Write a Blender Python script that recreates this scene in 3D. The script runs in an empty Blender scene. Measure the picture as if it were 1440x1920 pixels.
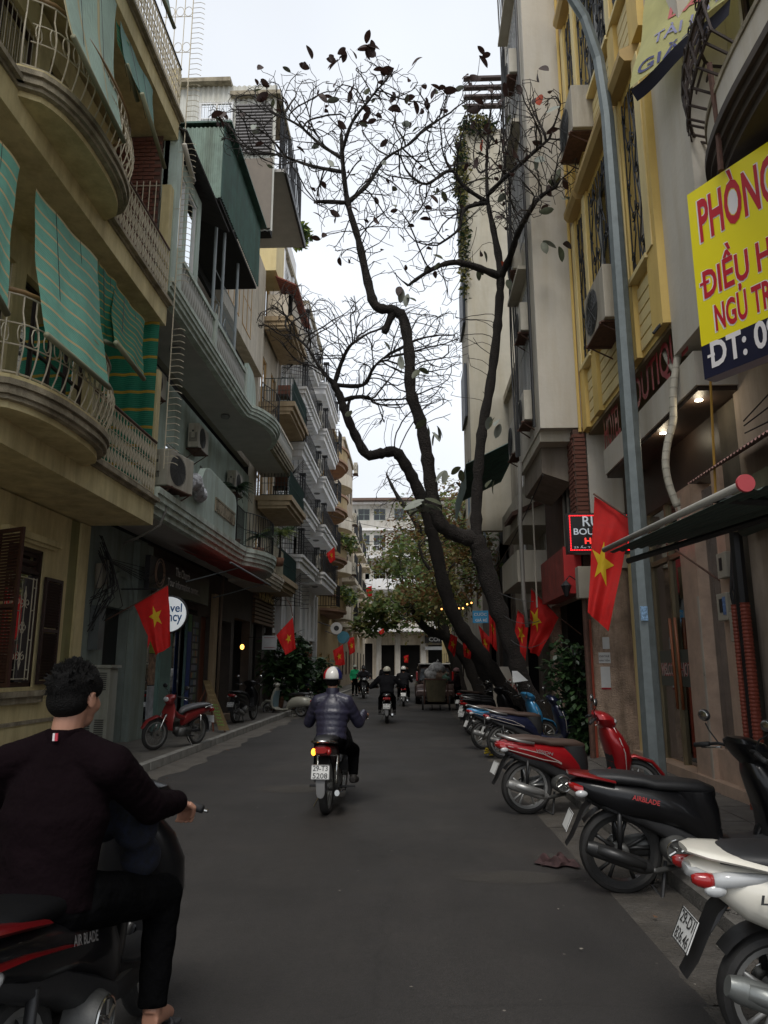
import bpy, math, random
import numpy as np
from mathutils import Vector, Matrix
R=math.radians; PI=math.pi
C=bpy.context.scene.collection
random.seed(7)
# ---------------------------------------------------------------- camera
HC=1.6; FPX=1378.0; PITCH=math.atan(290/FPX); YAW=0.03706
cd=bpy.data.cameras.new('camera'); cam=bpy.data.objects.new('camera',cd); C.objects.link(cam)
cam.location=(0,0,HC); cam.rotation_euler=(PI/2+PITCH,0,YAW)
cd.sensor_fit='VERTICAL'; cd.sensor_height=36.0; cd.lens=36.0*FPX/1920.0
cd.clip_start=0.05; cd.clip_end=3000
bpy.context.scene.camera=cam
# ---------------------------------------------------------------- light
SUN_EL=R(56); SUN_ROT=R(184)
w=bpy.data.worlds.new('World'); bpy.context.scene.world=w; w.use_nodes=True
nt=w.node_tree; nt.nodes.clear()
sky=nt.nodes.new('ShaderNodeTexSky'); sky.sky_type='NISHITA'; sky.sun_disc=False
sky.sun_elevation=SUN_EL; sky.sun_rotation=SUN_ROT; sky.dust_density=4; sky.air_density=1.2
tc=nt.nodes.new('ShaderNodeTexCoord'); nz=nt.nodes.new('ShaderNodeTexNoise'); nz.inputs['Scale'].default_value=1.6; nz.inputs['Detail'].default_value=3
mr=nt.nodes.new('ShaderNodeMapRange'); mr.inputs['From Min'].default_value=.3; mr.inputs['From Max'].default_value=.7; mr.inputs['To Min'].default_value=7.4; mr.inputs['To Max'].default_value=9.6
cl=nt.nodes.new('ShaderNodeMix'); cl.data_type='RGBA'; cl.blend_type='MULTIPLY'; cl.inputs['Factor'].default_value=1
mx=nt.nodes.new('ShaderNodeMix'); mx.data_type='RGBA'; mx.inputs['Factor'].default_value=.93
bg=nt.nodes.new('ShaderNodeBackground'); bg.inputs['Strength'].default_value=.1
wo=nt.nodes.new('ShaderNodeOutputWorld')
nt.links.new(tc.outputs['Generated'],nz.inputs['Vector']); nt.links.new(nz.outputs['Fac'],mr.inputs['Value'])
cl.inputs['A'].default_value=(.93,.975,1.04,1)
nt.links.new(mr.outputs['Result'],cl.inputs['B'])
nt.links.new(sky.outputs['Color'],mx.inputs['A']); nt.links.new(cl.outputs['Result'],mx.inputs['B'])
nt.links.new(mx.outputs['Result'],bg.inputs['Color']); nt.links.new(bg.outputs['Background'],wo.inputs['Surface'])
sd=bpy.data.lights.new('sun','SUN'); sd.energy=1.5; sd.angle=R(22); sd.color=(1,.96,.9)
so=bpy.data.objects.new('sun',sd); C.objects.link(so); so.location=(0,-5,40)
so.rotation_euler=(R(90)-SUN_EL,0,PI-SUN_ROT)
vs=bpy.context.scene.view_settings; vs.view_transform='Standard'; vs.look='None'; vs.gamma=1; vs.use_curve_mapping=False
vs.exposure=.26
# ---------------------------------------------------------------- pixel -> point
def ray(px,py):
    u=(px-720)/FPX; v=(960-py)/FPX
    d=(u, math.cos(PITCH)-math.sin(PITCH)*v, math.sin(PITCH)+math.cos(PITCH)*v)
    c,s=math.cos(YAW),math.sin(YAW)
    return Vector((c*d[0]-s*d[1], s*d[0]+c*d[1], d[2]))
def at(px,py,X=None,Y=None,Z=None):
    d=ray(px,py)
    t=X/d.x if X is not None else (Y/d.y if Y is not None else (Z-HC)/d.z)
    return d*t+Vector((0,0,HC))
# ---------------------------------------------------------------- materials
MT={}
def M(name,col,rough=.8,metal=0,noise=.12,scale=2.5,bump=.05,streak=0,emit=0,spec=.5,coat=0,bscale=None,fine=0):
    if name in MT: return MT[name]
    m=bpy.data.materials.new(name); m.use_nodes=True; t=m.node_tree; b=t.nodes['Principled BSDF']
    L=t.links.new
    b.inputs['Roughness'].default_value=rough; b.inputs['Metallic'].default_value=metal
    b.inputs['Specular IOR Level'].default_value=spec; b.inputs['Coat Weight'].default_value=coat
    tc=t.nodes.new('ShaderNodeTexCoord')
    n=t.nodes.new('ShaderNodeTexNoise'); n.inputs['Scale'].default_value=scale; n.inputs['Detail'].default_value=6; n.inputs['Roughness'].default_value=.65
    L(tc.outputs['Object'],n.inputs['Vector'])
    r=t.nodes.new('ShaderNodeValToRGB'); r.color_ramp.elements[0].position=.3; r.color_ramp.elements[1].position=.7
    r.color_ramp.elements[0].color=(*[max(0,c*(1-noise)) for c in col],1); r.color_ramp.elements[1].color=(*[min(1,c*(1+noise)) for c in col],1)
    L(n.outputs['Fac'],r.inputs['Fac']); out=r.outputs['Color']
    if streak>0:
        mp=t.nodes.new('ShaderNodeMapping'); mp.inputs['Scale'].default_value=(2.0,2.0,.22)
        n2=t.nodes.new('ShaderNodeTexNoise'); n2.inputs['Scale'].default_value=1.3; n2.inputs['Detail'].default_value=7; n2.inputs['Roughness'].default_value=.7
        L(tc.outputs['Object'],mp.inputs['Vector']); L(mp.outputs['Vector'],n2.inputs['Vector'])
        r2=t.nodes.new('ShaderNodeValToRGB'); r2.color_ramp.elements[0].position=.42; r2.color_ramp.elements[1].position=.66
        r2.color_ramp.elements[0].color=(1,1,1,1); k=1-streak; r2.color_ramp.elements[1].color=(k,k*.96,k*.88,1)
        L(n2.outputs['Fac'],r2.inputs['Fac'])
        mm=t.nodes.new('ShaderNodeMix'); mm.data_type='RGBA'; mm.blend_type='MULTIPLY'; mm.inputs['Factor'].default_value=1
        L(out,mm.inputs['A']); L(r2.outputs['Color'],mm.inputs['B']); out=mm.outputs['Result']
    L(out,b.inputs['Base Color'])
    if bump>0:
        n3=t.nodes.new('ShaderNodeTexNoise'); n3.inputs['Scale'].default_value=bscale or scale*14; n3.inputs['Detail'].default_value=4
        L(tc.outputs['Object'],n3.inputs['Vector'])
        bp=t.nodes.new('ShaderNodeBump'); bp.inputs['Strength'].default_value=min(1,bump*4); bp.inputs['Distance'].default_value=bump*.1
        L(n3.outputs['Fac'],bp.inputs['Height']); L(bp.outputs['Normal'],b.inputs['Normal'])
        if rough>.15:
            mr=t.nodes.new('ShaderNodeMapRange'); mr.inputs['To Min'].default_value=max(.05,rough-.12); mr.inputs['To Max'].default_value=min(1,rough+.12)
            L(n.outputs['Fac'],mr.inputs['Value']); L(mr.outputs['Result'],b.inputs['Roughness'])
    if emit>0:
        b.inputs['Emission Color'].default_value=(*col,1); b.inputs['Emission Strength'].default_value=emit
    MT[name]=m; return m
def glass(name,tint=(.7,.75,.72),trans=.6,rough=.03,ior=1.7):
    if name in MT: return MT[name]
    m=bpy.data.materials.new(name); m.use_nodes=True; t=m.node_tree; t.nodes.clear()
    g=t.nodes.new('ShaderNodeBsdfGlossy'); g.inputs['Roughness'].default_value=rough; g.inputs['Color'].default_value=(.9,.93,.95,1)
    tr=t.nodes.new('ShaderNodeBsdfTransparent'); tr.inputs['Color'].default_value=(*[c*trans for c in tint],1)
    f=t.nodes.new('ShaderNodeFresnel'); f.inputs['IOR'].default_value=ior
    x=t.nodes.new('ShaderNodeMixShader'); o=t.nodes.new('ShaderNodeOutputMaterial')
    n=t.nodes.new('ShaderNodeTexNoise'); n.inputs['Scale'].default_value=1.2; tc=t.nodes.new('ShaderNodeTexCoord')
    b=t.nodes.new('ShaderNodeBump'); b.inputs['Strength'].default_value=.06; b.inputs['Distance'].default_value=.02
    t.links.new(tc.outputs['Object'],n.inputs['Vector']); t.links.new(n.outputs['Fac'],b.inputs['Height']); t.links.new(b.outputs['Normal'],g.inputs['Normal'])
    t.links.new(f.outputs['Fac'],x.inputs['Fac']); t.links.new(tr.outputs[0],x.inputs[1]); t.links.new(g.outputs[0],x.inputs[2]); t.links.new(x.outputs[0],o.inputs['Surface'])
    MT[name]=m; return m
def stripes(name,base,stripe,n,wd,rough=.75,axis='Y',noise=.12,trans=0):
    """cloth or blind with printed stripes along its own UV"""
    m=M(name,base,rough,noise=noise,bump=.05,scale=6); t=m.node_tree; b=t.nodes['Principled BSDF']
    src=[l.from_socket for l in t.links if l.to_socket==b.inputs['Base Color']][0]
    uv=t.nodes.new('ShaderNodeUVMap'); sp=t.nodes.new('ShaderNodeSeparateXYZ'); t.links.new(uv.outputs['UV'],sp.inputs['Vector'])
    a=t.nodes.new('ShaderNodeMath'); a.operation='MULTIPLY'; a.inputs[1].default_value=n; t.links.new(sp.outputs[axis],a.inputs[0])
    f=t.nodes.new('ShaderNodeMath'); f.operation='FRACT'; t.links.new(a.outputs[0],f.inputs[0])
    g=t.nodes.new('ShaderNodeMath'); g.operation='LESS_THAN'; g.inputs[1].default_value=wd; t.links.new(f.outputs[0],g.inputs[0])
    mm=t.nodes.new('ShaderNodeMix'); mm.data_type='RGBA'; mm.inputs['B'].default_value=(*stripe,1)
    t.links.new(g.outputs[0],mm.inputs['Factor']); t.links.new(src,mm.inputs['A']); 
    # fine slat lines
    s2=t.nodes.new('ShaderNodeMath'); s2.operation='MULTIPLY'; s2.inputs[1].default_value=n*9*6.283; t.links.new(sp.outputs[axis],s2.inputs[0])
    s3=t.nodes.new('ShaderNodeMath'); s3.operation='SINE'; t.links.new(s2.outputs[0],s3.inputs[0])
    bp=t.nodes.new('ShaderNodeBump'); bp.inputs['Strength'].default_value=.5; bp.inputs['Distance'].default_value=.006
    t.links.new(s3.outputs[0],bp.inputs['Height']); t.links.new(bp.outputs['Normal'],b.inputs['Normal'])
    t.links.new(mm.outputs['Result'],b.inputs['Base Color']); 
    if trans:
        o=[x for x in t.nodes if x.type=='OUTPUT_MATERIAL'][0]; tl=t.nodes.new('ShaderNodeBsdfTranslucent'); t.links.new(mm.outputs['Result'],tl.inputs['Color'])
        ms=t.nodes.new('ShaderNodeMixShader'); ms.inputs['Fac'].default_value=trans
        t.links.new(b.outputs[0],ms.inputs[1]); t.links.new(tl.outputs[0],ms.inputs[2]); t.links.new(ms.outputs[0],o.inputs['Surface'])
    return m
def translucent(m,fac=.35):
    t=m.node_tree; b=t.nodes['Principled BSDF']; o=[x for x in t.nodes if x.type=='OUTPUT_MATERIAL'][0]
    src=[l.from_socket for l in t.links if l.to_socket==b.inputs['Base Color']][0]
    tl=t.nodes.new('ShaderNodeBsdfTranslucent'); t.links.new(src,tl.inputs['Color']); ms=t.nodes.new('ShaderNodeMixShader'); ms.inputs['Fac'].default_value=fac
    t.links.new(b.outputs[0],ms.inputs[1]); t.links.new(tl.outputs[0],ms.inputs[2]); t.links.new(ms.outputs[0],o.inputs['Surface']); return m
# ---------------------------------------------------------------- mesh builder
class Fr:
    """wall frame: u along the wall, v up, d out of the wall"""
    def __init__(s,o,a,n): s.o=Vector(o); s.a=Vector(a).normalized(); s.n=Vector(n).normalized()
    def p(s,u,v,d=0): return s.o+s.a*u+Vector((0,0,v))+s.n*d
def fcam(Y,x0=0): return Fr((x0,Y,0),(1,0,0),(0,-1,0))
WF=Fr((0,0,0),(1,0,0),(0,1,0))
class MB:
    def __init__(s): s.v=[]; s.f=[]; s.uv=None
    def add(s,vs,fs):
        k=len(s.v); s.v+= [tuple(p) for p in vs]; s.f+=[tuple(i+k for i in f) for f in fs]; return s
    def box(s,x0,x1,y0,y1,z0,z1):
        if x0>x1:x0,x1=x1,x0
        if y0>y1:y0,y1=y1,y0
        return s.add([(x0,y0,z0),(x1,y0,z0),(x1,y1,z0),(x0,y1,z0),(x0,y0,z1),(x1,y0,z1),(x1,y1,z1),(x0,y1,z1)],
            [(0,3,2,1),(4,5,6,7),(0,1,5,4),(1,2,6,5),(2,3,7,6),(3,0,4,7)])
    def fb(s,fr,u0,u1,v0,v1,d0,d1):
        P=[fr.p(u,v,d) for v in (v0,v1) for (u,d) in ((u0,d0),(u1,d0),(u1,d1),(u0,d1))]
        return s.add(P,[(0,3,2,1),(4,5,6,7),(0,1,5,4),(1,2,6,5),(2,3,7,6),(3,0,4,7)])
    def ob(s,c,size,rot=None):
        rot=rot or Matrix.Identity(3); c=Vector(c); a,b,e=[q/2 for q in size]
        P=[c+rot@Vector((x*a,y*b,z*e)) for z in (-1,1) for (x,y) in ((-1,-1),(1,-1),(1,1),(-1,1))]
        return s.add(P,[(0,3,2,1),(4,5,6,7),(0,1,5,4),(1,2,6,5),(2,3,7,6),(3,0,4,7)])
    def loft(s,rings,caps=True,closed=False):
        n=len(rings[0]); k=len(s.v)
        for r in rings: s.v+=[tuple(p) for p in r]
        m=len(rings)
        for i in range(m if closed else m-1):
            a=k+i*n; b=k+((i+1)%m)*n
            for j in range(n): s.f.append((a+j,a+(j+1)%n,b+(j+1)%n,b+j))
        if caps and not closed:
            s.f.append(tuple(k+j for j in range(n))[::-1]); s.f.append(tuple(k+(m-1)*n+j for j in range(n)))
        return s
    def tube(s,pts,r,n=6,caps=True,closed=False,flat=1.0):
        pts=[Vector(p) for p in pts]; m=len(pts)
        rr=r if isinstance(r,(list,tuple)) else [r]*m
        t0=(pts[1]-pts[0]).normalized(); up=Vector((0,0,1)) if abs(t0.z)<.9 else Vector((1,0,0))
        nrm=(up-t0*up.dot(t0)).normalized(); rings=[]
        for i in range(m):
            if closed: t=(pts[(i+1)%m]-pts[i-1])
            else: t=(pts[min(i+1,m-1)]-pts[max(i-1,0)])
            if t.length<1e-9: t=t0.copy()
            t.normalize(); nrm=(nrm-t*nrm.dot(t))
            if nrm.length<1e-6: nrm=t.orthogonal()
            nrm.normalize(); b=t.cross(nrm)
            rings.append([pts[i]+nrm*(math.cos(2*PI*j/n)*rr[i])+b*(math.sin(2*PI*j/n)*rr[i]*flat) for j in range(n)])
        return s.loft(rings,caps,closed)
    def cyl(s,p0,p1,r0,r1=None,n=12): return s.tube([p0,p1],[r0,r0 if r1 is None else r1],n)
    def prism(s,poly,fr,d0,d1):
        """polygon (u,v) in frame, pushed from d0 to d1"""
        n=len(poly); k=len(s.v)
        s.v+=[tuple(fr.p(u,v,d0)) for u,v in poly]+[tuple(fr.p(u,v,d1)) for u,v in poly]
        s.f.append(tuple(k+i for i in range(n))[::-1]); s.f.append(tuple(k+n+i for i in range(n)))
        for i in range(n): s.f.append((k+i,k+(i+1)%n,k+n+(i+1)%n,k+n+i))
        return s
    def slab(s,poly,z0,z1):
        n=len(poly); k=len(s.v)
        s.v+=[(x,y,z0) for x,y in poly]+[(x,y,z1) for x,y in poly]
        s.f.append(tuple(k+i for i in range(n))[::-1]); s.f.append(tuple(k+n+i for i in range(n)))
        for i in range(n): s.f.append((k+i,k+(i+1)%n,k+n+(i+1)%n,k+n+i))
        return s
    def grid(s,fn,nu,nv):
        k=len(s.v)
        if s.uv is None: s.uv={}
        for j in range(nv+1):
            for i in range(nu+1):
                s.uv[len(s.v)]=(i/nu,j/nv); s.v.append(tuple(fn(i/nu,j/nv)))
        for j in range(nv):
            for i in range(nu):
                a=k+j*(nu+1)+i; s.f.append((a,a+1,a+nu+2,a+nu+1))
        return s
    def sph(s,c,r,nu=12,nv=8,rot=None):
        c=Vector(c); r=r if isinstance(r,(tuple,list)) else (r,r,r); rot=rot or Matrix.Identity(3)
        rings=[]
        for i in range(1,nv):
            th=PI*i/nv; rings.append([c+rot@Vector((r[0]*math.sin(th)*math.cos(2*PI*j/nu),r[1]*math.sin(th)*math.sin(2*PI*j/nu),-r[2]*math.cos(th))) for j in range(nu)])
        k=len(s.v); s.loft(rings,caps=False); a=len(s.v); s.v.append(tuple(c+rot@Vector((0,0,-r[2])))); s.v.append(tuple(c+rot@Vector((0,0,r[2]))))
        for j in range(nu):
            s.f.append((k+(j+1)%nu,k+j,a)); q=k+(nv-2)*nu; s.f.append((q+j,q+(j+1)%nu,a+1))
        return s
    def lathe(s,prof,c,axis='Z',n=16,closed=False):
        """prof: (radius, height) list"""
        c=Vector(c); rings=[]
        for r,h in prof:
            ring=[]
            for j in range(n):
                a=2*PI*j/n; x,y=r*math.cos(a),r*math.sin(a)
                ring.append(c+(Vector((x,y,h)) if axis=='Z' else (Vector((x,h,y)) if axis=='Y' else Vector((h,x,y)))))
            rings.append(ring)
        return s.loft(rings,caps=not closed,closed=closed)
    def mesh(s,name,mat,smooth=False,off=None,rz=0):
        me=bpy.data.meshes.new(name); vs=s.v
        if off is not None:
            c,q=math.cos(-rz),math.sin(-rz)
            vs=[(c*(x-off[0])-q*(y-off[1]), q*(x-off[0])+c*(y-off[1]), z-off[2]) for x,y,z in vs]
        me.from_pydata(vs,[],s.f); 
        if mat: me.materials.append(mat)
        if smooth: 
            me.polygons.foreach_set('use_smooth',[True]*len(me.polygons))
            if smooth=='a': me.set_sharp_from_angle(angle=R(38))
        if s.uv:
            l=me.uv_layers.new(name='UVMap'); idx=np.zeros(len(me.loops),dtype=np.int32); me.loops.foreach_get('vertex_index',idx)
            l.data.foreach_set('uv',np.array([s.uv.get(int(i),(0,0)) for i in idx],dtype=np.float32).ravel())
        me.update(); return me
    def build(s,name,mat,parent=None,smooth=False,local=False,bevel=0,label=None,kind=None):
        off=None; rz=0
        if parent is not None and not local:
            r=parent
            while r.parent: r=r.parent
            off=tuple(r.location); rz=r.rotation_euler.z
        me=s.mesh(name,mat,smooth,off,rz); o=bpy.data.objects.new(name,me); C.objects.link(o); o.parent=parent
        if label: o['label']=label
        if kind: o['kind']=kind
        if bevel: 
            b=o.modifiers.new('bevel','BEVEL'); b.width=bevel; b.segments=2; b.limit_method='ANGLE'; b.angle_limit=R(40)
            if smooth: me.polygons.foreach_set('use_smooth',[True]*len(me.polygons))
        return o
    def solo(s,name,mat,label,cat,group=None,smooth=False,bevel=0):
        a=np.array(s.v); off=((a[:,0].min()+a[:,0].max())/2,(a[:,1].min()+a[:,1].max())/2,a[:,2].min())
        me=s.mesh(name,mat,smooth,off,0); o=bpy.data.objects.new(name,me); C.objects.link(o); o.location=off
        if bevel:
            b=o.modifiers.new('bevel','BEVEL'); b.width=bevel; b.segments=2; b.limit_method='ANGLE'
        o['label']=label; o['category']=cat
        if group: o['group']=group
        return o
def thing(name,label,cat,loc=(0,0,0),rz=0,group=None):
    o=bpy.data.objects.new(name,None); C.objects.link(o); o.location=loc; o.rotation_euler=(0,0,rz); o.empty_display_size=.2
    o['label']=label; o['category']=cat
    if group: o['group']=group
    return o
def struct(o): o['kind']='structure'; return o
def inst(me,name,parent,mat4=None,loc=None,rot=None,scale=None):
    """share one mesh as another part (world coordinates when parent has no rotation)"""
    o=bpy.data.objects.new(name,me); C.objects.link(o); o.parent=parent
    r=parent
    while r is not None and r.parent: r=r.parent
    if mat4 is not None: loc,q,scale=mat4.decompose(); o.rotation_euler=q.to_euler()
    l=Vector(loc if loc is not None else (0,0,0))
    if r is not None: l=Matrix.Rotation(-r.rotation_euler.z,3,'Z')@(l-r.location)
    o.location=l
    if rot is not None: o.rotation_euler=rot
    if scale is not None: o.scale=scale
    return o
def copy_tree(o,parent=None):
    kids=[c for c in o.children]; c=o.copy(); C.objects.link(c); c.parent=parent
    for k in kids: copy_tree(k,c)
    return c
# evaluation scene for text and modifiers
SC2=bpy.data.scenes.new('tmp')
def evalmesh(o):
    SC2.collection.objects.link(o); SC2.view_layers[0].update(); dg=SC2.view_layers[0].depsgraph or bpy.context.evaluated_depsgraph_get()
    me=bpy.data.meshes.new_from_object(o.evaluated_get(dg),depsgraph=dg); SC2.collection.objects.unlink(o); return me
def text(body,mat,parent,o,a,up,w=None,h=None,ext=.004,offset=0,name='lettering',align='LEFT',spacing=1.0,shear=0):
    """flat lettering: o = lower-left corner, a/up = unit directions, fitted to w x h"""
    cu=bpy.data.curves.new(name,'FONT'); cu.body=body; cu.size=1; cu.extrude=0; cu.offset=offset; cu.space_character=spacing; cu.shear=shear; cu.resolution_u=3; cu.align_x='LEFT'
    t=bpy.data.objects.new(name,cu); me=evalmesh(t); bpy.data.objects.remove(t)
    co=np.zeros(len(me.vertices)*3); me.vertices.foreach_get('co',co); co=co.reshape(-1,3)
    if len(co)==0: return None
    mn=co.min(0); mxx=co.max(0); sz=mxx-mn
    sx=w/sz[0] if w else h/sz[1]; sy=h/sz[1] if h else sx
    a=Vector(a).normalized(); up=Vector(up).normalized(); n=a.cross(up)
    o=Vector(o); mb=MB(); P=[o+a*((x-mn[0])*sx)+up*((y-mn[1])*sy) for x,y,z in co]
    k=len(P); F=[tuple(p.vertices) for p in me.polygons]
    mb.v=[tuple(p+n*ext) for p in P]; mb.f=F
    bpy.data.meshes.remove(me)
    return mb.build(name,mat,parent)
def remesh(mb,name,mat,parent,voxel=.014,smooth=6,local=False):
    me0=mb.mesh('t',None); t=bpy.data.objects.new('t',me0)
    m=t.modifiers.new('r','REMESH'); m.mode='VOXEL'; m.voxel_size=voxel; m.use_smooth_shade=True
    s=t.modifiers.new('s','SMOOTH'); s.factor=.5; s.iterations=smooth
    me=evalmesh(t); bpy.data.objects.remove(t); bpy.data.meshes.remove(me0); me.name=name
    if parent is not None and not local:
        r=parent
        while r.parent: r=r.parent
        me.transform((Matrix.Translation(r.location)@Matrix.Rotation(r.rotation_euler.z,4,'Z')).inverted())
    me.materials.clear(); me.materials.append(mat); o=bpy.data.objects.new(name,me); C.objects.link(o); o.parent=parent
    me.polygons.foreach_set('use_smooth',[True]*len(me.polygons))
    return o
def wall(mb,fr,u0,u1,v0,v1,openings=(),th=.2,d=0):
    us=sorted({u0,u1,*[q for o in openings for q in o[:2] if u0<q<u1]}); vs_=sorted({v0,v1,*[q for o in openings for q in o[2:4] if v0<q<v1]})
    for i in range(len(us)-1):
        run=None
        for j in range(len(vs_)-1):
            cu=(us[i]+us[i+1])/2; cv=(vs_[j]+vs_[j+1])/2
            solid=not any(o[0]<cu<o[1] and o[2]<cv<o[3] for o in openings)
            if solid and run is None: run=vs_[j]
            if not solid and run is not None: mb.fb(fr,us[i],us[i+1],run,vs_[j],d-th,d); run=None
        if run is not None: mb.fb(fr,us[i],us[i+1],run,v1,d-th,d)
    return mb
# ---------------------------------------------------------------- palette
cream=M('cream_paint',(.68,.58,.32),.8,noise=.12,streak=.3,bump=.08)
creamd=M('cream_soffit',(.55,.48,.32),.85,noise=.12,streak=.12)
ledge=M('weathered_ledge',(.38,.33,.24),.85,noise=.3,scale=5,streak=.5,bump=.15)
mint=M('mint_paint',(.50,.60,.54),.8,noise=.1,streak=.28,bump=.06)
mintl=M('mint_trim',(.56,.63,.56),.75,noise=.15,streak=.4,scale=4)
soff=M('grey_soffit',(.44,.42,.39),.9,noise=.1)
white=M('white_paint',(.84,.84,.85),.75,noise=.06,streak=.14)
offw=M('off_white_render',(.58,.54,.47),.85,noise=.07,scale=.8,streak=.12,bump=.1)
offw2=M('cream_render',(.52,.48,.40),.85,noise=.08,scale=.9,streak=.15,bump=.1)
yel=M('yellow_paint',(.72,.52,.17),.7,noise=.06,streak=.12)
yell=M('pale_yellow_paint',(.75,.62,.32),.7,noise=.06,streak=.12)
beige=M('beige_paint',(.46,.35,.22),.8,noise=.1,streak=.25)
beigew=M('pale_beige',(.68,.61,.5),.8,noise=.1,streak=.3)
orange=M('ochre_wood',(.55,.33,.12),.6,noise=.15)
brick=M('brown_brick',(.16,.06,.04),.85,noise=.25,scale=9)
mortar=M('mortar',(.10,.055,.04),.9)
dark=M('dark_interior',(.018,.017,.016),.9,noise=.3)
dwood=M('dark_brown_wood',(.035,.017,.012),.55,noise=.3,scale=8)
rwood=M('red_brown_wood',(.16,.055,.03),.5,noise=.2,scale=8)
blk=M('black_iron',(.02,.02,.022),.5,metal=.3,noise=.2)
rust=M('rusty_iron',(.10,.05,.035),.8,noise=.4,scale=12)
ivory=M('ivory_iron',(.56,.50,.38),.6,noise=.15,scale=12)
grey=M('galvanised_steel',(.15,.175,.178),.5,metal=.35,noise=.2,scale=7,bump=.03)
steel=M('polished_steel',(.5,.5,.5),.25,metal=1,noise=.1)
acw=M('ac_casing',(.50,.47,.40),.55,noise=.12,scale=4,streak=.3)
acd=M('ac_grille',(.06,.06,.06),.6)
black=M('black_rubber',(.016,.016,.017),.7,noise=.3,scale=20)
matblk=M('matt_black_plastic',(.02,.02,.021),.5)
tile_r=M('roof_tile_red',(.28,.09,.06),.8,noise=.3,scale=8)
greent=M('green_corrugated',(.045,.11,.085),.6,noise=.3,scale=3,streak=.35)
greenl=M('pale_green_corrugated',(.20,.28,.23),.65,noise=.3,scale=2,streak=.4)
wcorr=M('white_corrugated',(.58,.58,.53),.6,noise=.1,streak=.2)
conc=M('concrete',(.17,.155,.135),.9,noise=.25,scale=4,bump=.2)
concd=M('stained_concrete',(.12,.108,.092),.9,noise=.35,scale=3,bump=.25)
kerbm=M('kerb_stone',(.27,.26,.235),.85,noise=.3,scale=5,bump=.2)
marble=M('pink_marble',(.46,.33,.25),.3,noise=.2,scale=5,bump=0)
gls=glass('window_glass'); glsd=glass('dark_glass',trans=.25); glsc=glass('clear_door_glass',trans=.85,ior=3.6)
redp=M('red_cloth',(.62,.014,.012),.75,noise=.12,scale=9,bump=.08); translucent(redp,.3)
star=M('yellow_cloth',(.75,.52,.02),.75,noise=.06); translucent(star,.3)
bark=M('bark',(.024,.019,.016),.95,noise=.45,scale=9,bump=.6,bscale=38)
twigm=M('twig',(.03,.024,.02),.9,noise=.3)
orange_pl=M('orange_conduit',(.24,.05,.028),.6,noise=.15)
paper=M('paper',(.55,.56,.56),.8)
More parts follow.
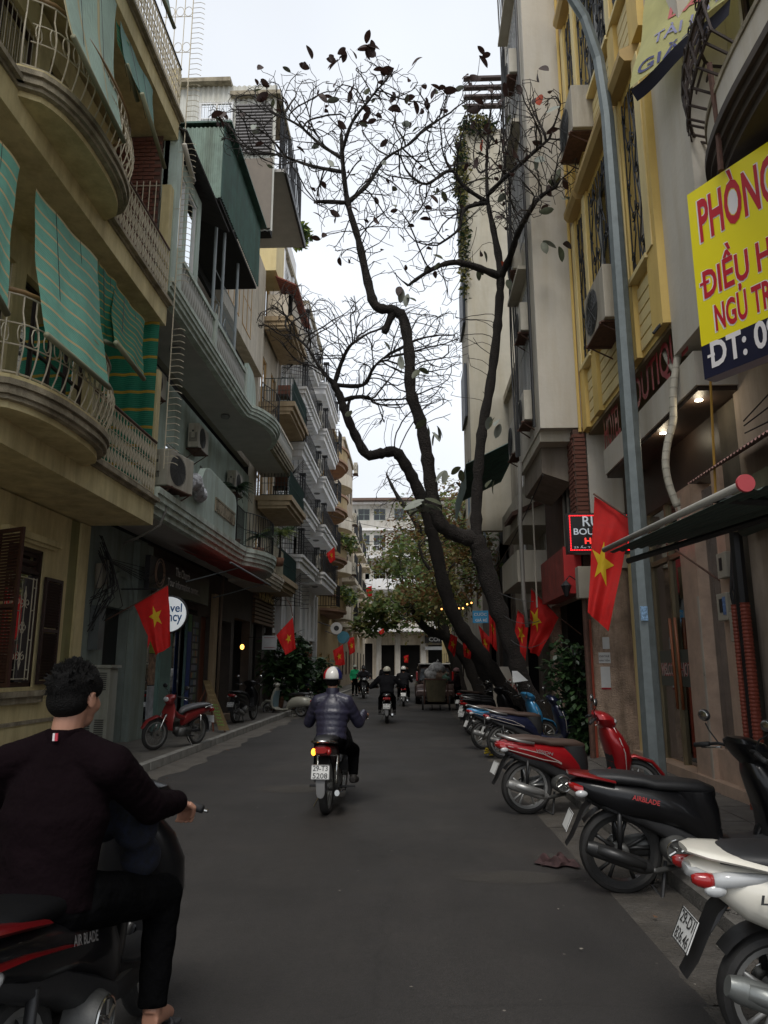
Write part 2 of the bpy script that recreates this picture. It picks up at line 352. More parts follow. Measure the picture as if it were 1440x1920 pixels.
# ---------------------------------------------------------------- ground
def asphalt():
    m=bpy.data.materials.new('asphalt'); m.use_nodes=True; t=m.node_tree; b=t.nodes['Principled BSDF']; L=t.links.new
    tc=t.nodes.new('ShaderNodeTexCoord')
    def nz(sc,det=6,ro=.6,mp=None):
        n=t.nodes.new('ShaderNodeTexNoise'); n.inputs['Scale'].default_value=sc; n.inputs['Detail'].default_value=det; n.inputs['Roughness'].default_value=ro
        if mp:
            q=t.nodes.new('ShaderNodeMapping'); q.inputs['Scale'].default_value=mp; L(tc.outputs['Object'],q.inputs['Vector']); L(q.outputs['Vector'],n.inputs['Vector'])
        else: L(tc.outputs['Object'],n.inputs['Vector'])
        return n.outputs['Fac']
    def ramp(f,*st):
        r=t.nodes.new('ShaderNodeValToRGB'); e=r.color_ramp.elements
        while len(e)<len(st): e.new(.5)
        for i,(p,c) in enumerate(st): e[i].position=p; e[i].color=(*c,1)
        L(f,r.inputs['Fac']); return r.outputs['Color']
    def mix(a,b_,bl='MULTIPLY',fac=1):
        x=t.nodes.new('ShaderNodeMix'); x.data_type='RGBA'; x.blend_type=bl; x.inputs['Factor'].default_value=fac; L(a,x.inputs['A']); L(b_,x.inputs['B']); return x.outputs['Result']
    base=ramp(nz(.5,8,.65,(1.2,.35,1)),(.25,(.021,.0188,.0175)),(.5,(.029,.0262,.0245)),(.75,(.041,.037,.034)))
    patch=ramp(nz(.8,3,.5),(.34,(.8,.8,.8)),(.46,(1,1,1)),(.56,(1,1,1)),(.66,(1.22,1.2,1.16)))
    grain=ramp(nz(160,2,.6),(.3,(.62,.62,.62)),(.7,(1.35,1.34,1.32)))
    stain=ramp(nz(2.6,5,.7),(.26,(.62,.61,.6)),(.36,(1,1,1)),(1,(1,1,1)))
    ck=t.nodes.new('ShaderNodeTexVoronoi'); ck.feature='DISTANCE_TO_EDGE'; ck.inputs['Scale'].default_value=.55
    dm=t.nodes.new('ShaderNodeTexNoise'); dm.inputs['Scale'].default_value=3; dm.inputs['Detail'].default_value=5; L(tc.outputs['Object'],dm.inputs['Vector'])
    va=t.nodes.new('ShaderNodeMix'); va.data_type='RGBA'; va.inputs['Factor'].default_value=.22; L(tc.outputs['Object'],va.inputs['A']); L(dm.outputs['Color'],va.inputs['B']); L(va.outputs['Result'],ck.inputs['Vector'])
    crack=ramp(ck.outputs['Distance'],(0,(.82,.82,.82)),(.004,(.9,.9,.9)),(.008,(1,1,1)))
    mid=ramp(nz(34,3,.7),(.3,(.84,.84,.84)),(.7,(1.14,1.13,1.12)))
    wear=ramp(nz(1.4,6,.7,(.9,.18,1)),(.3,(.86,.86,.86)),(.7,(1.13,1.12,1.10)))
    c=mix(mix(mix(mix(mix(mix(base,patch),grain),stain),crack),mid),wear)
    v=t.nodes.new('ShaderNodeTexVoronoi'); v.inputs['Scale'].default_value=5; L(tc.outputs['Object'],v.inputs['Vector'])
    sp=ramp(v.outputs['Distance'],(0,(1,1,1)),(.035,(1,1,1)),(.05,(0,0,0)))
    gate=ramp(nz(3,2,.5),(.5,(0,0,0)),(.62,(1,1,1)))
    spk=mix(sp,gate); lt=t.nodes.new('ShaderNodeRGB'); lt.outputs[0].default_value=(.22,.2,.17,1)
    x=t.nodes.new('ShaderNodeMix'); x.data_type='RGBA'; L(spk,x.inputs['Factor']); L(c,x.inputs['A']); L(lt.outputs[0],x.inputs['B'])
    L(x.outputs['Result'],b.inputs['Base Color'])
    r=t.nodes.new('ShaderNodeMapRange'); r.inputs['To Min'].default_value=.55; r.inputs['To Max'].default_value=.95; L(nz(.7,5),r.inputs['Value']); L(r.outputs['Result'],b.inputs['Roughness'])
    bp=t.nodes.new('ShaderNodeBump'); bp.inputs['Strength'].default_value=.7; bp.inputs['Distance'].default_value=.006; L(nz(120,3,.7),bp.inputs['Height']); L(bp.outputs['Normal'],b.inputs['Normal'])
    return m
struct(MB().box(-400,400,-200,1200,-.3,-.06).build('ground',conc))
XL=-4.12; XR=1.42
rd=MB()
def roadh(x,y): return .012*math.cos((x+1.1)*.5)
nx=24;ys=[-6+i*.15 for i in range(200)]+[24+i*4 for i in range(24)]
for y in ys:
    for i in range(nx+1):
        # ragged asphalt edges against the concrete gutters
        x0=-3.62+.07*math.sin(y*2.1)+.05*math.sin(y*5.3+1); x1=XR+.06*math.sin(y*1.7)+.06*math.sin(y*4.1)+.03*math.sin(y*9.7)+(.12 if 5.2<y<7.6 else 0)
        x=x0+(x1-x0)*i/nx; rd.v.append((x,y,roadh(x,y)))
for j in range(len(ys)-1):
    for i in range(nx):
        a=j*(nx+1)+i; rd.f.append((a,a+1,a+nx+2,a+nx+1))
struct(rd.build('road',asphalt(),smooth=True))
struct(MB().box(-4.14,2.2,-6,116,-.05,-.006).build('gutter',concd))
# far cross street beyond the end of the road
struct(MB().box(-30,30,90,100,-.05,-.002).build('cross_street',concd))
# left kerb: individual stones
lk=thing('left_kerb','pale narrow kerb stones along the left pavement edge','kerb'); struct(lk); del lk['category']; del lk['label']
ks=MB().box(-.07,.07,-.49,.49,0,.13).mesh('kerb_stone',kerbm)
for i in range(34):
    o=inst(ks,'kerb_stone',lk,loc=(XL-.07+random.uniform(-.008,.008),.5+i*1.0,random.uniform(-.006,.004)),rot=(0,0,random.uniform(-.006,.006)))
MB().box(XL-.14,XL,34.01,92,0,.125).build('kerb_run',kerbm,lk)
struct(MB().box(-6.6,XL-.145,-6,92,-.05,.115).build('left_pavement',M('pavement_concrete',(.13,.12,.105),.88,noise=.3,scale=2.2,bump=.2,streak=.2)))
# right side: sloped concrete gutter, kerb, tiles
rk=thing('right_kerb','','' ); struct(rk); del rk['category']; del rk['label']
ks2=MB().box(-.09,.09,-.49,.49,-.01,.12).mesh('kerb_stone',M('old_kerb',(.15,.14,.125),.9,noise=.35,scale=6,bump=.3))
for i in range(34):
    inst(ks2,'kerb_stone',rk,loc=(1.98+random.uniform(-.012,.012),.5+i*1.0,random.uniform(-.008,.004)),rot=(0,0,random.uniform(-.01,.01)))
MB().box(1.89,2.07,34.01,92,0,.11).build('kerb_run',kerbm,rk)
gt=MB(); 
for i in range(46):
    y0=-4+i*2.0; z0=random.uniform(-.001,.003); gt.add([(1.3,y0+.01,-.002+z0),(1.885,y0+.01,.025+z0),(1.885,y0+1.99,.025+z0),(1.3,y0+1.99,-.002+z0)],[(0,1,2,3)])
struct(gt.build('right_gutter',M('gutter_concrete',(.075,.067,.058),.9,noise=.35,scale=3.5,bump=.25,streak=.2)))
rp=struct(MB().box(2.075,4.2,-6,92,-.05,.085).build('right_pavement',concd))
tl=M('pavement_tile',(.115,.105,.094),.75,noise=.3,scale=5,bump=.15)
tme=MB().box(-.192,.192,-.192,.192,0,.03).mesh('paving_tile',tl)
for i in range(4):
    for j in range(34):
        x=2.28+i*.4; y=3.2+j*.4
        if x>3.6: continue
        inst(tme,'paving_tile',rp,loc=(x,y,.088+random.uniform(-.004,.004)),rot=(random.uniform(-.012,.012),random.uniform(-.012,.012),0))
# ================================================================ shared facade pieces
FL=Fr((-5.87,0,0),(0,1,0),(1,0,0)); FR=Fr((3.8,0,0),(0,1,0),(-1,0,0))
def part(mb_fn,name,mat,parent,**k):
    mb=MB(); mb_fn(mb); return mb.build(name,mat,parent,**k)
def box(fr,name,mat,parent,*uvd,**k): return MB().fb(fr,*uvd).build(name,mat,parent,**k)
def window(T,fr,u0,u1,v0,v1,d=0,mat=white,panes=2,rows=1,pane=None,fw=.05,grille=None,gmat=ivory,sill=None,curtain=None):
    """window (> pane, sill, grille, curtain) set 60 mm into the wall"""
    mb=MB(); mb.fb(fr,u0,u1,v0,v0+fw,d-.1,d-.03); mb.fb(fr,u0,u1,v1-fw,v1,d-.1,d-.03)
    for i in range(panes+1):
        u=u0+(u1-u0-fw)*i/panes; mb.fb(fr,u,u+fw,v0+fw,v1-fw,d-.1,d-.034)
    for j in range(1,rows):
        v=v0+(v1-v0)*j/rows; mb.fb(fr,u0+fw,u1-fw,v-.02,v+.02,d-.095,d-.038)
    w_=mb.build('window',mat,T)
    for i in range(panes):
        a=u0+(u1-u0-fw)*i/panes+fw; b=u0+(u1-u0-fw)*(i+1)/panes
        MB().fb(fr,a+.002,b-.002,v0+fw+.002,v1-fw-.002,d-.075,d-.067).build('pane',pane or glsd,w_)
    if curtain: 
        c_=MB(); n=int((u1-u0)*14)+2
        c_.grid(lambda s,t:fr.p(u0+.04+(u1-u0-.08)*s,v0+.05+(v1-v0-.1)*t,d-.2+.03*math.sin(s*n*2.6)),n*4,1); c_.build('curtain',curtain,w_,smooth=True)
    if grille=='bars':
        g=MB(); n=max(2,int((u1-u0)/.12))
        for i in range(n+1): u=u0+(u1-u0)*i/n; g.tube([fr.p(u,v0,d+.03),fr.p(u,v1,d+.03)],.008,4)
        for v in (v0+.06,(v0+v1)/2,v1-.06): g.tube([fr.p(u0,v,d+.03),fr.p(u1,v,d+.03)],.009,4)
        g.build('grille',gmat,w_)
    if grille=='scroll':
        g=MB(); scrolls(g,fr,u0,u1,v0,v1,d+.03); g.build('grille',gmat,w_)
    if sill: box(fr,'sill',sill,w_,u0-.08,u1+.08,v0-.09,v0-.002,d-.02,d+.12)
    return w_
def spiral(fr,u,v,d,r,turns=1.4,a0=0,sgn=1,n=18):
    return [fr.p(u+math.cos(a0+sgn*t*turns*2*PI)*r*(1-.75*t),v+math.sin(a0+sgn*t*turns*2*PI)*r*(1-.75*t),d) for t in [i/n for i in range(n+1)]]
def scrolls(g,fr,u0,u1,v0,v1,d,r=.009,cell=.55,seed=1):
    rn=random.Random(seed+int(u0*77+v0*13)); w_=u1-u0
    for u in (u0+.03,u1-.03): g.tube([fr.p(u,v0,d),fr.p(u,v1,d)],r,4)
    cols=max(1,round(w_/.32)); cw=w_/cols
    for c in range(cols):
        uc=u0+cw*(c+.5); n=max(2,int((v1-v0)/cell))
        # a wavy stem with leaf-like volutes left and right
        st=[fr.p(uc+math.sin(t*n*1.0*PI/10+c)*cw*.28,v0+(v1-v0)*t/10,d) for t in range(11)]
        g.tube(st,r,4)
        for k in range(n):
            vc=v0+(v1-v0)*(k+.5)/n; s=1 if (k+c)%2 else -1
            g.tube(spiral(fr,uc+s*cw*.2,vc,d+.01,cw*.27,1.3,rn.uniform(0,6),s,14),r*.85,4)
            g.tube([fr.p(uc,vc-.2,d),fr.p(uc+s*cw*.35,vc-.02,d),fr.p(uc+s*cw*.42,vc+.2,d)],r*.8,4)
    if cols>1:
        for c in range(1,cols): g.tube([fr.p(u0+cw*c,v0,d-.01),fr.p(u0+cw*c,v1,d-.01)],r,4)
def rail(T,fr,path,v0,h,mat,style='bars',step=.11,r=.009,name='railing',top=None,parts=False,belly=0):
    """railing along a (u,d) path: part railing with its balusters as sub-parts when parts"""
    P=[Vector((u,d)) for u,d in path]; L=[0]
    for a,b in zip(P,P[1:]): L.append(L[-1]+(b-a).length)
    def at_(s):
        for i in range(len(P)-1):
            if s<=L[i+1] or i==len(P)-2:
                t=(s-L[i])/max(1e-6,L[i+1]-L[i]); q=P[i].lerp(P[i+1],t); e=(P[i+1]-P[i]).normalized(); return q,Vector((-e.y,e.x))
    n=max(2,round(L[-1]/step)); m=MB(); ns=max(2,int(L[-1]/.15))
    for v in ((v0+.04),(v0+h)) : m.tube([fr.p(*at_(L[-1]*i/ns)[0].to_tuple()[:1],v,at_(L[-1]*i/ns)[0].y) for i in range(ns+1)],r*1.3,5)
    if style in('mid','circ','loop'):
        for f in ((.5,) if style=='mid' else (.36,.62)): m.tube([fr.p(at_(L[-1]*i/ns)[0].x,v0+h*f,at_(L[-1]*i/ns)[0].y+belly*math.sin(PI*f)) for i in range(ns+1)],r,5)
    ro=m.build(name,mat,T)
    one=None; bm=MB()
    for i in range(n+1):
        q,nn=at_(L[-1]*i/n)
        if parts and belly==0:
            if one is None:
                b=MB(); b.tube([(0,0,.04),(0,0,h)],r,5)
                if style=='loop': 
                    for z in (.2,.49,.8): b.tube([(0,-.028,h*z-.1*h),(0,-.05,h*z),(0,-.028,h*z+.1*h)],r*.7,4); b.tube([(0,.028,h*z-.1*h),(0,.05,h*z),(0,.028,h*z+.1*h)],r*.7,4)
                one=b.mesh('baluster',mat)
            inst(one,'baluster',ro,loc=fr.p(q.x,v0,q.y))
        else:
            if belly: bm.tube([fr.p(q.x,v0+h*t,q.y)+ (fr.a*nn.x+fr.n*nn.y)*(-belly if nn.y<0 else belly)*math.sin(PI*min(1,t*1.25))**1.0*(1 if t<.8 else 0) for t in (0,.15,.3,.45,.6,.8,1)],r,4)
            else: bm.tube([fr.p(q.x,v0+.04,q.y),fr.p(q.x,v0+h,q.y)],r,4)
            if style=='circ' and i<n:
                q2,_=at_(L[-1]*(i+.5)/n); rad=h*.11
                bm.tube([fr.p(q2.x+math.cos(a)*step*.45,v0+h*.49+math.sin(a)*rad,q2.y+belly*.9) for a in [k*PI/4 for k in range(8)]],r*.8,4,closed=True)
    if bm.v: bm.build('balusters',mat,ro)
    if top: 
        t=MB(); t.tube([fr.p(at_(L[-1]*i/ns)[0].x,v0+h+.04,at_(L[-1]*i/ns)[0].y) for i in range(ns+1)],.032,8); t.build('handrail',top,ro,smooth=True)
    return ro
def outline_slab(mb,fr,path,v0,v1,off=0,d_in=0):
    """slab whose outer edge follows a (u,d) path"""
    poly=[(u,d+off if d>.05 else d) for u,d in path]; poly=[(poly[0][0],d_in)]+poly+[(poly[-1][0],d_in)]
    k=len(mb.v); n=len(poly)
    for v in (v0,v1): mb.v+=[tuple(fr.p(u,v,d)) for u,d in poly]
    mb.f.append(tuple(k+i for i in range(n))[::-1]); mb.f.append(tuple(k+n+i for i in range(n)))
    for i in range(n): mb.f.append((k+i,k+(i+1)%n,k+n+(i+1)%n,k+n+i))
    return mb
def ac(o,rz,label,w_=.82,h=.56,d=.3,group='air conditioning units on the walls',brk=True,mat=None,drop=True):
    """outdoor unit; local +X is its front"""
    T=thing('air_conditioner',label,'air conditioner',o,rz,group)
    MB().box(0,d,-w_/2,w_/2,0,h).build('casing',mat or acw,T,local=True,bevel=.012)
    g=MB(); c=(d+.012,-w_*.12,h/2); R0=h*.42
    for k in range(6): g.tube([(c[0],c[1]+math.cos(a)*R0*(k+1)/6,c[2]+math.sin(a)*R0*(k+1)/6) for a in [q*PI/10 for q in range(20)]],.004,4,closed=True)
    for k in range(8): a=k*PI/4; g.tube([c,(c[0],c[1]+math.cos(a)*R0,c[2]+math.sin(a)*R0)],.004,4)
    g.build('fan_grille',acd,T,local=True)
    MB().cyl((d+.001,c[1],c[2]),(d+.006,c[1],c[2]),R0*.97,n=24).build('fan_opening',acd,T,local=True)
    s=MB()
    for k in range(7): s.box(.04+.032*k,.055+.032*k,-w_/2-.004,-w_/2+.002,h*.22,h*.62)
    s.build('side_louvre',acd,T,local=True)
    MB().box(d*.3,d*.62,-w_/2-.03,-w_/2,h*.38,h*.8).build('service_cover',mat or acw,T,local=True,bevel=.01)
    MB().box(d*.38,d*.55,-w_/2-.034,-w_/2-.028,h*.62,h*.7).build('handle',acd,T,local=True)
    if brk:
        b=MB()
        for y in (-w_*.36,w_*.36): b.box(-.16,d+.05,y-.02,y+.02,-.04,-.003); b.tube([(-.16,y,-.35),(d,y,-.04)],.014,4); b.box(-.17,-.13,y-.02,y+.02,-.4,0)
        b.box(-.1,d+.03,-w_*.42,w_*.42,-.03,-.008)
        b.build('bracket',rust,T,local=True)
    return T
def flagcloth(T,P,wave=.05,seed=1,starc=(.5,.5),sr=.2,asp=1.5):
    """P: four corners TL,TR,BR,BL of the cloth"""
    P=[Vector(p) for p in P]; rn=random.Random(seed); ph=rn.uniform(0,6)
    nrm=((P[1]-P[0]).cross(P[3]-P[0])).normalized()
    def f(u,v):
        p=P[0].lerp(P[1],u).lerp(P[3].lerp(P[2],u),v)
        return p+nrm*(wave*math.sin(u*7+v*2.2+ph)*(.3+.7*v)+wave*.5*math.sin(u*15+v*5+ph*2)*(.2+.8*v)+wave*.35*math.sin(v*11+u*3))
    MB().grid(f,28,22).build('flag_cloth',redp,T,smooth=True)
    pts=[(0,0)]; 
    for k in range(10):
        a=-PI/2+k*PI/5; r=sr if k%2==0 else sr*.39; pts.append((math.cos(a)*r/asp,math.sin(a)*r))
    sm=MB()
    for side in (1,-1):
        for k in range(10):
            A,B=pts[1+k],pts[1+(k+1)%10]; n=4; idx={}
            base=len(sm.v)
            for i in range(n+1):
                for j in range(n+1-i):
                    idx[(i,j)]=len(sm.v); u=starc[0]+(A[0]*i+B[0]*j)/n; v=starc[1]+(A[1]*i+B[1]*j)/n
                    p=f(u,v); sm.v.append(tuple(p+nrm*.006*side))
            for i in range(n):
                for j in range(n-i):
                    sm.f.append((idx[(i,j)],idx[(i+1,j)],idx[(i,j+1)]))
                    if i+j<n-1: sm.f.append((idx[(i+1,j)],idx[(i+1,j+1)],idx[(i,j+1)]))
    sm.build('star',star,T,smooth=True)
def flag(label,corners,Y,pole=None,seed=1,wave=.05,dd=(0,0,0,0),starc=(.5,.5),sr=.24,asp=1.3):
    P=[at(x,y,Y=Y+q) for (x,y),q in zip(corners,dd)]
    T=thing('national_flag',label,'flag',P[0],0,'red flags with a yellow star')
    flagcloth(T,P,wave,seed,starc,sr,asp)
    if pole: MB().tube(pole,.013,6).build('flagpole',rust,T)
    return T
# ================================================================ near left house (cream)
L1=thing('townhouse','cream yellow townhouse with curved iron balconies nearest on the left','townhouse',(-5.87,8,0),0)
Y0,Y1=2.0,13.0
mb=MB(); wall(mb,FL,Y0,12.3,.1,4.1,[(10.4,11.45,1.3,3.4),(5.2,6.6,.1,2.9)],.22); mb.build('wall',cream,L1)
box(FL,'pilaster',M('olive_band',(.28,.27,.12),.8,streak=.3),L1,12.3,12.62,.1,4.1,-.22,.0)
box(FL,'pilaster',cream,L1,12.62,12.98,.1,4.1,-.22,.04)
box(FL,'plinth',cream,L1,Y0,12.3,.1,.75,0,.05)
box(FL,'plinth_cap',ledge,L1,Y0,12.3,.75,.8,0,.07)
for b in (4.12,8.04):
    mb=MB(); wall(mb,FL,Y0,12.99,b+.38,b+3.92,[(6.4,9.8,b+.5,b+3.4),(10.1,12.5,b+.5,b+3.4)],.22); mb.build('wall',cream,L1)
    for (a,c) in ((6.4,9.8),(10.1,12.5)):
        window(L1,FL,a,c,b+.5,b+3.4,-.1,dwood,panes=4,rows=3,grille='bars' if a<10 else None,gmat=ivory,curtain=M('pale_curtain',(.35,.33,.33),.9) if (b>8 and a<7) else None)
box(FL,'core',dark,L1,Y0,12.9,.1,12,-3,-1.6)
box(FL,'side_wall',brick,L1,12.86,12.99,.1,16.0,-3,-.22)
for b in (4.12,8.04,12.15):
    box(FL,'floor_beam',cream,L1,Y0,12.99,b,b+.38,-3,1.17)
    mb=MB()
    mb.fb(FL,Y0,13.0,b+.382,b+.43,0,1.2); mb.fb(FL,Y0,13.02,b+.43,b+.5,0,1.27); mb.build('cornice',ledge,L1)
    if b<12:
        # raised panel on the beam
        def oval(off,u0=7.35,u1=10.15,dep=.56):
            q=[]; n=22
            for i in range(n+1):
                t=i/n; u=u0-off+(u1-u0+2*off)*t; s=abs(2*t-1)**2.5; q.append((u,1.2+(dep+off)*(max(0,1-s))**.5))
            return q
        m=MB(); outline_slab(m,FL,oval(-.13),b+.3,b+.38,0,.3); m.build('balcony_soffit',cream,L1)
        m=MB()
        for (z0,z1,o_) in ((b+.38,b+.43,-.05),(b+.43,b+.49,.0),(b+.49,b+.53,-.02),(b+.53,b+.60,.03)): outline_slab(m,FL,oval(o_),z0,z1,0,.3)
        m.build('balcony_edge',ledge,L1)
        m=MB(); outline_slab(m,FL,oval(-.02),b+.6,b+.66,0,.3); m.build('balcony_floor',cream,L1)
        rail(L1,FL,oval(-.06),b+.66,.98,ivory,'circ',.165,.010,top=M('varnished_rail',(.25,.15,.06),.5),belly=.1)
        rail(L1,FL,[(10.15,1.2),(12.8,1.2)],b+.52,.95,ivory,'loop',.125,.011,top=rust,parts=True)
        box(FL,'post',cream,L1,12.8,12.985,b+.5,b+2.95,.98,1.16)
    else:
        rail(L1,FL,[(6.5,1.2),(12.8,1.2)],b+.52,.95,ivory,'loop',.125,.011,top=blk,parts=True)
        box(FL,'post',cream,L1,12.8,12.985,b+.5,b+1.55,.98,1.16)
# brick party wall seen inside the upper balcony
FB=Fr((-5.87,12.80,0),(1,0,0),(0,-1,0))
bt=MB(); bt.fb(FB,0,.93,8.55,12.1,-.03,0); pw=bt.build('party_wall',mortar,L1)
bme=MB().box(-.105,.105,-.012,.012,-.033,.033).mesh('brick',brick)
for r_ in range(40):
    for c in range(4):
        u=.12+c*.232+(.11 if r_%2 else 0)
        if u<.86: inst(bme,'brick',pw,loc=FB.p(u,8.62+r_*.087,.006+random.uniform(0,.006)),rot=(0,random.uniform(-.02,.02),0))
gb=MB()
for i in range(7): gb.tube([FB.p(.12+i*.13,8.6,.1),FB.p(.12+i*.13,11.0,.1)],.01,5)
for v in (8.8,9.9,10.9): gb.tube([FB.p(.05,v,.1),FB.p(1.0,v,.1)],.01,5)
gb.build('partition_bars',ivory,L1)
# ground-floor window: shutters, transom, ivory grille
wnd=MB(); 
for (a,c,e,g) in ((10.4,11.45,3.02,3.06),(10.4,10.46,1.3,3.4),(11.39,11.45,1.3,3.4),(10.4,11.45,1.3,1.36),(10.4,11.45,3.34,3.4)): wnd.fb(FL,a,c,e,g,-.14,-.02)
wn=wnd.build('window',dwood,L1)
def louvres(T,fr,u0,u1,v0,v1,d0,d1,mat,step=.045,name='shutter',hs=False):
    m=MB(); s=.055
    for a in ((u0,u0+s,v0,v1),(u1-s,u1,v0,v1),(u0+s,u1-s,v0,v0+s),(u0+s,u1-s,v1-s,v1),(u0+s,u1-s,(v0+v1)/2-s/2,(v0+v1)/2+s/2)): m.fb(fr,*a,d0,d1)
    o=m.build(name,mat,T); n=int((v1-v0-.12)/step); me=None
    for k in range(n):
        v=v0+.07+k*step
        if abs(v+.02-(v0+v1)/2)<.045: continue
        me_=MB().add([fr.p(u0+s,v,d0+.002),fr.p(u1-s,v,d0+.002),fr.p(u1-s,v+step*.85,d1-.004),fr.p(u0+s,v+step*.85,d1-.004),fr.p(u0+s,v+.006,d0+.002),fr.p(u1-s,v+.006,d0+.002),fr.p(u1-s,v+step*.85+.006,d1-.004),fr.p(u0+s,v+step*.85+.006,d1-.004)],
          [(0,1,2,3),(7,6,5,4),(0,4,5,1),(3,2,6,7)])
        me_.build('slat',mat,o)
    return o
louvres(L1,FL,10.46,11.39,3.06,3.34,-.1,-.06,dwood,name='transom')
louvres(L1,FL,11.47,12.05,1.33,3.0,.03,.07,dwood)
FS=Fr((-5.85,10.05,0),(1,-.5,0),(.5,1,0)); louvres(L1,FS,0,.55,1.33,3.5,0,.04,M('dark_red_wood',(.05,.018,.013),.55,noise=.25,scale=8))
box(FL,'window_glass',glsd,wn,10.47,11.38,1.37,3.0,-.12,-.11)
g=MB(); a,c=10.5,11.3
for u in (a,c,c-.1): g.tube([FL.p(u,1.4,.0),FL.p(u,2.95,0)],.009,5)
for v in (1.42,1.55,2.0,2.45,2.8,2.93): g.tube([FL.p(a,v,0),FL.p(c,v,0)] if v in(1.42,2.93) else [FL.p(c-.1,v,0),FL.p(c,v,0)],.008,5)
for uc in (10.72,11.0):
    g.tube([FL.p(uc,1.55,0),FL.p(uc,2.8,0)],.007,5)
    for vc,s in ((1.75,1),(2.55,-1)):
        for q in (1,-1): g.tube(spiral(FL,uc+q*.08,vc,0,.07,1.2,PI/2*s,q*s),.007,5)
    for q in range(4): g.tube([FL.p(uc+.05*math.cos(q*PI/2)+math.cos(t)*.04,2.18+.05*math.sin(q*PI/2)+math.sin(t)*.04,0) for t in [k*PI/4 for k in range(8)]],.006,4,closed=True)
    for vv in (1.66,2.66): g.tube([FL.p(uc,vv-.1,0),FL.p(uc+.035,vv,0),FL.p(uc,vv+.1,0),FL.p(uc-.035,vv,0)],.006,4,closed=True)
g.build('grille',ivory,wn)
mb=MB(); mb.fb(FL,10.2,11.75,1.16,1.24,0,.12); mb.fb(FL,10.25,11.7,1.06,1.16,0,.07); mb.build('window_sill',ledge,L1)
mb=MB(); mb.fb(FL,10.15,11.8,3.5,3.6,0,.12); mb.fb(FL,10.25,11.7,3.45,3.5,0,.07); mb.build('window_head',cream,L1)
# blinds of this house
bl1=stripes('green_blind_light',(.15,.40,.31),(.55,.42,.22),9,.16,noise=.15,trans=.12)
bl2=stripes('green_blind_dark',(.02,.20,.12),(.42,.27,.03),9,.16,noise=.15,trans=.3)
bl3=stripes('green_blind_faded',(.30,.42,.35),(.42,.37,.2),3,.12,noise=.12,axis='X',trans=.15)
def blind(label,P,mat,sag=.08,roll=True):
    P=[Vector(p) for p in P]; T=thing('roll_blind',label,'awning',P[0],0,'green balcony blinds')
    n=(P[1]-P[0]).cross(P[3]-P[0]).normalized()
    MB().grid(lambda u,v:P[0].lerp(P[1],u).lerp(P[3].lerp(P[2],u),v)+n*(sag*math.sin(PI*v)*.5+.010*math.sin(u*13+v*4)+.018*math.sin(u*4+v*2.5)+.006*math.sin(v*15)),24,16).build('blind_cloth',mat,T,smooth=True)
    if roll: MB().tube([P[3]+Vector((0,0,.0)),P[2]],.035,8).build('bottom_bar',M('bar_wrap',(.22,.22,.14),.7),T,smooth=True)
    c=MB()
    for t in (.3,.7): c.tube([P[0].lerp(P[1],t)+n*.01,P[3].lerp(P[2],t)+n*.06],.004,4)
    c.build('cord',blk,T); return T
XO=-3.93; XB=-4.66
blind('large pale striped green blind hanging over the lower curved balcony',[at(68,353,X=XB),at(182,487,X=XB),at(205,727,X=XO),at(87,627,X=XO)],bl1)
blind('green striped blind cut by the left picture edge above the lower balcony',[(XB,6.4,7.62),at(36,313,X=XB),at(14,590,X=XO),(XO,5.8,5.3)],bl1)
blind('narrow green striped blind beside the large pale one',[at(186,490,X=XB),at(218,530,X=XB),at(219,650,X=-4.3),at(196,640,X=-4.3)],bl2)
blind('green striped blind at the far end of the lower balcony',[at(218,532,X=XB),at(271,602,X=XB),at(270,711,X=XO),at(217,642,X=XO)],bl2)
b_=thing('side_blind','dark green blind with orange stripes closing the balcony end','awning',(-5.6,12.7,4.7),0,'green balcony blinds')
MB().grid(lambda u,v:(-5.75+1.02*u,12.72+.02*math.sin(u*20),8.0-3.1*v),16,10).build('blind_cloth',bl2,b_,smooth=True)
blind('big faded green awning over the upper curved balcony',[(XB,7.7,12.0),(XB,9.7,12.0),at(233,266,X=-3.85),at(137,68,X=-3.85)],bl3,.2)
blind('dark green awning strip beside the faded upper awning',[(XB,9.75,11.8),(XB,10.3,11.8),at(258,190,X=-4.35),at(238,120,X=-4.35)],bl2)
blind('small green awning hanging edge-on at the upper balcony',[(XB,9.9,11.9),(XB,11.4,11.9),at(309,315,X=XO),at(266,175,X=XO)],M('green_tarp',(.06,.17,.13),.7),.15)
blind('green awning edge high at the left roof terrace',[(XB,9.6,15.4),(XB,10.8,15.4),at(327,52,X=XO),at(303,-10,X=XO)],M('green_tarp2',(.12,.2,.15),.7),.1)
# anti-climb spike ladder between the two houses
sp=thing('spiked_grille','tall wire anti-climb grille with curved prongs between two houses','grille',(-4.65,13.03,4.8))
FG=Fr((-4.7,13.03,0),(1,0,0),(0,-1,0)); g=MB()
g.tube([FG.p(.12,5.2,0),FG.p(.12,17.5,0)],.011,5)
for u in (-.05,-.25,-.45): g.tube([FG.p(u,12.6,0),FG.p(u,17.5,0)],.009,5)
for v in (13.4,14.3,15.2,16.1): 
    g.tube([FG.p(-.5,v,0),FG.p(.12,v,0)],.008,4)
    for u in (.03,-.15,-.35): g.tube([FG.p(u+math.cos(a)*.085,v+.13+math.sin(a)*.12,0) for a in [k*PI/6 for k in range(12)]],.007,4,closed=True)
for v in (9.0,10.6,11.9): g.tube([FG.p(-.4,v,0),FG.p(.12,v,0)],.008,4)
for u in (-.03,-.16,-.3): g.tube([FG.p(u,8.9,0),FG.p(u,12,0)],.008,4)
g.build('bars',ivory,sp)
pm=MB().tube([(0,0,0),(.16,0,.012),(.22,0,-.01),(.26,0,-.04)],.007,4).mesh('prong',ivory)
v=5.3
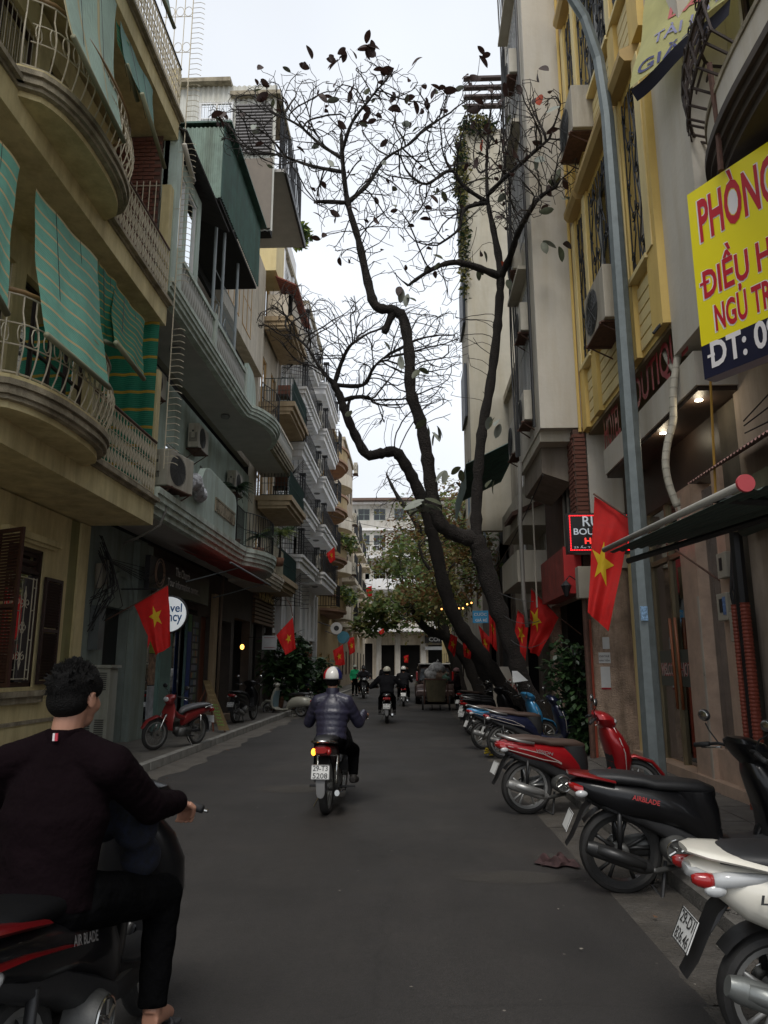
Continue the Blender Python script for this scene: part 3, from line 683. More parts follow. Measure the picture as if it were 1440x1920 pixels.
while v<17.4:
    if not (8.1<v<8.9 or 12.1<v<12.6): inst(pm,'prong',sp,loc=FG.p(.12,v,0))
    v+=.128
# ================================================================ mint house
L2=thing('townhouse','pale mint townhouse with deep balconies and balustrade on the left','townhouse',(-5.87,17,0),0)
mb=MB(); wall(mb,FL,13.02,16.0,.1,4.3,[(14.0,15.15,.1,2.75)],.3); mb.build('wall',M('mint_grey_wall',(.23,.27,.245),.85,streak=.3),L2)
box(FL,'door_leaf',M('dark_door',(.012,.013,.013),.5),L2,14.0,15.15,.1,2.75,-.28,-.2)
m=MB()
for k in range(12):
    a0,a1=PI*k/12,PI*(k+1)/12
    q=[(14.57+math.cos(a)*r_,2.75+math.sin(a)*r_*1.05) for a,r_ in ((a0,.7),(a1,.7),(a1,.6),(a0,.6))]; m.prism(q,FL,0,.07)
m.build('arch_moulding',M('mint_grey_wall',(0,0,0)),L2)
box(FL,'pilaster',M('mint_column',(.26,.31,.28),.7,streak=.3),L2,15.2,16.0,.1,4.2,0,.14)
# shop openings between 16 and 23.6
mb=MB(); wall(mb,FL,16.0,27.0,.1,4.3,[(16.3,20.1,.1,3.1),(20.5,21.4,.1,3.0),(22.2,24.0,.1,3.0),(24.4,26.8,.1,3.2)],.3); mb.build('wall',M('shop_wall',(.07,.055,.045),.8,noise=.3),L2)
box(FL,'shop_column',beige,L2,21.45,21.85,.1,3.7,.0,.12)
m=MB(); m.tube([FL.p(22.0,.1,.16),FL.p(22.0,3.2,.16),FL.p(22.1,4.3,.16)],.045,8); m.build('drainpipe',M('old_pipe',(.2,.15,.11),.7),L2,smooth=True)
box(FL,'door_leaf',rwood,L2,20.5,21.4,.1,3.0,-.2,-.12)
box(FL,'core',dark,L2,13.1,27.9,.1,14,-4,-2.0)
for (a,c) in ((16.35,17.5),(18.3,19.6)): window(L2,FL,a,c,.4,3.05,-.05,M('teal_frame',(.16,.26,.23),.6),panes=1,pane=gls)
box(FL,'shop_panel',M('teal_panel',(.17,.27,.24),.6),L2,17.5,18.3,.1,3.1,-.2,-.06)
# display cards and souvenirs inside the lit front
rn=random.Random(3); cards=[M('card%d'%i,c,.7) for i,c in enumerate([(.25,.24,.2),(.12,.16,.2),(.3,.16,.09),(.16,.2,.12),(.22,.21,.23)])]
cardT=thing('postcard_rack','dark rack of postcards and souvenirs standing in the shop front','rack',(-5.7,20.0,0.2))
for i in range(4):
    for j in range(12):
        u=19.62+i*.13; v=.55+j*.19; m=MB(); m.fb(FL,u,u+.1,v,v+.14,.05,.056); m.build('postcard',rn.choice(cards),cardT)
box(FL,'backboard',matblk,cardT,19.58,20.16,.4,2.95,.02,.05)
po=thing('standing_banner','green and blue advertising banner standing at the shop door','banner',(-5.7,19.3,.2))
box(FL,'banner_cloth',M('blue_print',(.03,.06,.22),.5),po,19.2,19.5,.5,2.5,.04,.05); box(FL,'banner_top',M('green_print',(.04,.16,.05),.5),po,19.2,19.5,2.5,2.95,.04,.05)
box(FL,'banner_foot',M('teal_print',(.12,.3,.33),.5),po,19.2,19.5,.2,.5,.035,.06)
po=thing('poster','tall yellow-green poster with photographs in the shop window','poster',(-5.7,16.9,.2))
box(FL,'poster_top',M('lime_print',(.25,.30,.03),.6),po,16.5,16.95,1.9,3.0,.01,.018); box(FL,'poster_photo',M('photo_print',(.28,.18,.12),.6,noise=.8,scale=9),po,16.5,16.95,1.2,1.88,.01,.018); box(FL,'poster_foot',M('pale_print',(.4,.42,.45),.6,noise=.5,scale=5),po,16.5,16.95,.3,1.18,.01,.018)
def bulge(u0,u1,d0,dm,n=14,s=1.0):
    return [(u0+(u1-u0)*i/n, d0+dm*math.sin(PI*i/n)**s) for i in range(n+1)]
edge=[(13.03,1.22)]+[(19.4,1.22)]+[(u,d) for u,d in bulge(20.2,23.6,1.25,.48,14,.75)]
def mould(T,fr,path,z0,z1,mat,under=soff,steps=4,out=.12):
    m=MB()
    for k in range(steps):
        a=z0+(z1-z0)*k/steps; b_=z0+(z1-z0)*(k+1)/steps
        o_=out*([-.9,-.4,-.05,.2,-.1][k]); outline_slab(m,fr,path,a,b_,o_,0)
    m.build('cornice',mat,T)
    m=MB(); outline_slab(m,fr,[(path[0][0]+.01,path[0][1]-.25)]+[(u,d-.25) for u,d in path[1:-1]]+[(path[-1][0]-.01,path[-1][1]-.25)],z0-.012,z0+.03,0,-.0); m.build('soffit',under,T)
mould(L2,FL,edge,4.38,4.86,mintl); mould(L2,FL,edge,8.72,9.1,mintl)
# rear wall of the first and second floors
mb=MB(); wall(mb,FL,13.02,27.0,4.86,8.72,[(13.7,15.8,5.3,7.2),(17.6,18.8,5.0,7.2),(20.6,22.4,5.0,7.4)],.2,-.3+.0)
mb.build('wall',mint,L2)
window(L2,FL,13.7,15.8,5.3,7.2,-.3,matblk,panes=4,grille='bars',gmat=blk); window(L2,FL,17.6,18.8,5.0,7.2,-.3,white,panes=2); window(L2,FL,20.6,22.4,5.0,7.4,-.3,dwood,panes=2)
mb=MB(); mb.fb(FL,13.6,15.9,7.25,7.35,-.3,-.12); mb.fb(FL,13.55,15.95,7.35,7.9,-.3,-.24); mb.build('window_hood',dwood,L2)
# solid parapet, rounded, with a pierced strip
pp=[(14.2,4.86)]; pp+=[(19.05,4.86),(19.05,5.75)]; pp+=[(18.75+.3*math.cos(a),5.75+.3*math.sin(a)) for a in [PI/8*k for k in range(5)]][1:]
pp+=[(16.4,6.12),(16.0,6.02),(15.75,5.75),(15.3,5.3),(14.6,5.1),(14.2,5.05)]
MB().prism(pp,FL,1.08,1.22).build('parapet',mint,L2,bevel=.015)
m=MB(); 
for k in range(9):
    u=16.9+k*.22
    for (a,b_,c,d_) in ((0,.16,.02,.05),(0,.04,.05,.3),(.08,.12,.12,.34),(0,.2,.32,.36),(.15,.18,.05,.24)): m.fb(FL,u+a,u+b_,5.2+c,5.2+d_,1.222,1.25)
m.build('meander_relief',ledge,L2)
mb=MB(); mb.fb(FL,13.05,13.9,4.86,6.1,.35,.5); mb.build('side_screen',mint,L2)
for k in range(3):
    m=MB()
    for (a,b_,c,d_) in ((0,.2,.0,.03),(0,.03,.03,.24),(.09,.12,.08,.3),(0,.2,.28,.31)): m.fb(FL,13.15+k*.24+a,13.15+k*.24+b_,5.2+c,5.2+d_,.502,.53)
    m.build('meander_block',white,L2)
rail(L2,FL,[(19.15,1.2)]+bulge(20.2,23.4,1.18,.48,14,.75),4.88,1.0,blk,'mid',.14,.011)
# second-floor balustrade of turned balusters
tb=MB().lathe([(.035,0),(.05,.04),(.03,.1),(.055,.25),(.06,.33),(.03,.5),(.045,.62),(.035,.66)],(0,0,0),n=8).mesh('baluster',M('balustrade_white',(.5,.5,.47),.7,streak=.3),smooth=True)
bal=MB(); bal.fb(FL,13.5,19.6,9.8,9.9,1.06,1.2); bal.fb(FL,13.5,19.6,9.1,9.15,1.04,1.2); bo=bal.build('balustrade',mintl,L2)
for k in range(39):
    u=13.62+k*.155
    if 16.2<u<16.5: continue
    inst(tb,'baluster',bo,loc=FL.p(u,9.15,1.13))
for u in (16.25,19.55,13.42): box(FL,'pier',mintl,bo,u,u+.18,9.1,9.98,1.03,1.21)
pp=[(19.75,9.1),(20.9,9.1),(20.9,9.5),(20.75,9.9),(20.4,10.15),(19.75,10.2)]; MB().prism(pp,FL,1.1,1.22).build('parapet',mint,L2,bevel=.01)
rail(L2,FL,[(20.9,1.4)]+bulge(20.9,23.4,1.25,.42,12,.7)[1:],9.12,.95,blk,'mid',.16,.011)
# enclosed room with windows on the second floor
mb=MB(); wall(mb,FL,13.02,15.3,9.1,12.3,[(13.25,14.2,9.6,12.0),(14.35,15.05,9.6,12.0)],.12,1.0); mb.fb(FL,15.18,15.3,9.1,12.3,-.3,.88); mb.build('room_wall',mint,L2)
wg=glass('bright_glass',(.9,.95,1),.5,.02)
window(L2,FL,13.25,14.2,9.6,12.0,1.0,white,panes=2,pane=wg,curtain=M('net_curtain',(.6,.62,.65),.9)); window(L2,FL,14.35,15.05,9.6,12.0,1.0,white,panes=1,pane=wg,curtain=M('net_curtain',(0,0,0)))
box(FL,'pier',mint,L2,13.02,13.3,8.8,12.5,.9,1.18)
mb=MB(); wall(mb,FL,15.3,27.0,9.1,12.6,[(16.2,17.6,9.3,11.8),(19,20,9.3,11.6),(21.5,23.2,9.3,11.6)],.2,-.3); mb.build('wall',M('tan_wall',(.30,.26,.2),.85,streak=.2),L2)
for u in (16.6,17.4,18.9): MB().tube([FL.p(u,9.1,1.0),FL.p(u,13.0,1.0)],.04,8).build('post',M('grey_paint_steel',(.32,.36,.37),.5),L2)
m=MB(); 
for u in (16.6,17.4): m.tube([FL.p(u,9.9,1.0),FL.p(u+.4,10.6,1.0),FL.p(u+.8,9.9,1.0)],.015,4)
for v in (10.0,10.7,11.4): m.tube([FL.p(16.6,v,1.0),FL.p(18.9,v,1.0)],.014,4)
for k in range(14): m.tube([FL.p(17.4+k*.11,9.95,1.0),FL.p(17.4+k*.11,11.4,1.0)],.007,4)
m.build('gate_lattice',M('grey_paint_steel',(0,0,0)),L2)
# tiled lean-to and green corrugated box
def corrugated(fr,u0,u1,v0,v1,d,mat,T,name,dep=.022,pitch=.11,d1=None,sub=4):
    """sheet with real corrugations running up the slope; d at v0, d1 at v1"""
    d1=d if d1 is None else d1; n=int((u1-u0)/pitch*sub); m=MB()
    m.grid(lambda s,t:fr.p(u0+(u1-u0)*s,v0+(v1-v0)*t,d+(d1-d)*t+dep*math.sin(2*PI*s*(u1-u0)/pitch)),n,1)
    return m.build(name,mat,T,smooth=True)
bxm=greent
corrugated(FL,15.97,20.4,12.95,15.0,1.25,greent,L2,'corrugated_front')
FE=Fr((-5.87,15.95,0),(1,0,0),(0,-1,0))
corrugated(FE,.2,1.25,12.9,14.9,0,greenl,L2,'corrugated_end')
box(FL,'roof_sheet',greent,L2,15.9,20.5,15.0,15.05,-2.5,1.45)
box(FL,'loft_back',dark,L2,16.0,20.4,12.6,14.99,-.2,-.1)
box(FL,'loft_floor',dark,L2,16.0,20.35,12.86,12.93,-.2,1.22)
rt=MB()
for k in range(15):
    for j in range(5): rt.ob(FL.p(13.1+k*.24,12.95-j*.13,.12+j*.27),(.31,.23,.035),Matrix.Rotation(.43,3,'Y'))
rt.build('tiled_lean_to',M('dark_tiles',(.04,.035,.035),.8),L2)
MB().tube([at(345,270,X=-4.4),at(352,300,X=-4.4),at(363,340,X=-4.4)],.05,10).build('drainpipe',M('pvc_pipe',(.5,.47,.4),.6),L2,smooth=True)
# long slab continuing above the next fronts
mould(L2,FL,[(23.65,1.25),(28.0,1.25)],8.95,9.35,ledge); mould(L2,FL,[(23.3,1.15),(27.0,1.15)],4.3,4.75,beigew)
tb2=tb
bo=MB().fb(FL,23.9,27.9,10.0,10.1,1.1,1.22).build('balustrade',beigew,L2)
for k in range(22): inst(tb2,'baluster',bo,loc=FL.p(23.98+k*.18,9.35,1.16))
rail(L2,FL,[(23.4,1.1),(27,1.1)],4.8,.95,ivory,'mid',.16,.012)
for (u,v) in ((15.4,8.7),(20.0,8.7),(23.0,8.9)):
    T=thing('ceiling_lamp','round unlit lamp under the mint soffit '+{15.4:'nearest the striped side blind',20.0:'midway along the slab',23.0:'at the curved far end'}[u],'lamp',FL.p(u,v-.06,.55),0,'soffit lamps')
    MB().lathe([(.0,-.03),(.1,-.03),(.13,0),(.13,.05)],(0,0,0),n=16).build('lamp_shade',M('lamp_shade_grey',(.2,.2,.19),.5),T,smooth=True,local=True)
for (u,v) in ((22.1,4.3),):
    pass
# upper house with white corrugated flank
L2b=thing('rooftop_house','white corrugated rooftop house with barred windows above the green box','house',(-6,21,13),0)
FW=Fr((-9.0,20.7,0),(1,0,0),(0,-1,0))
corrugated(FW,0,4.7,15.05,20.4,0,wcorr,L2b,'corrugated_wall',.03,.17)
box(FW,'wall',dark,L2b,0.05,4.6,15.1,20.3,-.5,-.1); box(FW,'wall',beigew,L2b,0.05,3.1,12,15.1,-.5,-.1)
box(FW,'roof_edge',ledge,L2b,-.2,3.2,20.4,20.55,-2,.25)
box(FW,'roof_edge',ledge,L2b,3.2,4.85,19.9,20.05,-2,.2)
window(L2b,FW,2.2,3.3,17.9,19.7,.14,white,panes=2,rows=3,grille='bars',gmat=white,pane=gls)
lv=MB()
for k in range(16): lv.fb(FW,3.4,4.6,17.8+k*.115,17.85+k*.115,.05,.14)
lv.build('louvred_vent',M('grey_louvre',(.16,.15,.15),.6),L2b)
box(FW,'wall',M('brownish_render',(.2,.17,.14),.9),L2b,3.0,4.65,15.1,17.6,.03,.08)
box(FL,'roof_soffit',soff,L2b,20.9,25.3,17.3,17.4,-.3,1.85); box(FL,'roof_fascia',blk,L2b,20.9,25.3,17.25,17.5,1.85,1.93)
box(FL,'wall',beigew,L2b,20.75,26.9,12.7,17.25,-.3,.1)
window(L2b,FL,21.3,22.8,13.2,15.4,.15,orange,panes=2,rows=2); window(L2b,FL,23.3,24.6,13.2,15.4,.15,orange,panes=2,rows=2)
g=MB(); F2=Fr((-4.2,0,0),(0,1,0),(1,0,0)); scrolls(g,F2,21.0,25.5,17.5,20.2,0,.02,.9); g.build('roof_grille',blk,L2b)
# ---- wall units
def lx(px,py,X_): p=at(px,py,X=X_); return p
ac((-4.95,14.0,5.0),R(-12),'rusty beige air conditioner standing on the mint balcony edge',1.0,.72,.42)
ac((-6.1,15.9,7.75),0,'air conditioner under the mint soffit nearest the spiked grille',.9,.62)
ac((-6.1,19.6,7.5),0,'air conditioner above the mint doorway midway along the balcony',.95,.68)
ac((-6.1,24.0,7.3),0,'air conditioner half hidden behind the balcony palm',1.0,.72)
bun=thing('bundle','crumpled silvery plastic sheet bundle lying on the mint parapet','bundle',(-4.65,15.1,5.1))
b=MB(); rn=random.Random(5)
for k in range(7): b.sph((-4.6+rn.uniform(-.08,.1),14.65+k*.16,5.28+.08*math.sin(k)+.05),(.16,.18,.15+rn.uniform(0,.07)),9,6,Matrix.Rotation(rn.uniform(0,3),3,'X'))
remesh(b,'sheet',M('crumpled_plastic',(.4,.4,.42),.35,noise=.7,scale=9,bump=.5,bscale=11),bun,.03,2)
# shop sign
sg=thing('shop_sign','black shop sign reading The Church Tour information center','sign',(-5.5,18.5,3.4))
FSg=Fr((-5.35,0,0),(0,1,0),(1,0,0)); sx=lambda px,py: at(px,py,X=-5.345)
a,b=sx(283,1040),sx(283,1104); e=sx(393,1090)
box(FSg,'board',M('sign_black',(.012,.012,.014),.4,noise=.3),sg,a.y,e.y,b.z,a.z,-.1,0)
sw=M('sign_letter',(.55,.53,.5),.6)
def sgt(body,p0,p1,h_,mt):
    p=sx(*p0); q=sx(*p1); text(body,mt,sg,FSg.p(p.y,p.z,.004),(0,1,0),(0,0,1),w=q.y-p.y,h=h_,offset=.012)
sgt('The Church',(329,1080),(356,1080),.2,sw); sgt('Tour information center',(314,1097),(372,1097),.17,sw); sgt('Visa - Bus - Train tickets',(330,1104),(375,1106),.07,M('sign_dim',(.25,.23,.22),.6))
m=MB(); c0=sx(300,1074)
for rr in (.3,.23): m.tube([FSg.p(c0.y+math.cos(a_)*rr,c0.z+math.sin(a_)*rr,.01) for a_ in [k*PI/12 for k in range(24)]],.01,5,closed=True)
m.build('emblem',M('emblem_brown',(.2,.12,.08),.5),sg)
# round travel-agency lightbox
rs=thing('round_sign','round white lit sign with blue travel agency lettering','sign',at(318,1152,X=-4.75))
c=at(318,1152,X=-4.75); c.y+=0
lit=M('lit_white',(.75,.8,.82),.5,noise=.02,bump=0,emit=.3)
MB().lathe([(.0,-.06),(.34,-.06),(.34,.06),(0,.06)],c,'Y',n=32).build('light_box',lit,rs)
MB().tube([c+Vector((math.cos(a)*.345,0,math.sin(a)*.345)) for a in [k*PI/16 for k in range(32)]],.03,6,closed=True).build('rim',matblk,rs)
bt_=M('blue_letter',(.02,.12,.32),.5)
text('Travel',bt_,rs,c+Vector((-.28,-.064,.04)),(1,0,0),(0,0,1),w=.54,h=.17,offset=.015)
text('agency',bt_,rs,c+Vector((-.29,-.064,-.2)),(1,0,0),(0,0,1),w=.56,h=.19,offset=.015)
MB().tube([c+Vector((0,0,.34)),c+Vector((-.3,0,.5)),c+Vector((-1.0,0,.5))],.015,6).build('bracket',blk,rs)
# red shade with arms
sh=thing('shop_awning','dark red fabric shop awning with arms below the mint balcony','awning',(-4.8,18,4.2))
MB().grid(lambda u,v:(-5.4+1.25*v,16.6+4.9*u,4.3-.35*v+.01*math.sin(u*30)-.05*math.sin(PI*v)),30,6).build('awning_cloth',M('dark_red_cloth',(.30,.03,.02),.8),sh,smooth=True)
for u in (17.2,20.6): MB().tube([(-5.6,u,3.5),(-4.15,u+.3,3.94)],.016,6).build('arm',grey,sh)
MB().tube([(-4.14,16.6,3.94),(-4.14,21.5,3.94)],.025,8).build('front_bar',grey,sh)
# conduit and cables
cb=thing('cable_bundle','grey conduit and hanging cables at the first-floor corner','cable',(-5.3,13.2,3.2))
MB().tube([at(312,930,X=-4.7),at(310,960,X=-4.7),at(300,985,X=-4.75),(-5.2,13.6,4.0),(-5.5,13.7,3.9)],.025,8).build('conduit',M('grey_pvc',(.2,.19,.17),.6),cb,smooth=True)
rn=random.Random(8); m=MB()
for k in range(16):
    a=Vector((-5.75,13.25+rn.uniform(-.1,.3),3.9+rn.uniform(-.3,.1))); b=Vector((-5.8,13.1+rn.uniform(0,.4),2.6+rn.uniform(-.5,.3))); mid=(a+b)/2+Vector((.15+rn.uniform(0,.2),rn.uniform(-.3,.5),rn.uniform(-.3,.1)))
    m.tube([a,a.lerp(mid,.5)+Vector((.06,0,0)),mid,mid.lerp(b,.5),b],.009,5)
for k in range(5): m.tube([(-5.75,13.3,3.6),(-5.3,14.2+k*.4,3.75-rn.uniform(.1,.5)),(-5.5,16+k*.3,3.9)],.008,5)
m.build('cables',blk,cb)
for i,(y,z) in enumerate(((13.2,3.25),(13.45,3.35))): MB().tube([(-5.7,y,z-.25),(-5.72,y,z+.2)],.07,10).build('junction',M('old_box',(.22,.2,.16),.7),cb,smooth=True)
MB().box(-5.86,-5.68,13.3,13.55,1.9,2.7).build('meter_box',M('meter_dark',(.1,.11,.11),.3),cb)
cab=thing('electric_cabinet','pale grey street electric cabinet with vents by the arched door','cabinet',(-5.5,13.3,.12))
MB().box(-5.82,-5.32,13.1,13.45,.12,1.58).build('cabinet_body',M('cabinet_grey',(.30,.31,.27),.6,streak=.3),cab,bevel=.01)
MB().box(-5.85,-5.28,13.05,13.5,1.58,1.63).build('cabinet_lid',M('cabinet_grey',(0,0,0)),cab)
m=MB()
for k in range(9):
    for j in range(2): m.box(-5.78+j*.24,-5.62+j*.24,13.09,13.1,.4+k*.035,.415+k*.035); m.box(-5.78+j*.24,-5.62+j*.24,13.09,13.1,1.2+k*.035,1.215+k*.035)
m.build('vents',matblk,cab)
# ================================================================ further houses on the left
def facade(T,fr,u0,u1,d,mat,levels,ww,wh,frame,n=2,panes=2,th=.25,curt=None,pane=None,top=None,door=False):
    """one wall per storey with real openings and windows; levels = floor heights"""
    for z0,z1 in zip(levels,levels[1:]):
        w_=(u1-u0)/n; ops=[]
        for i in range(n):
            c=u0+w_*(i+.5); b=z0+(.12 if door else .85); ops.append((c-ww/2,c+ww/2,b,min(z1-.35,b+wh)))
        mb=MB(); wall(mb,fr,u0,u1,z0,z1-.002,ops,th,d); mb.build('wall',mat,T)
        for o in ops: window(T,fr,o[0],o[1],o[2],o[3],d,frame,panes=panes,pane=pane,curtain=curt)
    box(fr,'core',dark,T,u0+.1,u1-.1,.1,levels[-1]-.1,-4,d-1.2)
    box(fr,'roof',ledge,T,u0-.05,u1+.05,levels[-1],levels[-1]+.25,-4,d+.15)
L3=thing('townhouse','beige townhouse with box balconies and glass rails, after the mint balustrade','townhouse',(-5.87,29,0))
facade(L3,FL,27.05,31.2,-.1,beigew,[4.4,7.9,11.7,15.2,18.6],1.2,2.2,orange,2,2,door=True)
mb=MB(); wall(mb,FL,27.05,31.2,.1,4.4,[(27.4,29.0,.1,3.2),(29.5,31,.1,3.2)],.25); mb.build('wall',M('shop_wall',(0,0,0)),L3)
for k in range(13): box(FL,'board',M('brown_slats',(.16,.10,.06),.6),L3,27.1,31.1,3.2+k*.15,3.3+k*.15,.0,.1)
gold=M('gold_letter',(.55,.36,.06),.35,metal=.6)
T=thing('sign_letters','small gold capital letters on brown wooden slats, left side','sign',(-5.7,28,3.9)); text('VIKING',gold,T,FL.p(27.4,4.1,.12),(0,1,0),(0,0,1),w=3.0,h=.42,offset=.02,ext=.03)
for (z,de) in ((4.5,.95),(7.55,1.22),(11.35,1.25),(15.0,1.1)):
    m=MB(); m.fb(FL,27.4,31.1,z,z+.12,0,de-.1); m.fb(FL,27.35,31.15,z+.12,z+.3,0,de); m.fb(FL,27.3,31.2,z+.3,z+.5,-.1,de+.1); m.build('balcony_box',beige,L3)
    if z<14:
        rail(L3,FL,[(27.4,.1),(27.4,de),(31.1,de),(31.1,.1)],z+.5,1.0,M('dark_green_iron',(.03,.06,.055),.5),'mid',.13,.012)
        box(FL,'glass_rail',M('teal_glass',(.05,.09,.09),.15),L3,27.5,31.0,z+.6,z+1.3,de-.07,de-.05)
    else: 
        m=MB(); m.fb(FL,27.4,31.1,z+.5,z+1.5,de-.15,de); m.fb(FL,27.4,27.55,z+.5,z+1.5,.1,de); m.build('parapet',beigew,L3)
m=MB()
for k in range(20): m.ob(FL.p(27.2+k*.2,16.95,.9),(1.0,.17,.05),Matrix.Rotation(.45,3,'Y'))
m.build('tiled_eave',tile_r,L3)
box(FL,'bay',yell,L3,26.9,28.6,17.3,20.6,-.3,.5)
for z in (7.9+.65,11.7+.65):
    T=thing('wicker_chair','dark wicker chair on the '+('lower' if z<10 else 'upper')+' beige balcony','chair',FL.p(27.95,z-.5,.75),0,'chairs on the beige balconies')
    m=MB(); m.box(-.25,.25,-.25,.25,.38,.46); m.build('seat',dwood,T,local=True); MB().box(-.25,.25,.18,.25,.46,1.0).build('backrest',rwood,T,local=True)
    for sx in(-.22,.22):
        for sy in(-.22,.22): MB().box(sx-.025,sx+.025,sy-.025,sy+.025,0,.378).build('leg',dwood,T,local=True)
# ---- white house
L4=thing('townhouse','tall white townhouse with stacked black-railed balconies on the left','townhouse',(-5.87,37,0))
lv=[3.0,5.7+.6,8.15+.6,10.7+.6,13.3+.6,15.9+.6,18.6,21.0]
facade(L4,FL,31.25,36.9,-.1,white,lv,1.1,1.9,white,2,2,pane=gls,door=True)
facade(L4,FL,36.9,43.4,.25,white,lv,1.1,1.9,white,2,2,pane=gls,door=True)
mb=MB(); wall(mb,FL,31.25,43.4,.1,3.0,[(32,34,.1,2.8),(34.6,36.4,.1,2.8),(37.4,39.6,.1,2.8),(40,43,.1,2.8)],.3,.1); mb.build('wall',M('beige_base',(.42,.35,.27),.8,streak=.3),L4)
for u in (31.3,34.1,36.5,39.7,43.0): box(FL,'pilaster',white,L4,u,u+.45,.1,5.6,.1,.35)
for u in (31.3,33.9,36.7,39.9,43.05):
    for z0,z1 in zip(lv[1:],lv[2:]): box(FL,'pilaster',white,L4,u,u+.3,z0+.01,z1-.01,-.1 if u<36.6 else .25,.02 if u<36.6 else .38)
for z in (5.7,8.15,10.7,13.3,15.9):
    for (a,b,de) in ((30.9,36.3,1.27),(36.9,43.1,1.5)):
        m=MB(); m.fb(FL,a+.15,b-.15,z,z+.3,-.1,de-.16); m.fb(FL,a+.07,b-.07,z+.3,z+.48,-.1,de-.07); m.fb(FL,a,b,z+.48,z+.6,-.1,de); m.build('balcony_slab',white,L4)
        rail(L4,FL,[(a+.1,.1),(a+.1,de-.1),(b-.1,de-.1),(b-.1,.1)],z+.6,.95,blk,'mid',.19,.009)
        for (u,d) in ((a+.1,de-.1),(b-.1,de-.1)): 
            p=MB()
            for (x,y) in ((-.1,-.1),(.1,-.1),(-.1,.1),(.1,.1)): p.fb(FL,u+x-.015,u+x+.015,z+.6,z+1.65,d+y-.015,d+y+.015)
            p.fb(FL,u-.15,u+.15,z+1.65,z+1.72,d-.15,d+.15); p.fb(FL,u-.04,u+.04,z+.6,z+1.66,d-.04,d+.04); p.build('iron_post',blk,L4)
    MB().lathe([(0,-.08),(.14,-.05),(.18,0)],FL.p(38.2,z-.002,.85),n=12).build('ceiling_lamp',M('lamp_shade_grey',(0,0,0)),L4,smooth=True)
    g=MB(); FGG=Fr(FL.p(31.0,0,0),(1,0,0),(0,-1,0))
    for i in range(6): g.tube([FGG.p(.15+i*.2,z-1.6,0),FGG.p(.15+i*.2,z-.2,0)],.011,4); g.tube([FGG.p(.1,z-.3-i*.25,0),FGG.p(1.3,z-1.0-i*.12,0)],.01,4); g.tube([FGG.p(.1,z-1.5+i*.1,0),FGG.p(1.2,z-.2-i*.1,0)],.01,4)
    for i in range(9): g.tube([FGG.p(1.2,z-1.7+i*.18,0),FGG.p(1.55,z-1.7+i*.18,0)],.011,4)
    g.build('climb_guard',blk,L4)
    ac(FL.p(36.55,z+.7,1.0),0,'air conditioner between white balconies, '+{5.7:'first',8.15:'second',10.7:'third',13.3:'fourth',15.9:'fifth'}[z]+' from the street',.8,.62,brk=False)
box(FL,'attic_wall',white,L4,31.3,36.5,21.3,23.2,-1,-.3)
# ---- ochre house with round balconies
L5=thing('townhouse','ochre townhouse with rounded balconies and spiked corner on the left','townhouse',(-5.87,50,0))
ochre=M('ochre_paint',(.44,.32,.16),.8,noise=.1,streak=.25); pinkst=M('pink_band',(.34,.20,.13),.8,noise=.15)
facade(L5,FL,43.5,56.5,.3,ochre,[.1,4.6,8.2,11.6,15.0,18.2],1.2,2.2,orange,3,2,door=True)
for z in (5.1,8.4,11.6,14.8):
    pth=bulge(44.5,50.5,.3,1.45,16,.6)
    m=MB(); outline_slab(m,FL,pth,z-.35,z-.15,-.25,0); outline_slab(m,FL,pth,z-.15,z,-.05,0); m.build('balcony_slab',pinkst,L5)
    m=MB(); outline_slab(m,FL,pth,z+.002,z+.75,-.1,0); m.build('parapet',ochre,L5)
    m=MB(); outline_slab(m,FL,pth,z+.75,z+.9,0,0); m.build('parapet_cap',pinkst,L5)
    m=MB(); outline_slab(m,FL,bulge(51.5,55.8,.3,1.2,12,.6),z-.2,z+.7,0,0); m.build('balcony',beigew,L5)
    rail(L5,FL,[(43.7,.3),(43.7,1.4),(44.9,1.5)],z,1.3,blk,'mid',.16,.015)
g=MB()
for k in range(58): v=5+k*.24; g.tube([(-4.75,43.45,v),(-4.35,43.45,v)],.012,4)
g.tube([(-4.75,43.45,5),(-4.75,43.45,19)],.014,4)
g.build('spikes',rust,L5)
L6=thing('townhouse','narrow tan townhouse with window cages far down the left side','townhouse',(-5.87,62,0))
facade(L6,FL,56.6,66,.5,M('tan_paint',(.40,.33,.25),.8,streak=.3),[.1,4.5,8,11.5,15,19.5],1.4,1.9,dwood,3,2)
L7=thing('townhouse','yellow-beige townhouse with balconies last before the end building','townhouse',(-5.87,75,0))
facade(L7,FL,66.1,84,.6,beigew,[.1,4.5,8,11.5,15],1.5,2.0,matblk,4,2)
for z in (4.6,8.1,11.6):
    for T,a,b in ((L6,57,60.5),(L6,62,65.5),(L7,67,72),(L7,75,80)):
        m=MB(); m.fb(FL,a,b,z,z+.3,.4,1.5); m.build('balcony_slab',beigew,T)
        g=MB(); 
        for k in range(int((b-a)/.22)+1): g.tube([FL.p(a+k*.22,z+.3,1.45),FL.p(a+k*.22,z+(2.3 if T is L6 else 1.3),1.45)],.018,4)
        for v in (z+.35,z+1.3): g.tube([FL.p(a,v,1.45),FL.p(b,v,1.45)],.02,4)
        for k in range(5): g.tube([FL.p(a,z+.3,.6+k*.2),FL.p(a,z+1.3,.6+k*.2)],.018,4)
        g.build('railing',blk,T)
nm=['top','second from top','third from top','lowest']
for k,(px,py) in enumerate(((664,890),(662,985),(660,1078),(662,1120))):
    p=at(px,py,X=-4.6); ac(p,0,'air conditioner on the ochre corner, '+nm[k]+' in its column',1.0,.9,group='units on the ochre corner')
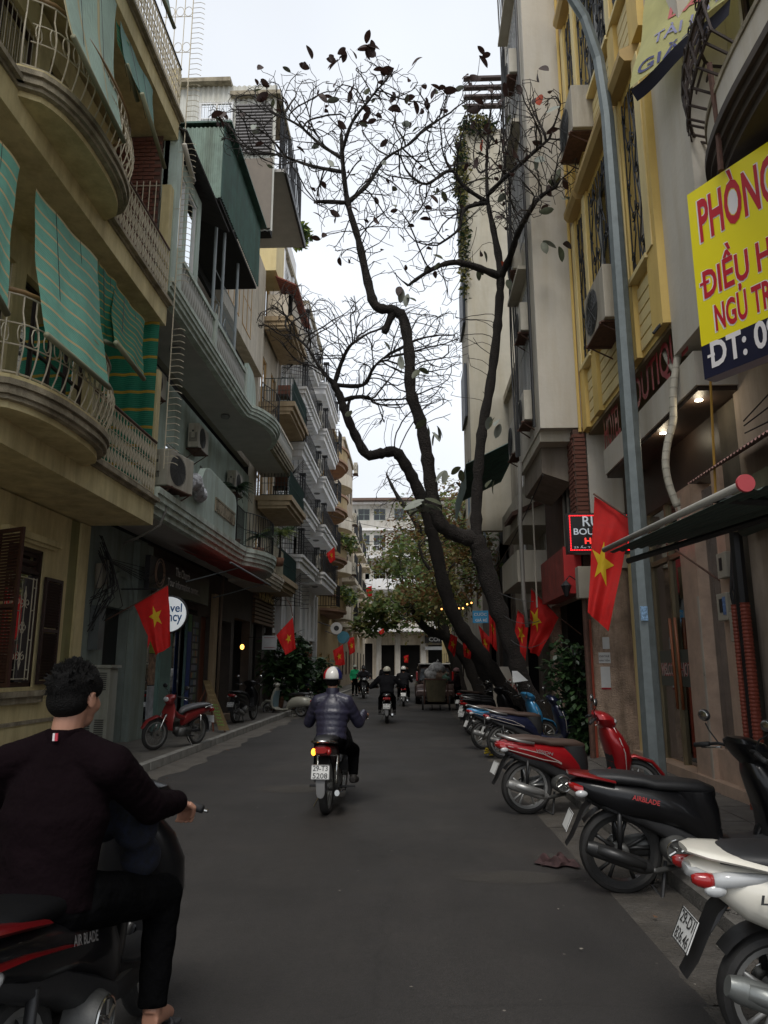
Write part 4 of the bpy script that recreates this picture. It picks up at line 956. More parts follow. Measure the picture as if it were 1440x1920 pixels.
# ---- building closing the street
E=thing('corner_building','white building with curved balcony closing the far end of the street','building',(-3,92,0))
FE_=Fr((-12,91.5,0),(1,0,0),(0,-1,0))
lvE=[.1,6.2,11.0,14.9,18.8,22.2]
for z0,z1 in zip(lvE,lvE[1:]):
    ops=[(x,x+1.5,z0+1.0,z1-.9) for x in (5.3,7.3,9.9,12.4,15.0,17.5)] if z0>1 else [(5.0,7.2,.1,4.4),(8.0,9.9,.1,4.2),(10.6,13,.1,4.2),(14,17,.1,4.2),(18,21,.1,4.2)]
    m=MB(); wall(m,FE_,0,22,z0,z1,ops,.4); m.build('wall',M('end_white',(.50,.48,.44),.8,noise=.08,streak=.25) if z0>1 else beigew,E)
    if z0>1:
        for o in ops: window(E,FE_,*o,0,M('green_grey_frame',(.25,.3,.27),.6),panes=2,rows=2,pane=glsd)
    box(FE_,'string_course',white,E,0,22,z1-.35,z1-.05,0,.35)
box(FE_,'core',dark,E,.2,21.8,.1,22,-5,-1.5)
m=MB(); m.fb(FE_,4.5,22.5,22.2,22.5,-6,1.1); m.build('eave',M('roof_brown',(.14,.09,.07),.8),E)
for i in range(2): pass
for z in (11.0,14.9):
    pth=bulge(6.0,12.5,0,1.6,16,.5); m=MB(); outline_slab(m,FE_,pth,z-.1,z+.25,0,0); m.build('balcony_slab',white,E)
    if z>12: rail(E,FE_,pth,z+.25,1.2,white,'bars',.3,.03)
    else:
        m=MB(); 
        for k in range(16): a,b=pth[k],pth[k+1]; m.add([FE_.p(a[0],z+.25,a[1]),FE_.p(b[0],z+.25,b[1]),FE_.p(b[0],z+1.2,b[1]),FE_.p(a[0],z+1.2,a[1])],[(0,1,2,3)])
        m.build('parapet',white,E)
box(FE_,'canopy',white,E,6.5,16.5,5.7,6.1,0,2.6)
for u in (8.0,10.3,13.4,16.2): box(FE_,'column',M('end_white',(0,0,0)),E,u-.3,u+.3,.1,5.7,.05,.6)
rail(E,FE_,[(6.6,2.4),(16.4,2.4)],6.1,1.0,blk,'bars',.25,.025)
T=thing('shop_sign','small dark shop sign with white lettering at the far street end','sign',(2,89,4.2))
box(FE_,'board',matblk,T,13.6,17.6,4.4,5.3,.62,.75); text('COFFEE',paper,T,FE_.p(14.1,4.6,.76),(1,0,0),(0,0,1),w=2.6,h=.5,offset=.03); box(FE_,'light_strip',paper,T,13.6,17.4,3.6,4.0,.62,.8)
# side walls along the street so that nothing is open beyond
struct(MB().box(-14,-12.1,84.1,130,0,14).build('far_block',beigew)); 
# ================================================================ hotel with yellow bay (right)
R1=thing('hotel_building','yellow-bayed hotel with wrought-iron window grilles on the right','hotel',(3.8,10.5,0))
dk=M('dark_wood_frame',(.04,.025,.018),.5,noise=.3)
bx=lambda n,m,*a,**k: box(FR,n,m,R1,*a,**k)
# ground floor
l_=bpy.data.lights.new('lobby','POINT'); l_.energy=38; l_.color=(1,.86,.64); l_.shadow_soft_size=.25; lo_=bpy.data.objects.new('lobby_lamp',l_); C.objects.link(lo_); lo_.location=(5.4,10.8,3.6)
MB().lathe([(0,-.03),(.2,-.03),(.22,0),(0,0)],(5.4,10.8,3.99),n=16).build('ceiling_light',M('lobby_lamp_on',(1,.86,.64),.5,noise=0,bump=0,emit=2),R1)
bx('wall',M('hall_wall',(.55,.52,.44),.8),8.3,13,.1,4.7,-3.2,-3.0)
bx('hall_floor',tile_r,8.3,13,.0,.12,-3.2,-.02); bx('hall_ceiling',M('hall_wall',(0,0,0)),8.3,13,4.0,4.1,-3.2,-.25)
bx('threshold',marble,8.3,12.98,.09,.24,-.2,.12)
bx('frame_head',dk,8.8,12.98,4.0,4.7,-.22,-.02)
for u in (11.86,11.02,10.3): bx('door_frame',M('brass_frame',(.22,.18,.11),.4,metal=.5),u,u+.06,.24,4.0,-.14,-.04)
for (a,b) in ((10.36,11.02),(11.08,11.86)): bx('door_pane',glsc,a,b,.26,3.15,-.1,-.088)
bx('transom_pane',glsc,10.36,11.86,3.22,3.98,-.1,-.088); bx('door_frame',M('brass_frame',(0,0,0)),10.3,11.9,3.15,3.22,-.14,-.04)
frost=M('frosted_band',(.07,.085,.075),.4); bx('frosted_band',frost,10.36,11.02,1.32,1.84,-.086,-.08); bx('frosted_band',frost,11.08,11.86,1.32,1.84,-.086,-.08)
rl=M('welcome_red',(.32,.05,.045),.5)
wb=M('white_outline',(.75,.75,.72),.5)
for mt,of,e in ((wb,.03,.0785),(rl,.0,.0745)):
    text('WELCOME',mt,R1,FR.p(11.84,1.46,-e),(0,-1,0),(0,0,1),w=.74,h=.2,offset=of,ext=.0)
    text('HOTEL',mt,R1,FR.p(10.98,1.46,-e),(0,-1,0),(0,0,1),w=.56,h=.2,offset=of,ext=.0)
for u in (10.94,11.16): MB().tube([FR.p(u,1.0,-.05),FR.p(u,2.3,-.03)],.022,8).build('door_handle',M('wood_handle',(.25,.08,.03),.4),R1,smooth=True)
bx('pilaster',marble,9.72,10.28,.24,4.0,-.2,.06); bx('pilaster_joint',M('marble_light',(.42,.37,.31),.3),9.72,9.78,.24,2.5,.062,.075)
bx('window_pane',glsc,9.05,9.72,.6,3.9,-.1,-.088); bx('low_wall',marble,9.05,9.72,.24,.6,-.2,.0); bx('pilaster',marble,8.8,9.05,.24,4.0,-.2,.05)
bx('wall',M('dim_wall',(.10,.085,.065),.85,noise=.3,streak=.4),8.3,8.8,.1,4.7,-.2,.0)
gsh=M('green_shutter',(.025,.085,.06),.5,noise=.3)
sh=box(FR,'roller_shutter',gsh,R1,12.05,12.75,.2,3.2,-.12,-.06); me=MB().tube([(0,0,0),(0,0,2.95)],.028,6).mesh('slat',gsh)
for k in range(9): inst(me,'slat',sh,loc=FR.p(12.09+k*.078,.22,-.04))
bx('door_jamb',M('pink_jamb',(.36,.27,.21),.7),11.92,12.05,.1,4.0,-.2,.08); bx('door_jamb',yell,12.75,12.98,.1,4.0,-.2,.0)
# white scroll brackets under the arch
for u in (10.1,11.95):
    m=MB(); m.prism([(u,3.95),(u+.3,3.9),(u+.1,3.5),(u+.02,3.35)],FR,-.02,.05); 
    for k in range(5): m.tube([FR.p(u+.03*k,3.9-.02*k,.06),FR.p(u+.05,3.45+.03*k,.06)],.008,4)
    m.build('lace_bracket',M('white_lace',(.5,.48,.42),.7),R1)
# fascia with red letters, recessed soffit with two lit downlights
bx('fascia',offw,8.12,12.2,4.78,5.2,-.1,.5); bx('soffit',dk,8.15,12.18,4.72,4.778,-.1,.47)
bx('wall',dk,8.3,12.98,4.7,5.78,-.2,-.02)
redl=M('dark_red_letter',(.30,.02,.03),.35,noise=.2,coat=.3); 
for body,u,w_ in (('BOUTIQUE',10.75,2.45),('HOTEL',12.15,.95)):
    text(body,redl,R1,FR.p(u,5.2,.42),(0,-1,0),(0,0,1),w=w_,h=.55,offset=.015,ext=.06)
lmp=M('lamp_on',(1,.93,.78),.5,noise=0,bump=0,emit=9)
for u in (8.45,9.72):
    p=FR.p(u,4.71,.35)
    MB().lathe([(0,0),(.045,0),(.045,.008),(0,.008)],p,n=16).build('downlight',lmp,R1)
    l=bpy.data.lights.new('downlight','POINT'); l.energy=2.2; l.color=(1,.85,.6); l.shadow_soft_size=.05; lo=bpy.data.objects.new('downlight_lamp',l); C.objects.link(lo); lo.location=p-Vector((0,0,.08))
# upper walls
bx('wall',offw,7.55,8.6,5.35,17,-.2,.54); bx('core',dark,8.62,12.9,5.8,17,-3,-1)
bx('return_wall',yel,12.9,13.0,5.78,17,-.2,.58)
# the bay
D=.6
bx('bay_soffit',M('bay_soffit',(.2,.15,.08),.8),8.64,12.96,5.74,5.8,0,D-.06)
U=[8.6,9.0,9.62,10.0,11.75,12.12,12.62,13.0]   # pilaster / light / pilaster / light / pilaster / light / pilaster
for f,z in enumerate((5.8,10.2,14.6)):
    for (a,b) in ((0,1),(2,3),(4,5),(6,7)): 
        bx('pilaster',yel,U[a]+.05 if a else U[a],U[b],z,z+4.12,D-.2,D+.04); bx('pilaster_face',yell,U[a]+.12,U[b]-.06,z+1.15,z+4.1,D+.041,D+.06)
    for (a,b) in ((1,2),(3,4),(5,6)):
        # grooved panel below, cornice above
        bx('panel',yel,U[a],U[b]+.05,z,z+1.1,D-.15,D-.05)
        for k in range(5): bx('panel_board',yell,U[a]+.02,U[b]+.03,z+.08+k*.19,z+.24+k*.19,D-.049,D-.02)
        m=MB(); m.fb(FR,U[a]-.06,U[b]+.1,z+1.1,z+1.17,D-.15,D+.08); m.build('sill',yell,R1)
        bx('head',yel,U[a],U[b]+.05,z+4.0,z+4.12,D-.2,D)
        dd=.16
        poly=[(0,z+4.12),(D+dd,z+4.12),(D+dd+.06,z+4.2),(D+dd+.06,z+4.3),(D,z+4.4),(0,z+4.4)]
        Fx=Fr((0,0,0),(-1,0,0),(0,1,0)); mm=MB(); mm.prism([(u-3.8,v) for u,v in [(q[0],q[1]) for q in poly]],Fx,U[a]-.1,U[b]+.14); mm.build('cornice',M('cornice_yellow',(.45,.31,.12),.7),R1)
        w_=window(R1,FR,U[a]+.0,U[b]+.05,z+1.18,z+4.0,D-.12,M('pale_frame',(.45,.45,.43),.5),panes=1 if U[b]-U[a]<1 else 3,pane=gls)
        g=MB(); scrolls(g,FR,U[a]+.03,U[b]+.02,z+1.2,z+3.98,D+.01,.011,.5,seed=f); g.build('window_grille',blk,w_)
m=MB()
for v in (5.85,): m.tube([FR.p(12.98,5.8,D+.09),FR.p(12.98,17,D+.09)],.03,6)
m.build('yellow_downpipe',yel,R1)
big=M('ac_beige_big',(.42,.38,.31),.6,noise=.12,streak=.35)
ac((3.28,11.7,10.75),R(180),'big beige air conditioner high on the yellow bay',1.0,.85,.42,'large units on the hotel bay',mat=big)
ac((3.28,10.6,6.6),R(180),'big beige air conditioner low on the yellow bay behind the lamp post',1.15,.85,.42,'large units on the hotel bay',mat=big)
# wrapped hoses
hs=thing('insulated_hose','pale wrapped air conditioner hoses hanging down the hotel front','hose',(3.2,9.2,3.5))
h1=[at(*p) for p in ()]; P1=[(1205,578),(1228,580),(1238,610),(1243,650),(1255,680),(1265,695)]; P2=[(1296,540),(1290,600),(1275,650),(1266,700),(1262,745),(1262,790),(1252,830),(1248,870),(1255,910),(1270,950)]
hm=M('hose_wrap',(.42,.39,.32),.7,noise=.15,scale=12)
def crv(P,Yf,n=5):
    Q=[at(x,y,Y=Yf(i/(len(P)-1))) for i,(x,y) in enumerate(P)]; out=[]
    for i in range(len(Q)-1):
        p0=Q[max(0,i-1)];p1=Q[i];p2=Q[i+1];p3=Q[min(len(Q)-1,i+2)]
        for k in range(n):
            t=k/n; out.append(.5*((2*p1)+(-p0+p2)*t+(2*p0-5*p1+4*p2-p3)*t*t+(-p0+3*p1-3*p2+p3)*t**3))
    return out+[Q[-1]]
MB().tube(crv(P1,lambda t:10.0-1.2*t),.036,8).build('hose',hm,hs,smooth=True)
c2=crv(P2,lambda t:8.6); MB().tube(c2,.045,8).build('hose',hm,hs,smooth=True)
w_=MB()
for i in range(2,len(c2)-1,2): w_.tube([c2[i],c2[i]+(c2[i+1]-c2[i]).normalized()*.015],.0475,8)
w_.build('tape_bands',M('tape',(.3,.28,.23),.6),hs)
MB().tube(crv([(1238,585),(1256,572),(1290,568),(1310,567)],lambda t:8.7),.02,6).build('strap_bar',blk,hs); MB().tube(crv([(1225,625),(1248,602),(1290,598),(1312,597)],lambda t:8.7),.02,6).build('strap_bar',blk,hs)
# electrical fittings beside the glass
mt=thing('meter_boxes','pale electric meter boxes with cables beside the hotel glass','meter box',(3.75,8.6,1.9))
mc=M('meter_case',(.36,.33,.27),.5)
for i,(px,py,w_,h_) in enumerate(((1362,1060,.26,.3),(1363,1138,.28,.32),(1385,1175,.2,.34))):
    p=at(px,py,X=3.72); MB().box(p.x-.06,p.x+.06,p.y-w_/2,p.y+w_/2,p.z-h_/2,p.z+h_/2).build('case',mc,mt,bevel=.01)
    MB().box(p.x-.066,p.x-.062,p.y-w_*.1,p.y+w_*.2,p.z-h_*.2,p.z+h_*.3).build('dial',matblk if i<2 else mc,mt)
    if i==1: MB().box(p.x-.066,p.x-.062,p.y-w_*.42,p.y-w_*.14,p.z-h_*.3,p.z+h_*.35).build('label',M('blue_label',(.12,.2,.4),.5,noise=.7,scale=40),mt)
m=MB(); rn=random.Random(4)
for k in range(9): m.tube([(3.7,8.55-rn.uniform(0,.2),3.0),(3.62,8.5-rn.uniform(0,.2),2.5-rn.uniform(0,.2)),(3.66,8.42,1.9),(3.7,8.35,1.2)],.012,5)
m.tube([(3.66,8.3,.1),(3.66,8.3,3.4)],.07,8); m.build('cables',blk,mt)
cdn=thing('corrugated_conduit','two orange corrugated conduits rising at the right edge','pipe',(3.7,8.2,0))
for x,y,r in ((3.62,8.42,.042),(3.62,8.16,.055)):
    m=MB(); n=110; m.lathe([(r*(1 if k%2 else .84),.1+k*.02) for k in range(n)],(x,y,0),n=10); m.build('conduit',orange_pl,cdn)
# ================================================================ tall off-white building
R2=thing('apartment_block','tall off-white rendered block with air conditioners down its edge','building',(3.1,15,0))
b2=lambda n,m,*a,**k: box(FR,n,m,R2,*a,**k)
def flank(z0,z1,x0,x1,y=13.02): return MB().box(x0,x1,y,y+.2,z0,z1)
flank(5.9,22,2.4,3.9).build('flank_wall',offw,R2)
mb=MB(); ops=[(13.6,15.0,z,z+2.3) for z in (6.8,10.2,13.6,17.0)]; wall(mb,FR,13.22,15.7,5.9,22,ops,.2,1.4); mb.build('wall',offw,R2)
for o in ops: window(R2,FR,*o,1.4,white,panes=3,pane=gls,grille='bars',gmat=M('grey_bar',(.35,.35,.34),.5))
for z in (9.4,12.8,16.2): 
    m=MB(); m.fb(FR,13.5,15.1,z,z+.08,1.4,1.62); m.build('window_canopy',offw2,R2)
b2('core',dark,13.3,15.6,.2,21.9,-3,-.6); b2('floor_slab',offw2,13.22,15.7,5.7,5.9,-3,1.38); b2('end_wall',offw,15.5,15.7,5.9,22,-.2,1.19)
# hanging canopy under the slab
m=MB(); m.prism([(1.3,5.9),(1.3,5.2),(.75,5.0),(.75,5.88)],Fr((3.8,0,0),(-1,0,0),(0,1,0)),13.6,15.7); m.build('canopy_box',M('tan_canopy',(.24,.2,.16),.8,streak=.3),R2)
# brick pier and brown front behind the overhang
pr=MB().box(2.98,3.2,13.0,13.5,3.6,5.86).build('brick_pier',mortar,R2)
bk=MB().box(-.1,.1,-.012,.012,-.03,.03).mesh('brick',brick); bk2=MB().box(-.012,.012,-.1,.1,-.03,.03).mesh('brick',brick)
for r_ in range(27):
    for c in range(1): inst(bk,'brick',pr,loc=(3.09+(.01 if r_%2 else -.005),12.996,3.66+r_*.08),rot=(0,0,random.uniform(-.02,.02)))
    for c in range(2): inst(bk2,'brick',pr,loc=(2.976,13.12+c*.22+(.05 if r_%2 else 0),3.66+r_*.08))
mb=MB(); wall(mb,FR,13.5,17.0,3.2,5.86,[(13.9,15.2,3.95,5.5)],.2,.65); mb.build('wall',M('brown_front',(.10,.06,.045),.85,noise=.3),R2)
window(R2,FR,13.9,15.2,3.95,5.5,.65,M('pale_frame2',(.42,.40,.36),.5),panes=3,pane=glsd)
flank(3.3,5.86,3.22,3.9,13.0).build('flank_wall',offw,R2)
pk=M('peeling_pink_wall',(.42,.31,.235),.9,noise=.45,scale=2.6,streak=.6,bump=.3)
flank(.1,3.28,3.12,3.9,13.05).build('flank_wall',pk,R2)
mb=MB(); wall(mb,FR,13.25,17.0,.1,3.2,[(13.6,16.6,.1,2.9)],.2,.68); mb.build('wall',pk,R2)
ntc=thing('paper_notice','torn paper notices pasted on the peeling pink wall','notice',(3.3,13.03,1.7))
FN=Fr((0,13.046,0),(1,0,0),(0,-1,0))
for (x0,x1,z0,z1) in ((3.24,3.4,1.25,1.6),(3.22,3.42,1.66,1.84),(3.3,3.42,1.9,2.1)): MB().fb(FN,x0,x1,z0,z1,0,.004).build('sheet',paper,ntc)
text('CHO THUÊ',matblk,ntc,FN.p(3.23,1.76,.005),(1,0,0),(0,0,1),w=.17,h=.04,offset=.01); text('BÁN TIỀN',matblk,ntc,FN.p(3.23,1.69,.005),(1,0,0),(0,0,1),w=.17,h=.04,offset=.01)
box(FN,'red_strip',redl,ntc,3.24,3.4,1.22,1.25,0,.005)
MB().tube([(3.08,12.98,.1),(3.08,12.98,2.4)],.03,8).build('red_pipe',M('red_pipe',(.35,.07,.04),.5),R2)
MB().box(2.88,3.12,12.75,12.98,2.75,3.3).build('switch_box',mc,R2,bevel=.01); MB().tube([(3.0,12.9,.1),(3.0,12.9,2.75)],.05,8).build('cable_post',rust,R2)
# red sign box and black lantern
rs2=thing('red_sign_box','faded red metal sign box below the brown window','sign',(2.9,14.5,3.0)); rdm=M('faded_red',(.28,.05,.04),.6,noise=.4,scale=4,streak=.4)
box(FR,'sign_body',rdm,rs2,13.5,15.9,2.9,3.75,.7,1.0); box(FR,'sign_edge',M('bright_red_panel',(.4,.02,.02),.5),rs2,13.42,13.498,2.9,3.75,.7,1.02)
ln=thing('wall_lantern','black metal carriage lantern on the brown front','lantern',(2.78,13.3,3.0))
m=MB(); m.lathe([(.03,-.02),(.09,.16),(.1,.17),(.02,.26),(0,.28)],(2.78,13.3,2.85),n=6); m.tube([(2.78,13.3,3.12),(2.85,13.3,3.2),(3.0,13.3,3.1)],.012,5); m.build('lantern_body',blk,ln)
def col(y,z,l,**k): return ac((2.48,y,z),R(180),l,.72,.6,.28,**k)
for (y,z,l) in ((14.0,14.15,'air conditioner on the off-white block, topmost of the column'),(14.6,9.85,'air conditioner on the off-white block, second from the top'),(13.9,8.1,'air conditioner on the off-white block above the balcony window'),(13.9,6.25,'air conditioner on the off-white block just above its overhang')): col(y,z,l,group='units down the off-white block')
ac((2.75,16.5,6.35),R(180),'air conditioner beside the green corrugated awning on the right',.9,.8,.4,'units down the off-white block')
m=MB(); rn=random.Random(9)
for k in range(4): 
    y=15.1+k*.1; m.tube([(2.34-.02*k,y+.1*math.sin(z*1.3+k),z) for z in [6+.8*i for i in range(18)]],.014+.006*(k%2),5)
m.tube([(2.33,13.25,6),(2.33,13.25,21)],.03,6)
m.build('wall_cables',matblk,R2)
# hotel lightbox
hsn=thing('lit_hotel_sign','black hotel lightbox framed in red lights, half behind a flag','sign',(3.0,11.8,3.4))
FH=Fr((0,11.75,0),(1,0,0),(0,-1,0)); a=at(1062,962,Y=11.75); b=at(1182,1036,Y=11.75); x0,x1,z1,z0=a.x,a.x+1.0,a.z,b.z
box(FH,'sign_case',M('sign_black2',(.012,.012,.016),.35),hsn,x0,x1,z0,z1,-.2,0)
ledr=M('red_led',(1,.02,.03),.5,noise=0,bump=0,emit=1.6); ledme=MB().box(-.008,.008,-.004,.004,-.008,.008).mesh('led',ledr)
lm=MB(); i_=.045
xs=[x0+i_+k*.026 for k in range(int((x1-x0-2*i_)/.026)+1)]; zs=[z0+i_+k*.026 for k in range(int((z1-z0-2*i_)/.026)+1)]
for x in xs:
    for z in (z0+i_,z1-i_): lm.box(x-.008,x+.008,11.742,11.749,z-.008,z+.008)
for z in zs:
    for x in (x0+i_,x1-i_): lm.box(x-.008,x+.008,11.742,11.749,z-.008,z+.008)
lm.build('led_border',ledr,hsn)
wl=M('sign_white',(.62,.68,.75),.4,noise=.35,scale=60,bump=0,emit=.12); W=x1-x0; H_=z1-z0
text('RUBY',wl,hsn,(x0+.25,11.746,z0+H_*.66),(1,0,0),(0,0,1),w=.55,h=.17,offset=.012,ext=0)
text('BOUTIQUE',wl,hsn,(x0+.10,11.746,z0+H_*.42),(1,0,0),(0,0,1),w=W-.2,h=.125,offset=.014,ext=0)
text('HOTEL',M('sign_red_on',(1,.04,.03),.4,noise=0,bump=0,emit=1.3),hsn,(x0+.27,11.746,z0+H_*.22),(1,0,0),(0,0,1),w=W-.5,h=.1,offset=.02,ext=0)
text('23 Ấu Triệu, Hoàn Kiếm',wl,hsn,(x0+.09,11.746,z0+H_*.1),(1,0,0),(0,0,1),w=W-.18,h=.055,offset=.004,ext=0)
# ================================================================ lower fronts behind, then the tall cream block
R2b=thing('shophouse','low shophouse with green corrugated awning beyond the off-white block','shophouse',(3.2,19.5,0))
facade(R2b,FR,15.75,23.9,.45,M('grey_cream_wall',(.42,.39,.34),.85,streak=.35),[3.2,6.0,8.6,10.4],1.2,1.6,white,2,2)
mb=MB(); wall(mb,FR,17.05,23.9,.1,3.2,[(17.5,19.3,.1,2.8),(20,23,.1,2.8)],.2,.45); mb.build('wall',M('grimy_wall',(.16,.13,.11),.9,streak=.4),R2b)
m=MB(); m.grid(lambda s,t:Vector((1.45+1.5*t,18.5+4.8*s,6.75+.75*t+.03*math.sin(s*150))),200,1); m.build('corrugated_awning',greent,R2b,smooth=True)
m=MB(); m.grid(lambda s,t:Vector((1.44,18.5+4.8*s,6.1+.65*t)),2,1); m.build('awning_valance',greent,R2b)
for z,de in ((3.55,1.0),(4.9,.95)):
    m=MB(); m.fb(FR,17.3,20.2,z,z+.12,.4,de+.3); m.fb(FR,17.3,20.2,z+.12,z+.75,de+.2,de+.3); m.fb(FR,17.3,17.4,z+.12,z+.75,.4,de+.2); m.build('balcony',offw2,R2b)
m=MB(); m.prism([(0,5.6),(.9,5.2),(.9,5.1),(0,5.45)],Fr((3.3,0,0),(-1,0,0),(0,1,0)),17.2,18.6); m.build('rusty_tank',rust,R2b)
MB().tube([(2.35,15.3,5.9),(2.32,15.4,4.5),(2.35,15.5,3.0),(2.4,15.5,2.4)],.045,8).build('grey_pipe',M('grey_pvc',(0,0,0)),R2,smooth=True); MB().tube([(2.6,15.4,5.2),(2.6,15.4,2.8)],.018,6).build('pale_pipe',mc,R2)
R3=thing('apartment_block','tall cream block with roof garden rising behind the crown, right','building',(3,28,0))
MB().box(2.06,5,24.0,24.3,6,21.2).build('flank_wall',M('warm_cream_render',(.50,.465,.38),.85,noise=.08,streak=.12),R3)
FR3=Fr((2.06,0,0),(0,1,0),(-1,0,0))
facade(R3,FR3,24.3,27,0,offw2,[6,9.6,13.2,16.8,20.6],1.5,1.9,M('blue_grey_frame',(.2,.25,.3),.5),1,2); facade(R3,FR3,27.01,34,-1.2,offw2,[6,9.6,13.2,16.8,20.6],1.5,1.9,M('blue_grey_frame',(.2,.25,.3),.5),2,2)
mb=MB(); wall(mb,FR3,24.0,34,.1,6,[(25,28,.1,2.8),(29,33,.1,2.8),(25,28,3.5,5.4)],.25,-1.2); mb.build('wall',M('grimy_wall',(0,0,0)),R3)
for z in (9.6,13.2,16.8): 
    box(FR3,'balcony_guard',M('dark_slate_frame',(.06,.07,.09),.5),R3,24.9,26.6,z+.7,z+2.7,.02,.1)
for z in (21.9,22.3,22.7,23.1): MB().box(2.1,3.9,23.6,23.8,z,z+.09).build('pergola_beam',M('pergola_red',(.05,.03,.028),.7),R3)
MB().box(3.8,4.0,23.55,23.75,21.2,23.3).build('pergola_post',rust,R3)
R4=thing('shophouse','row of low grimy shophouses far down the right side','shophouse',(3,45,0))
facade(R4,FR,34.1,60,.6,M('grey_cream_wall',(0,0,0)),[.1,3.6,7.0,10.2],1.6,1.9,dwood,7,2)
R5=thing('shophouse','last yellowish shophouses before the far end on the right','shophouse',(3,72,0))
facade(R5,FR,60.1,84,.4,yell,[.1,3.8,7.4,11.0],1.6,2.0,matblk,6,2)
# ================================================================ nearest building, right edge
R0=thing('corner_house','pink-grey house with curved concrete balcony at the right edge','house',(3.8,6,0))
pw2=M('pinkish_render',(.40,.33,.275),.85,noise=.15,streak=.3)
mb=MB(); wall(mb,FR,1.0,8.28,.1,4.9,[(2.0,5.5,.1,2.9),(6.3,7.9,.1,2.4)],.2,.02); mb.build('wall',pw2,R0)
mb=MB(); wall(mb,FR,1.0,7.54,4.9,16,[(3,5,7.6,9.8),(5.8,7.2,7.6,9.8)],.2,.0); mb.build('wall',offw,R0)
window(R0,FR,5.8,7.2,7.6,9.8,0,dwood,panes=2); window(R0,FR,3,5,7.6,9.8,0,dwood,panes=2)
box(FR,'core',dark,R0,1.1,8.2,.2,15.9,-3,-1)
def obal(off,dep=.55): 
    q=[]
    for i in range(20):
        t=i/19; a=PI/2*t; q.append((5.9+off*1+1.6*math.sin(a),dep*0+(.15)+(dep+off)*math.cos(a)**.8 if t<1 else .1))
    return [(1.0,.15+dep+off),(5.9,.15+dep+off)]+q[1:]
pth=obal(0)
m=MB(); 
for z0,z1,o in ((6.62,6.7,-.10),(6.7,6.78,-.05),(6.78,6.86,.0),(6.86,6.95,.05)): outline_slab(m,FR,obal(o),z0,z1,0,-.05)
m.build('cornice',M('dark_cornice',(.07,.055,.045),.8,noise=.3),R0)
m=MB(); outline_slab(m,FR,pth,6.95,7.32,0,-.05); m.build('balcony_parapet',offw,R0)
m=MB(); outline_slab(m,FR,pth,7.32,7.38,.02,-.05); m.build('parapet_cap',ledge,R0)
# bellied wrought-iron basket above the far end of the balcony
g=MB(); 
for k in range(11):
    t=k/10; u,d=pth[2+int(t*18)] if 2+int(t*18)<len(pth) else pth[-1]
    a0=FR.p(u,7.38,d-.03); nn=Vector((-(d+.3),(u-5.9)*.9,0)).normalized()*.24
    g.tube([a0,a0+nn*.9+Vector((0,0,.2)),a0+nn*1.1+Vector((0,0,.5)),a0+nn*.6+Vector((0,0,.85)),a0+Vector((0,0,1.1))],.016,5)
    if k<10: 
        F3=Fr(a0,(FR.p(*pth[min(3+int(t*18),len(pth)-1)][:1],0,pth[min(3+int(t*18),len(pth)-1)][1])-FR.p(u,0,d)).normalized() if 3+int(t*18)<len(pth) else (0,1,0),nn)
        for v in (.2,.45,.72): g.tube(spiral(F3,.06,v,.24,.085,1.2,k,1),.009,4)
for v,o in ((.22,.9),(.55,1.1),(1.1,0)):
    pts=[]
    for k in range(11):
        t=k/10; i=2+int(t*18); u,d=pth[min(i,len(pth)-1)]; nn=Vector((-(d+.3),(u-5.9)*.9,0)).normalized()*.24; pts.append(FR.p(u,7.38+v,d-.03)+nn*o)
    g.tube(pts,.02,5)
g.build('iron_basket',M('brown_iron',(.045,.03,.025),.7,noise=.4),R0)
MB().tube([at(1330,120,Y=6.6),at(1345,230,Y=6.6),at(1352,320,Y=6.6)],.03,6).build('frame_post',rust,R0)
box(FR,'gutter_wall',M('peeling_render',(.09,.075,.065),.9,noise=.6,scale=5,streak=.5),R0,5.9,7.3,4.55,5.3,.022,.05)
# pink corrugated lean-to above the awning
pinkc=M('pink_corrugated',(.33,.18,.16),.7,noise=.2,streak=.3)
m=MB(); m.grid(lambda s,t:Vector((3.75-.62*t,3.0+5.2*s,3.98-.36*t+.012*math.sin(s*5.2/.075*2*PI))),420,1); m.build('corrugated_lean_to',pinkc,R0,smooth=True)
box(FR,'ledge_wall',M('mossy_ledge',(.25,.24,.17),.85,noise=.3,streak=.5),R0,3,8.1,3.05,3.5,.02,.35)
MB().tube([at(1332,710,Y=7.6),at(1336,800,Y=7.6),at(1342,930,Y=7.6)],.014,6).build('yellow_pipe',M('yellow_pipe',(.45,.25,.04),.6),R0)
m=MB(); 
for k in range(3): m.tube([(3.6,3.5+i*.6,4.15+.1*k+.05*math.sin(i*2+k)-.02*i) for i in range(8)],.01,4)
m.build('loose_cables',blk,R0)
# hanging yellow sign
ys=thing('room_sign','large yellow sign with red PHÒNG and air-conditioning lettering, upper right','sign',(2.9,7,4.6))
d=ray(-50,1250); d.z=0; d.normalize(); sa=-d; A=at(1288,366,Y=7.05); Bz=at(1306,712,Y=7.05).z
sn=sa.cross(Vector((0,0,1))); 
if sn.y>0: sn=-sn
SO=Vector((A.x,A.y,0)); FY=Fr(SO,sa,sn); zt=A.z; zb=Bz
def onsign(px,py):
    r=ray(px,py); o=Vector((0,0,HC)); t=(SO-o).dot(sn)/r.dot(sn); p=o+r*t; return (p-SO).dot(sa),p.z
zy=onsign(1304,655)[1]
syel=M('sign_yellow',(.72,.62,.01),.4,noise=.03,bump=0,emit=.06); snav=M('sign_navy',(.007,.007,.03),.4); sred=M('sign_red',(.5,.012,.03),.4,noise=.05,bump=0); swh=M('sign_halo',(.78,.74,.74),.4,noise=.05,bump=0)
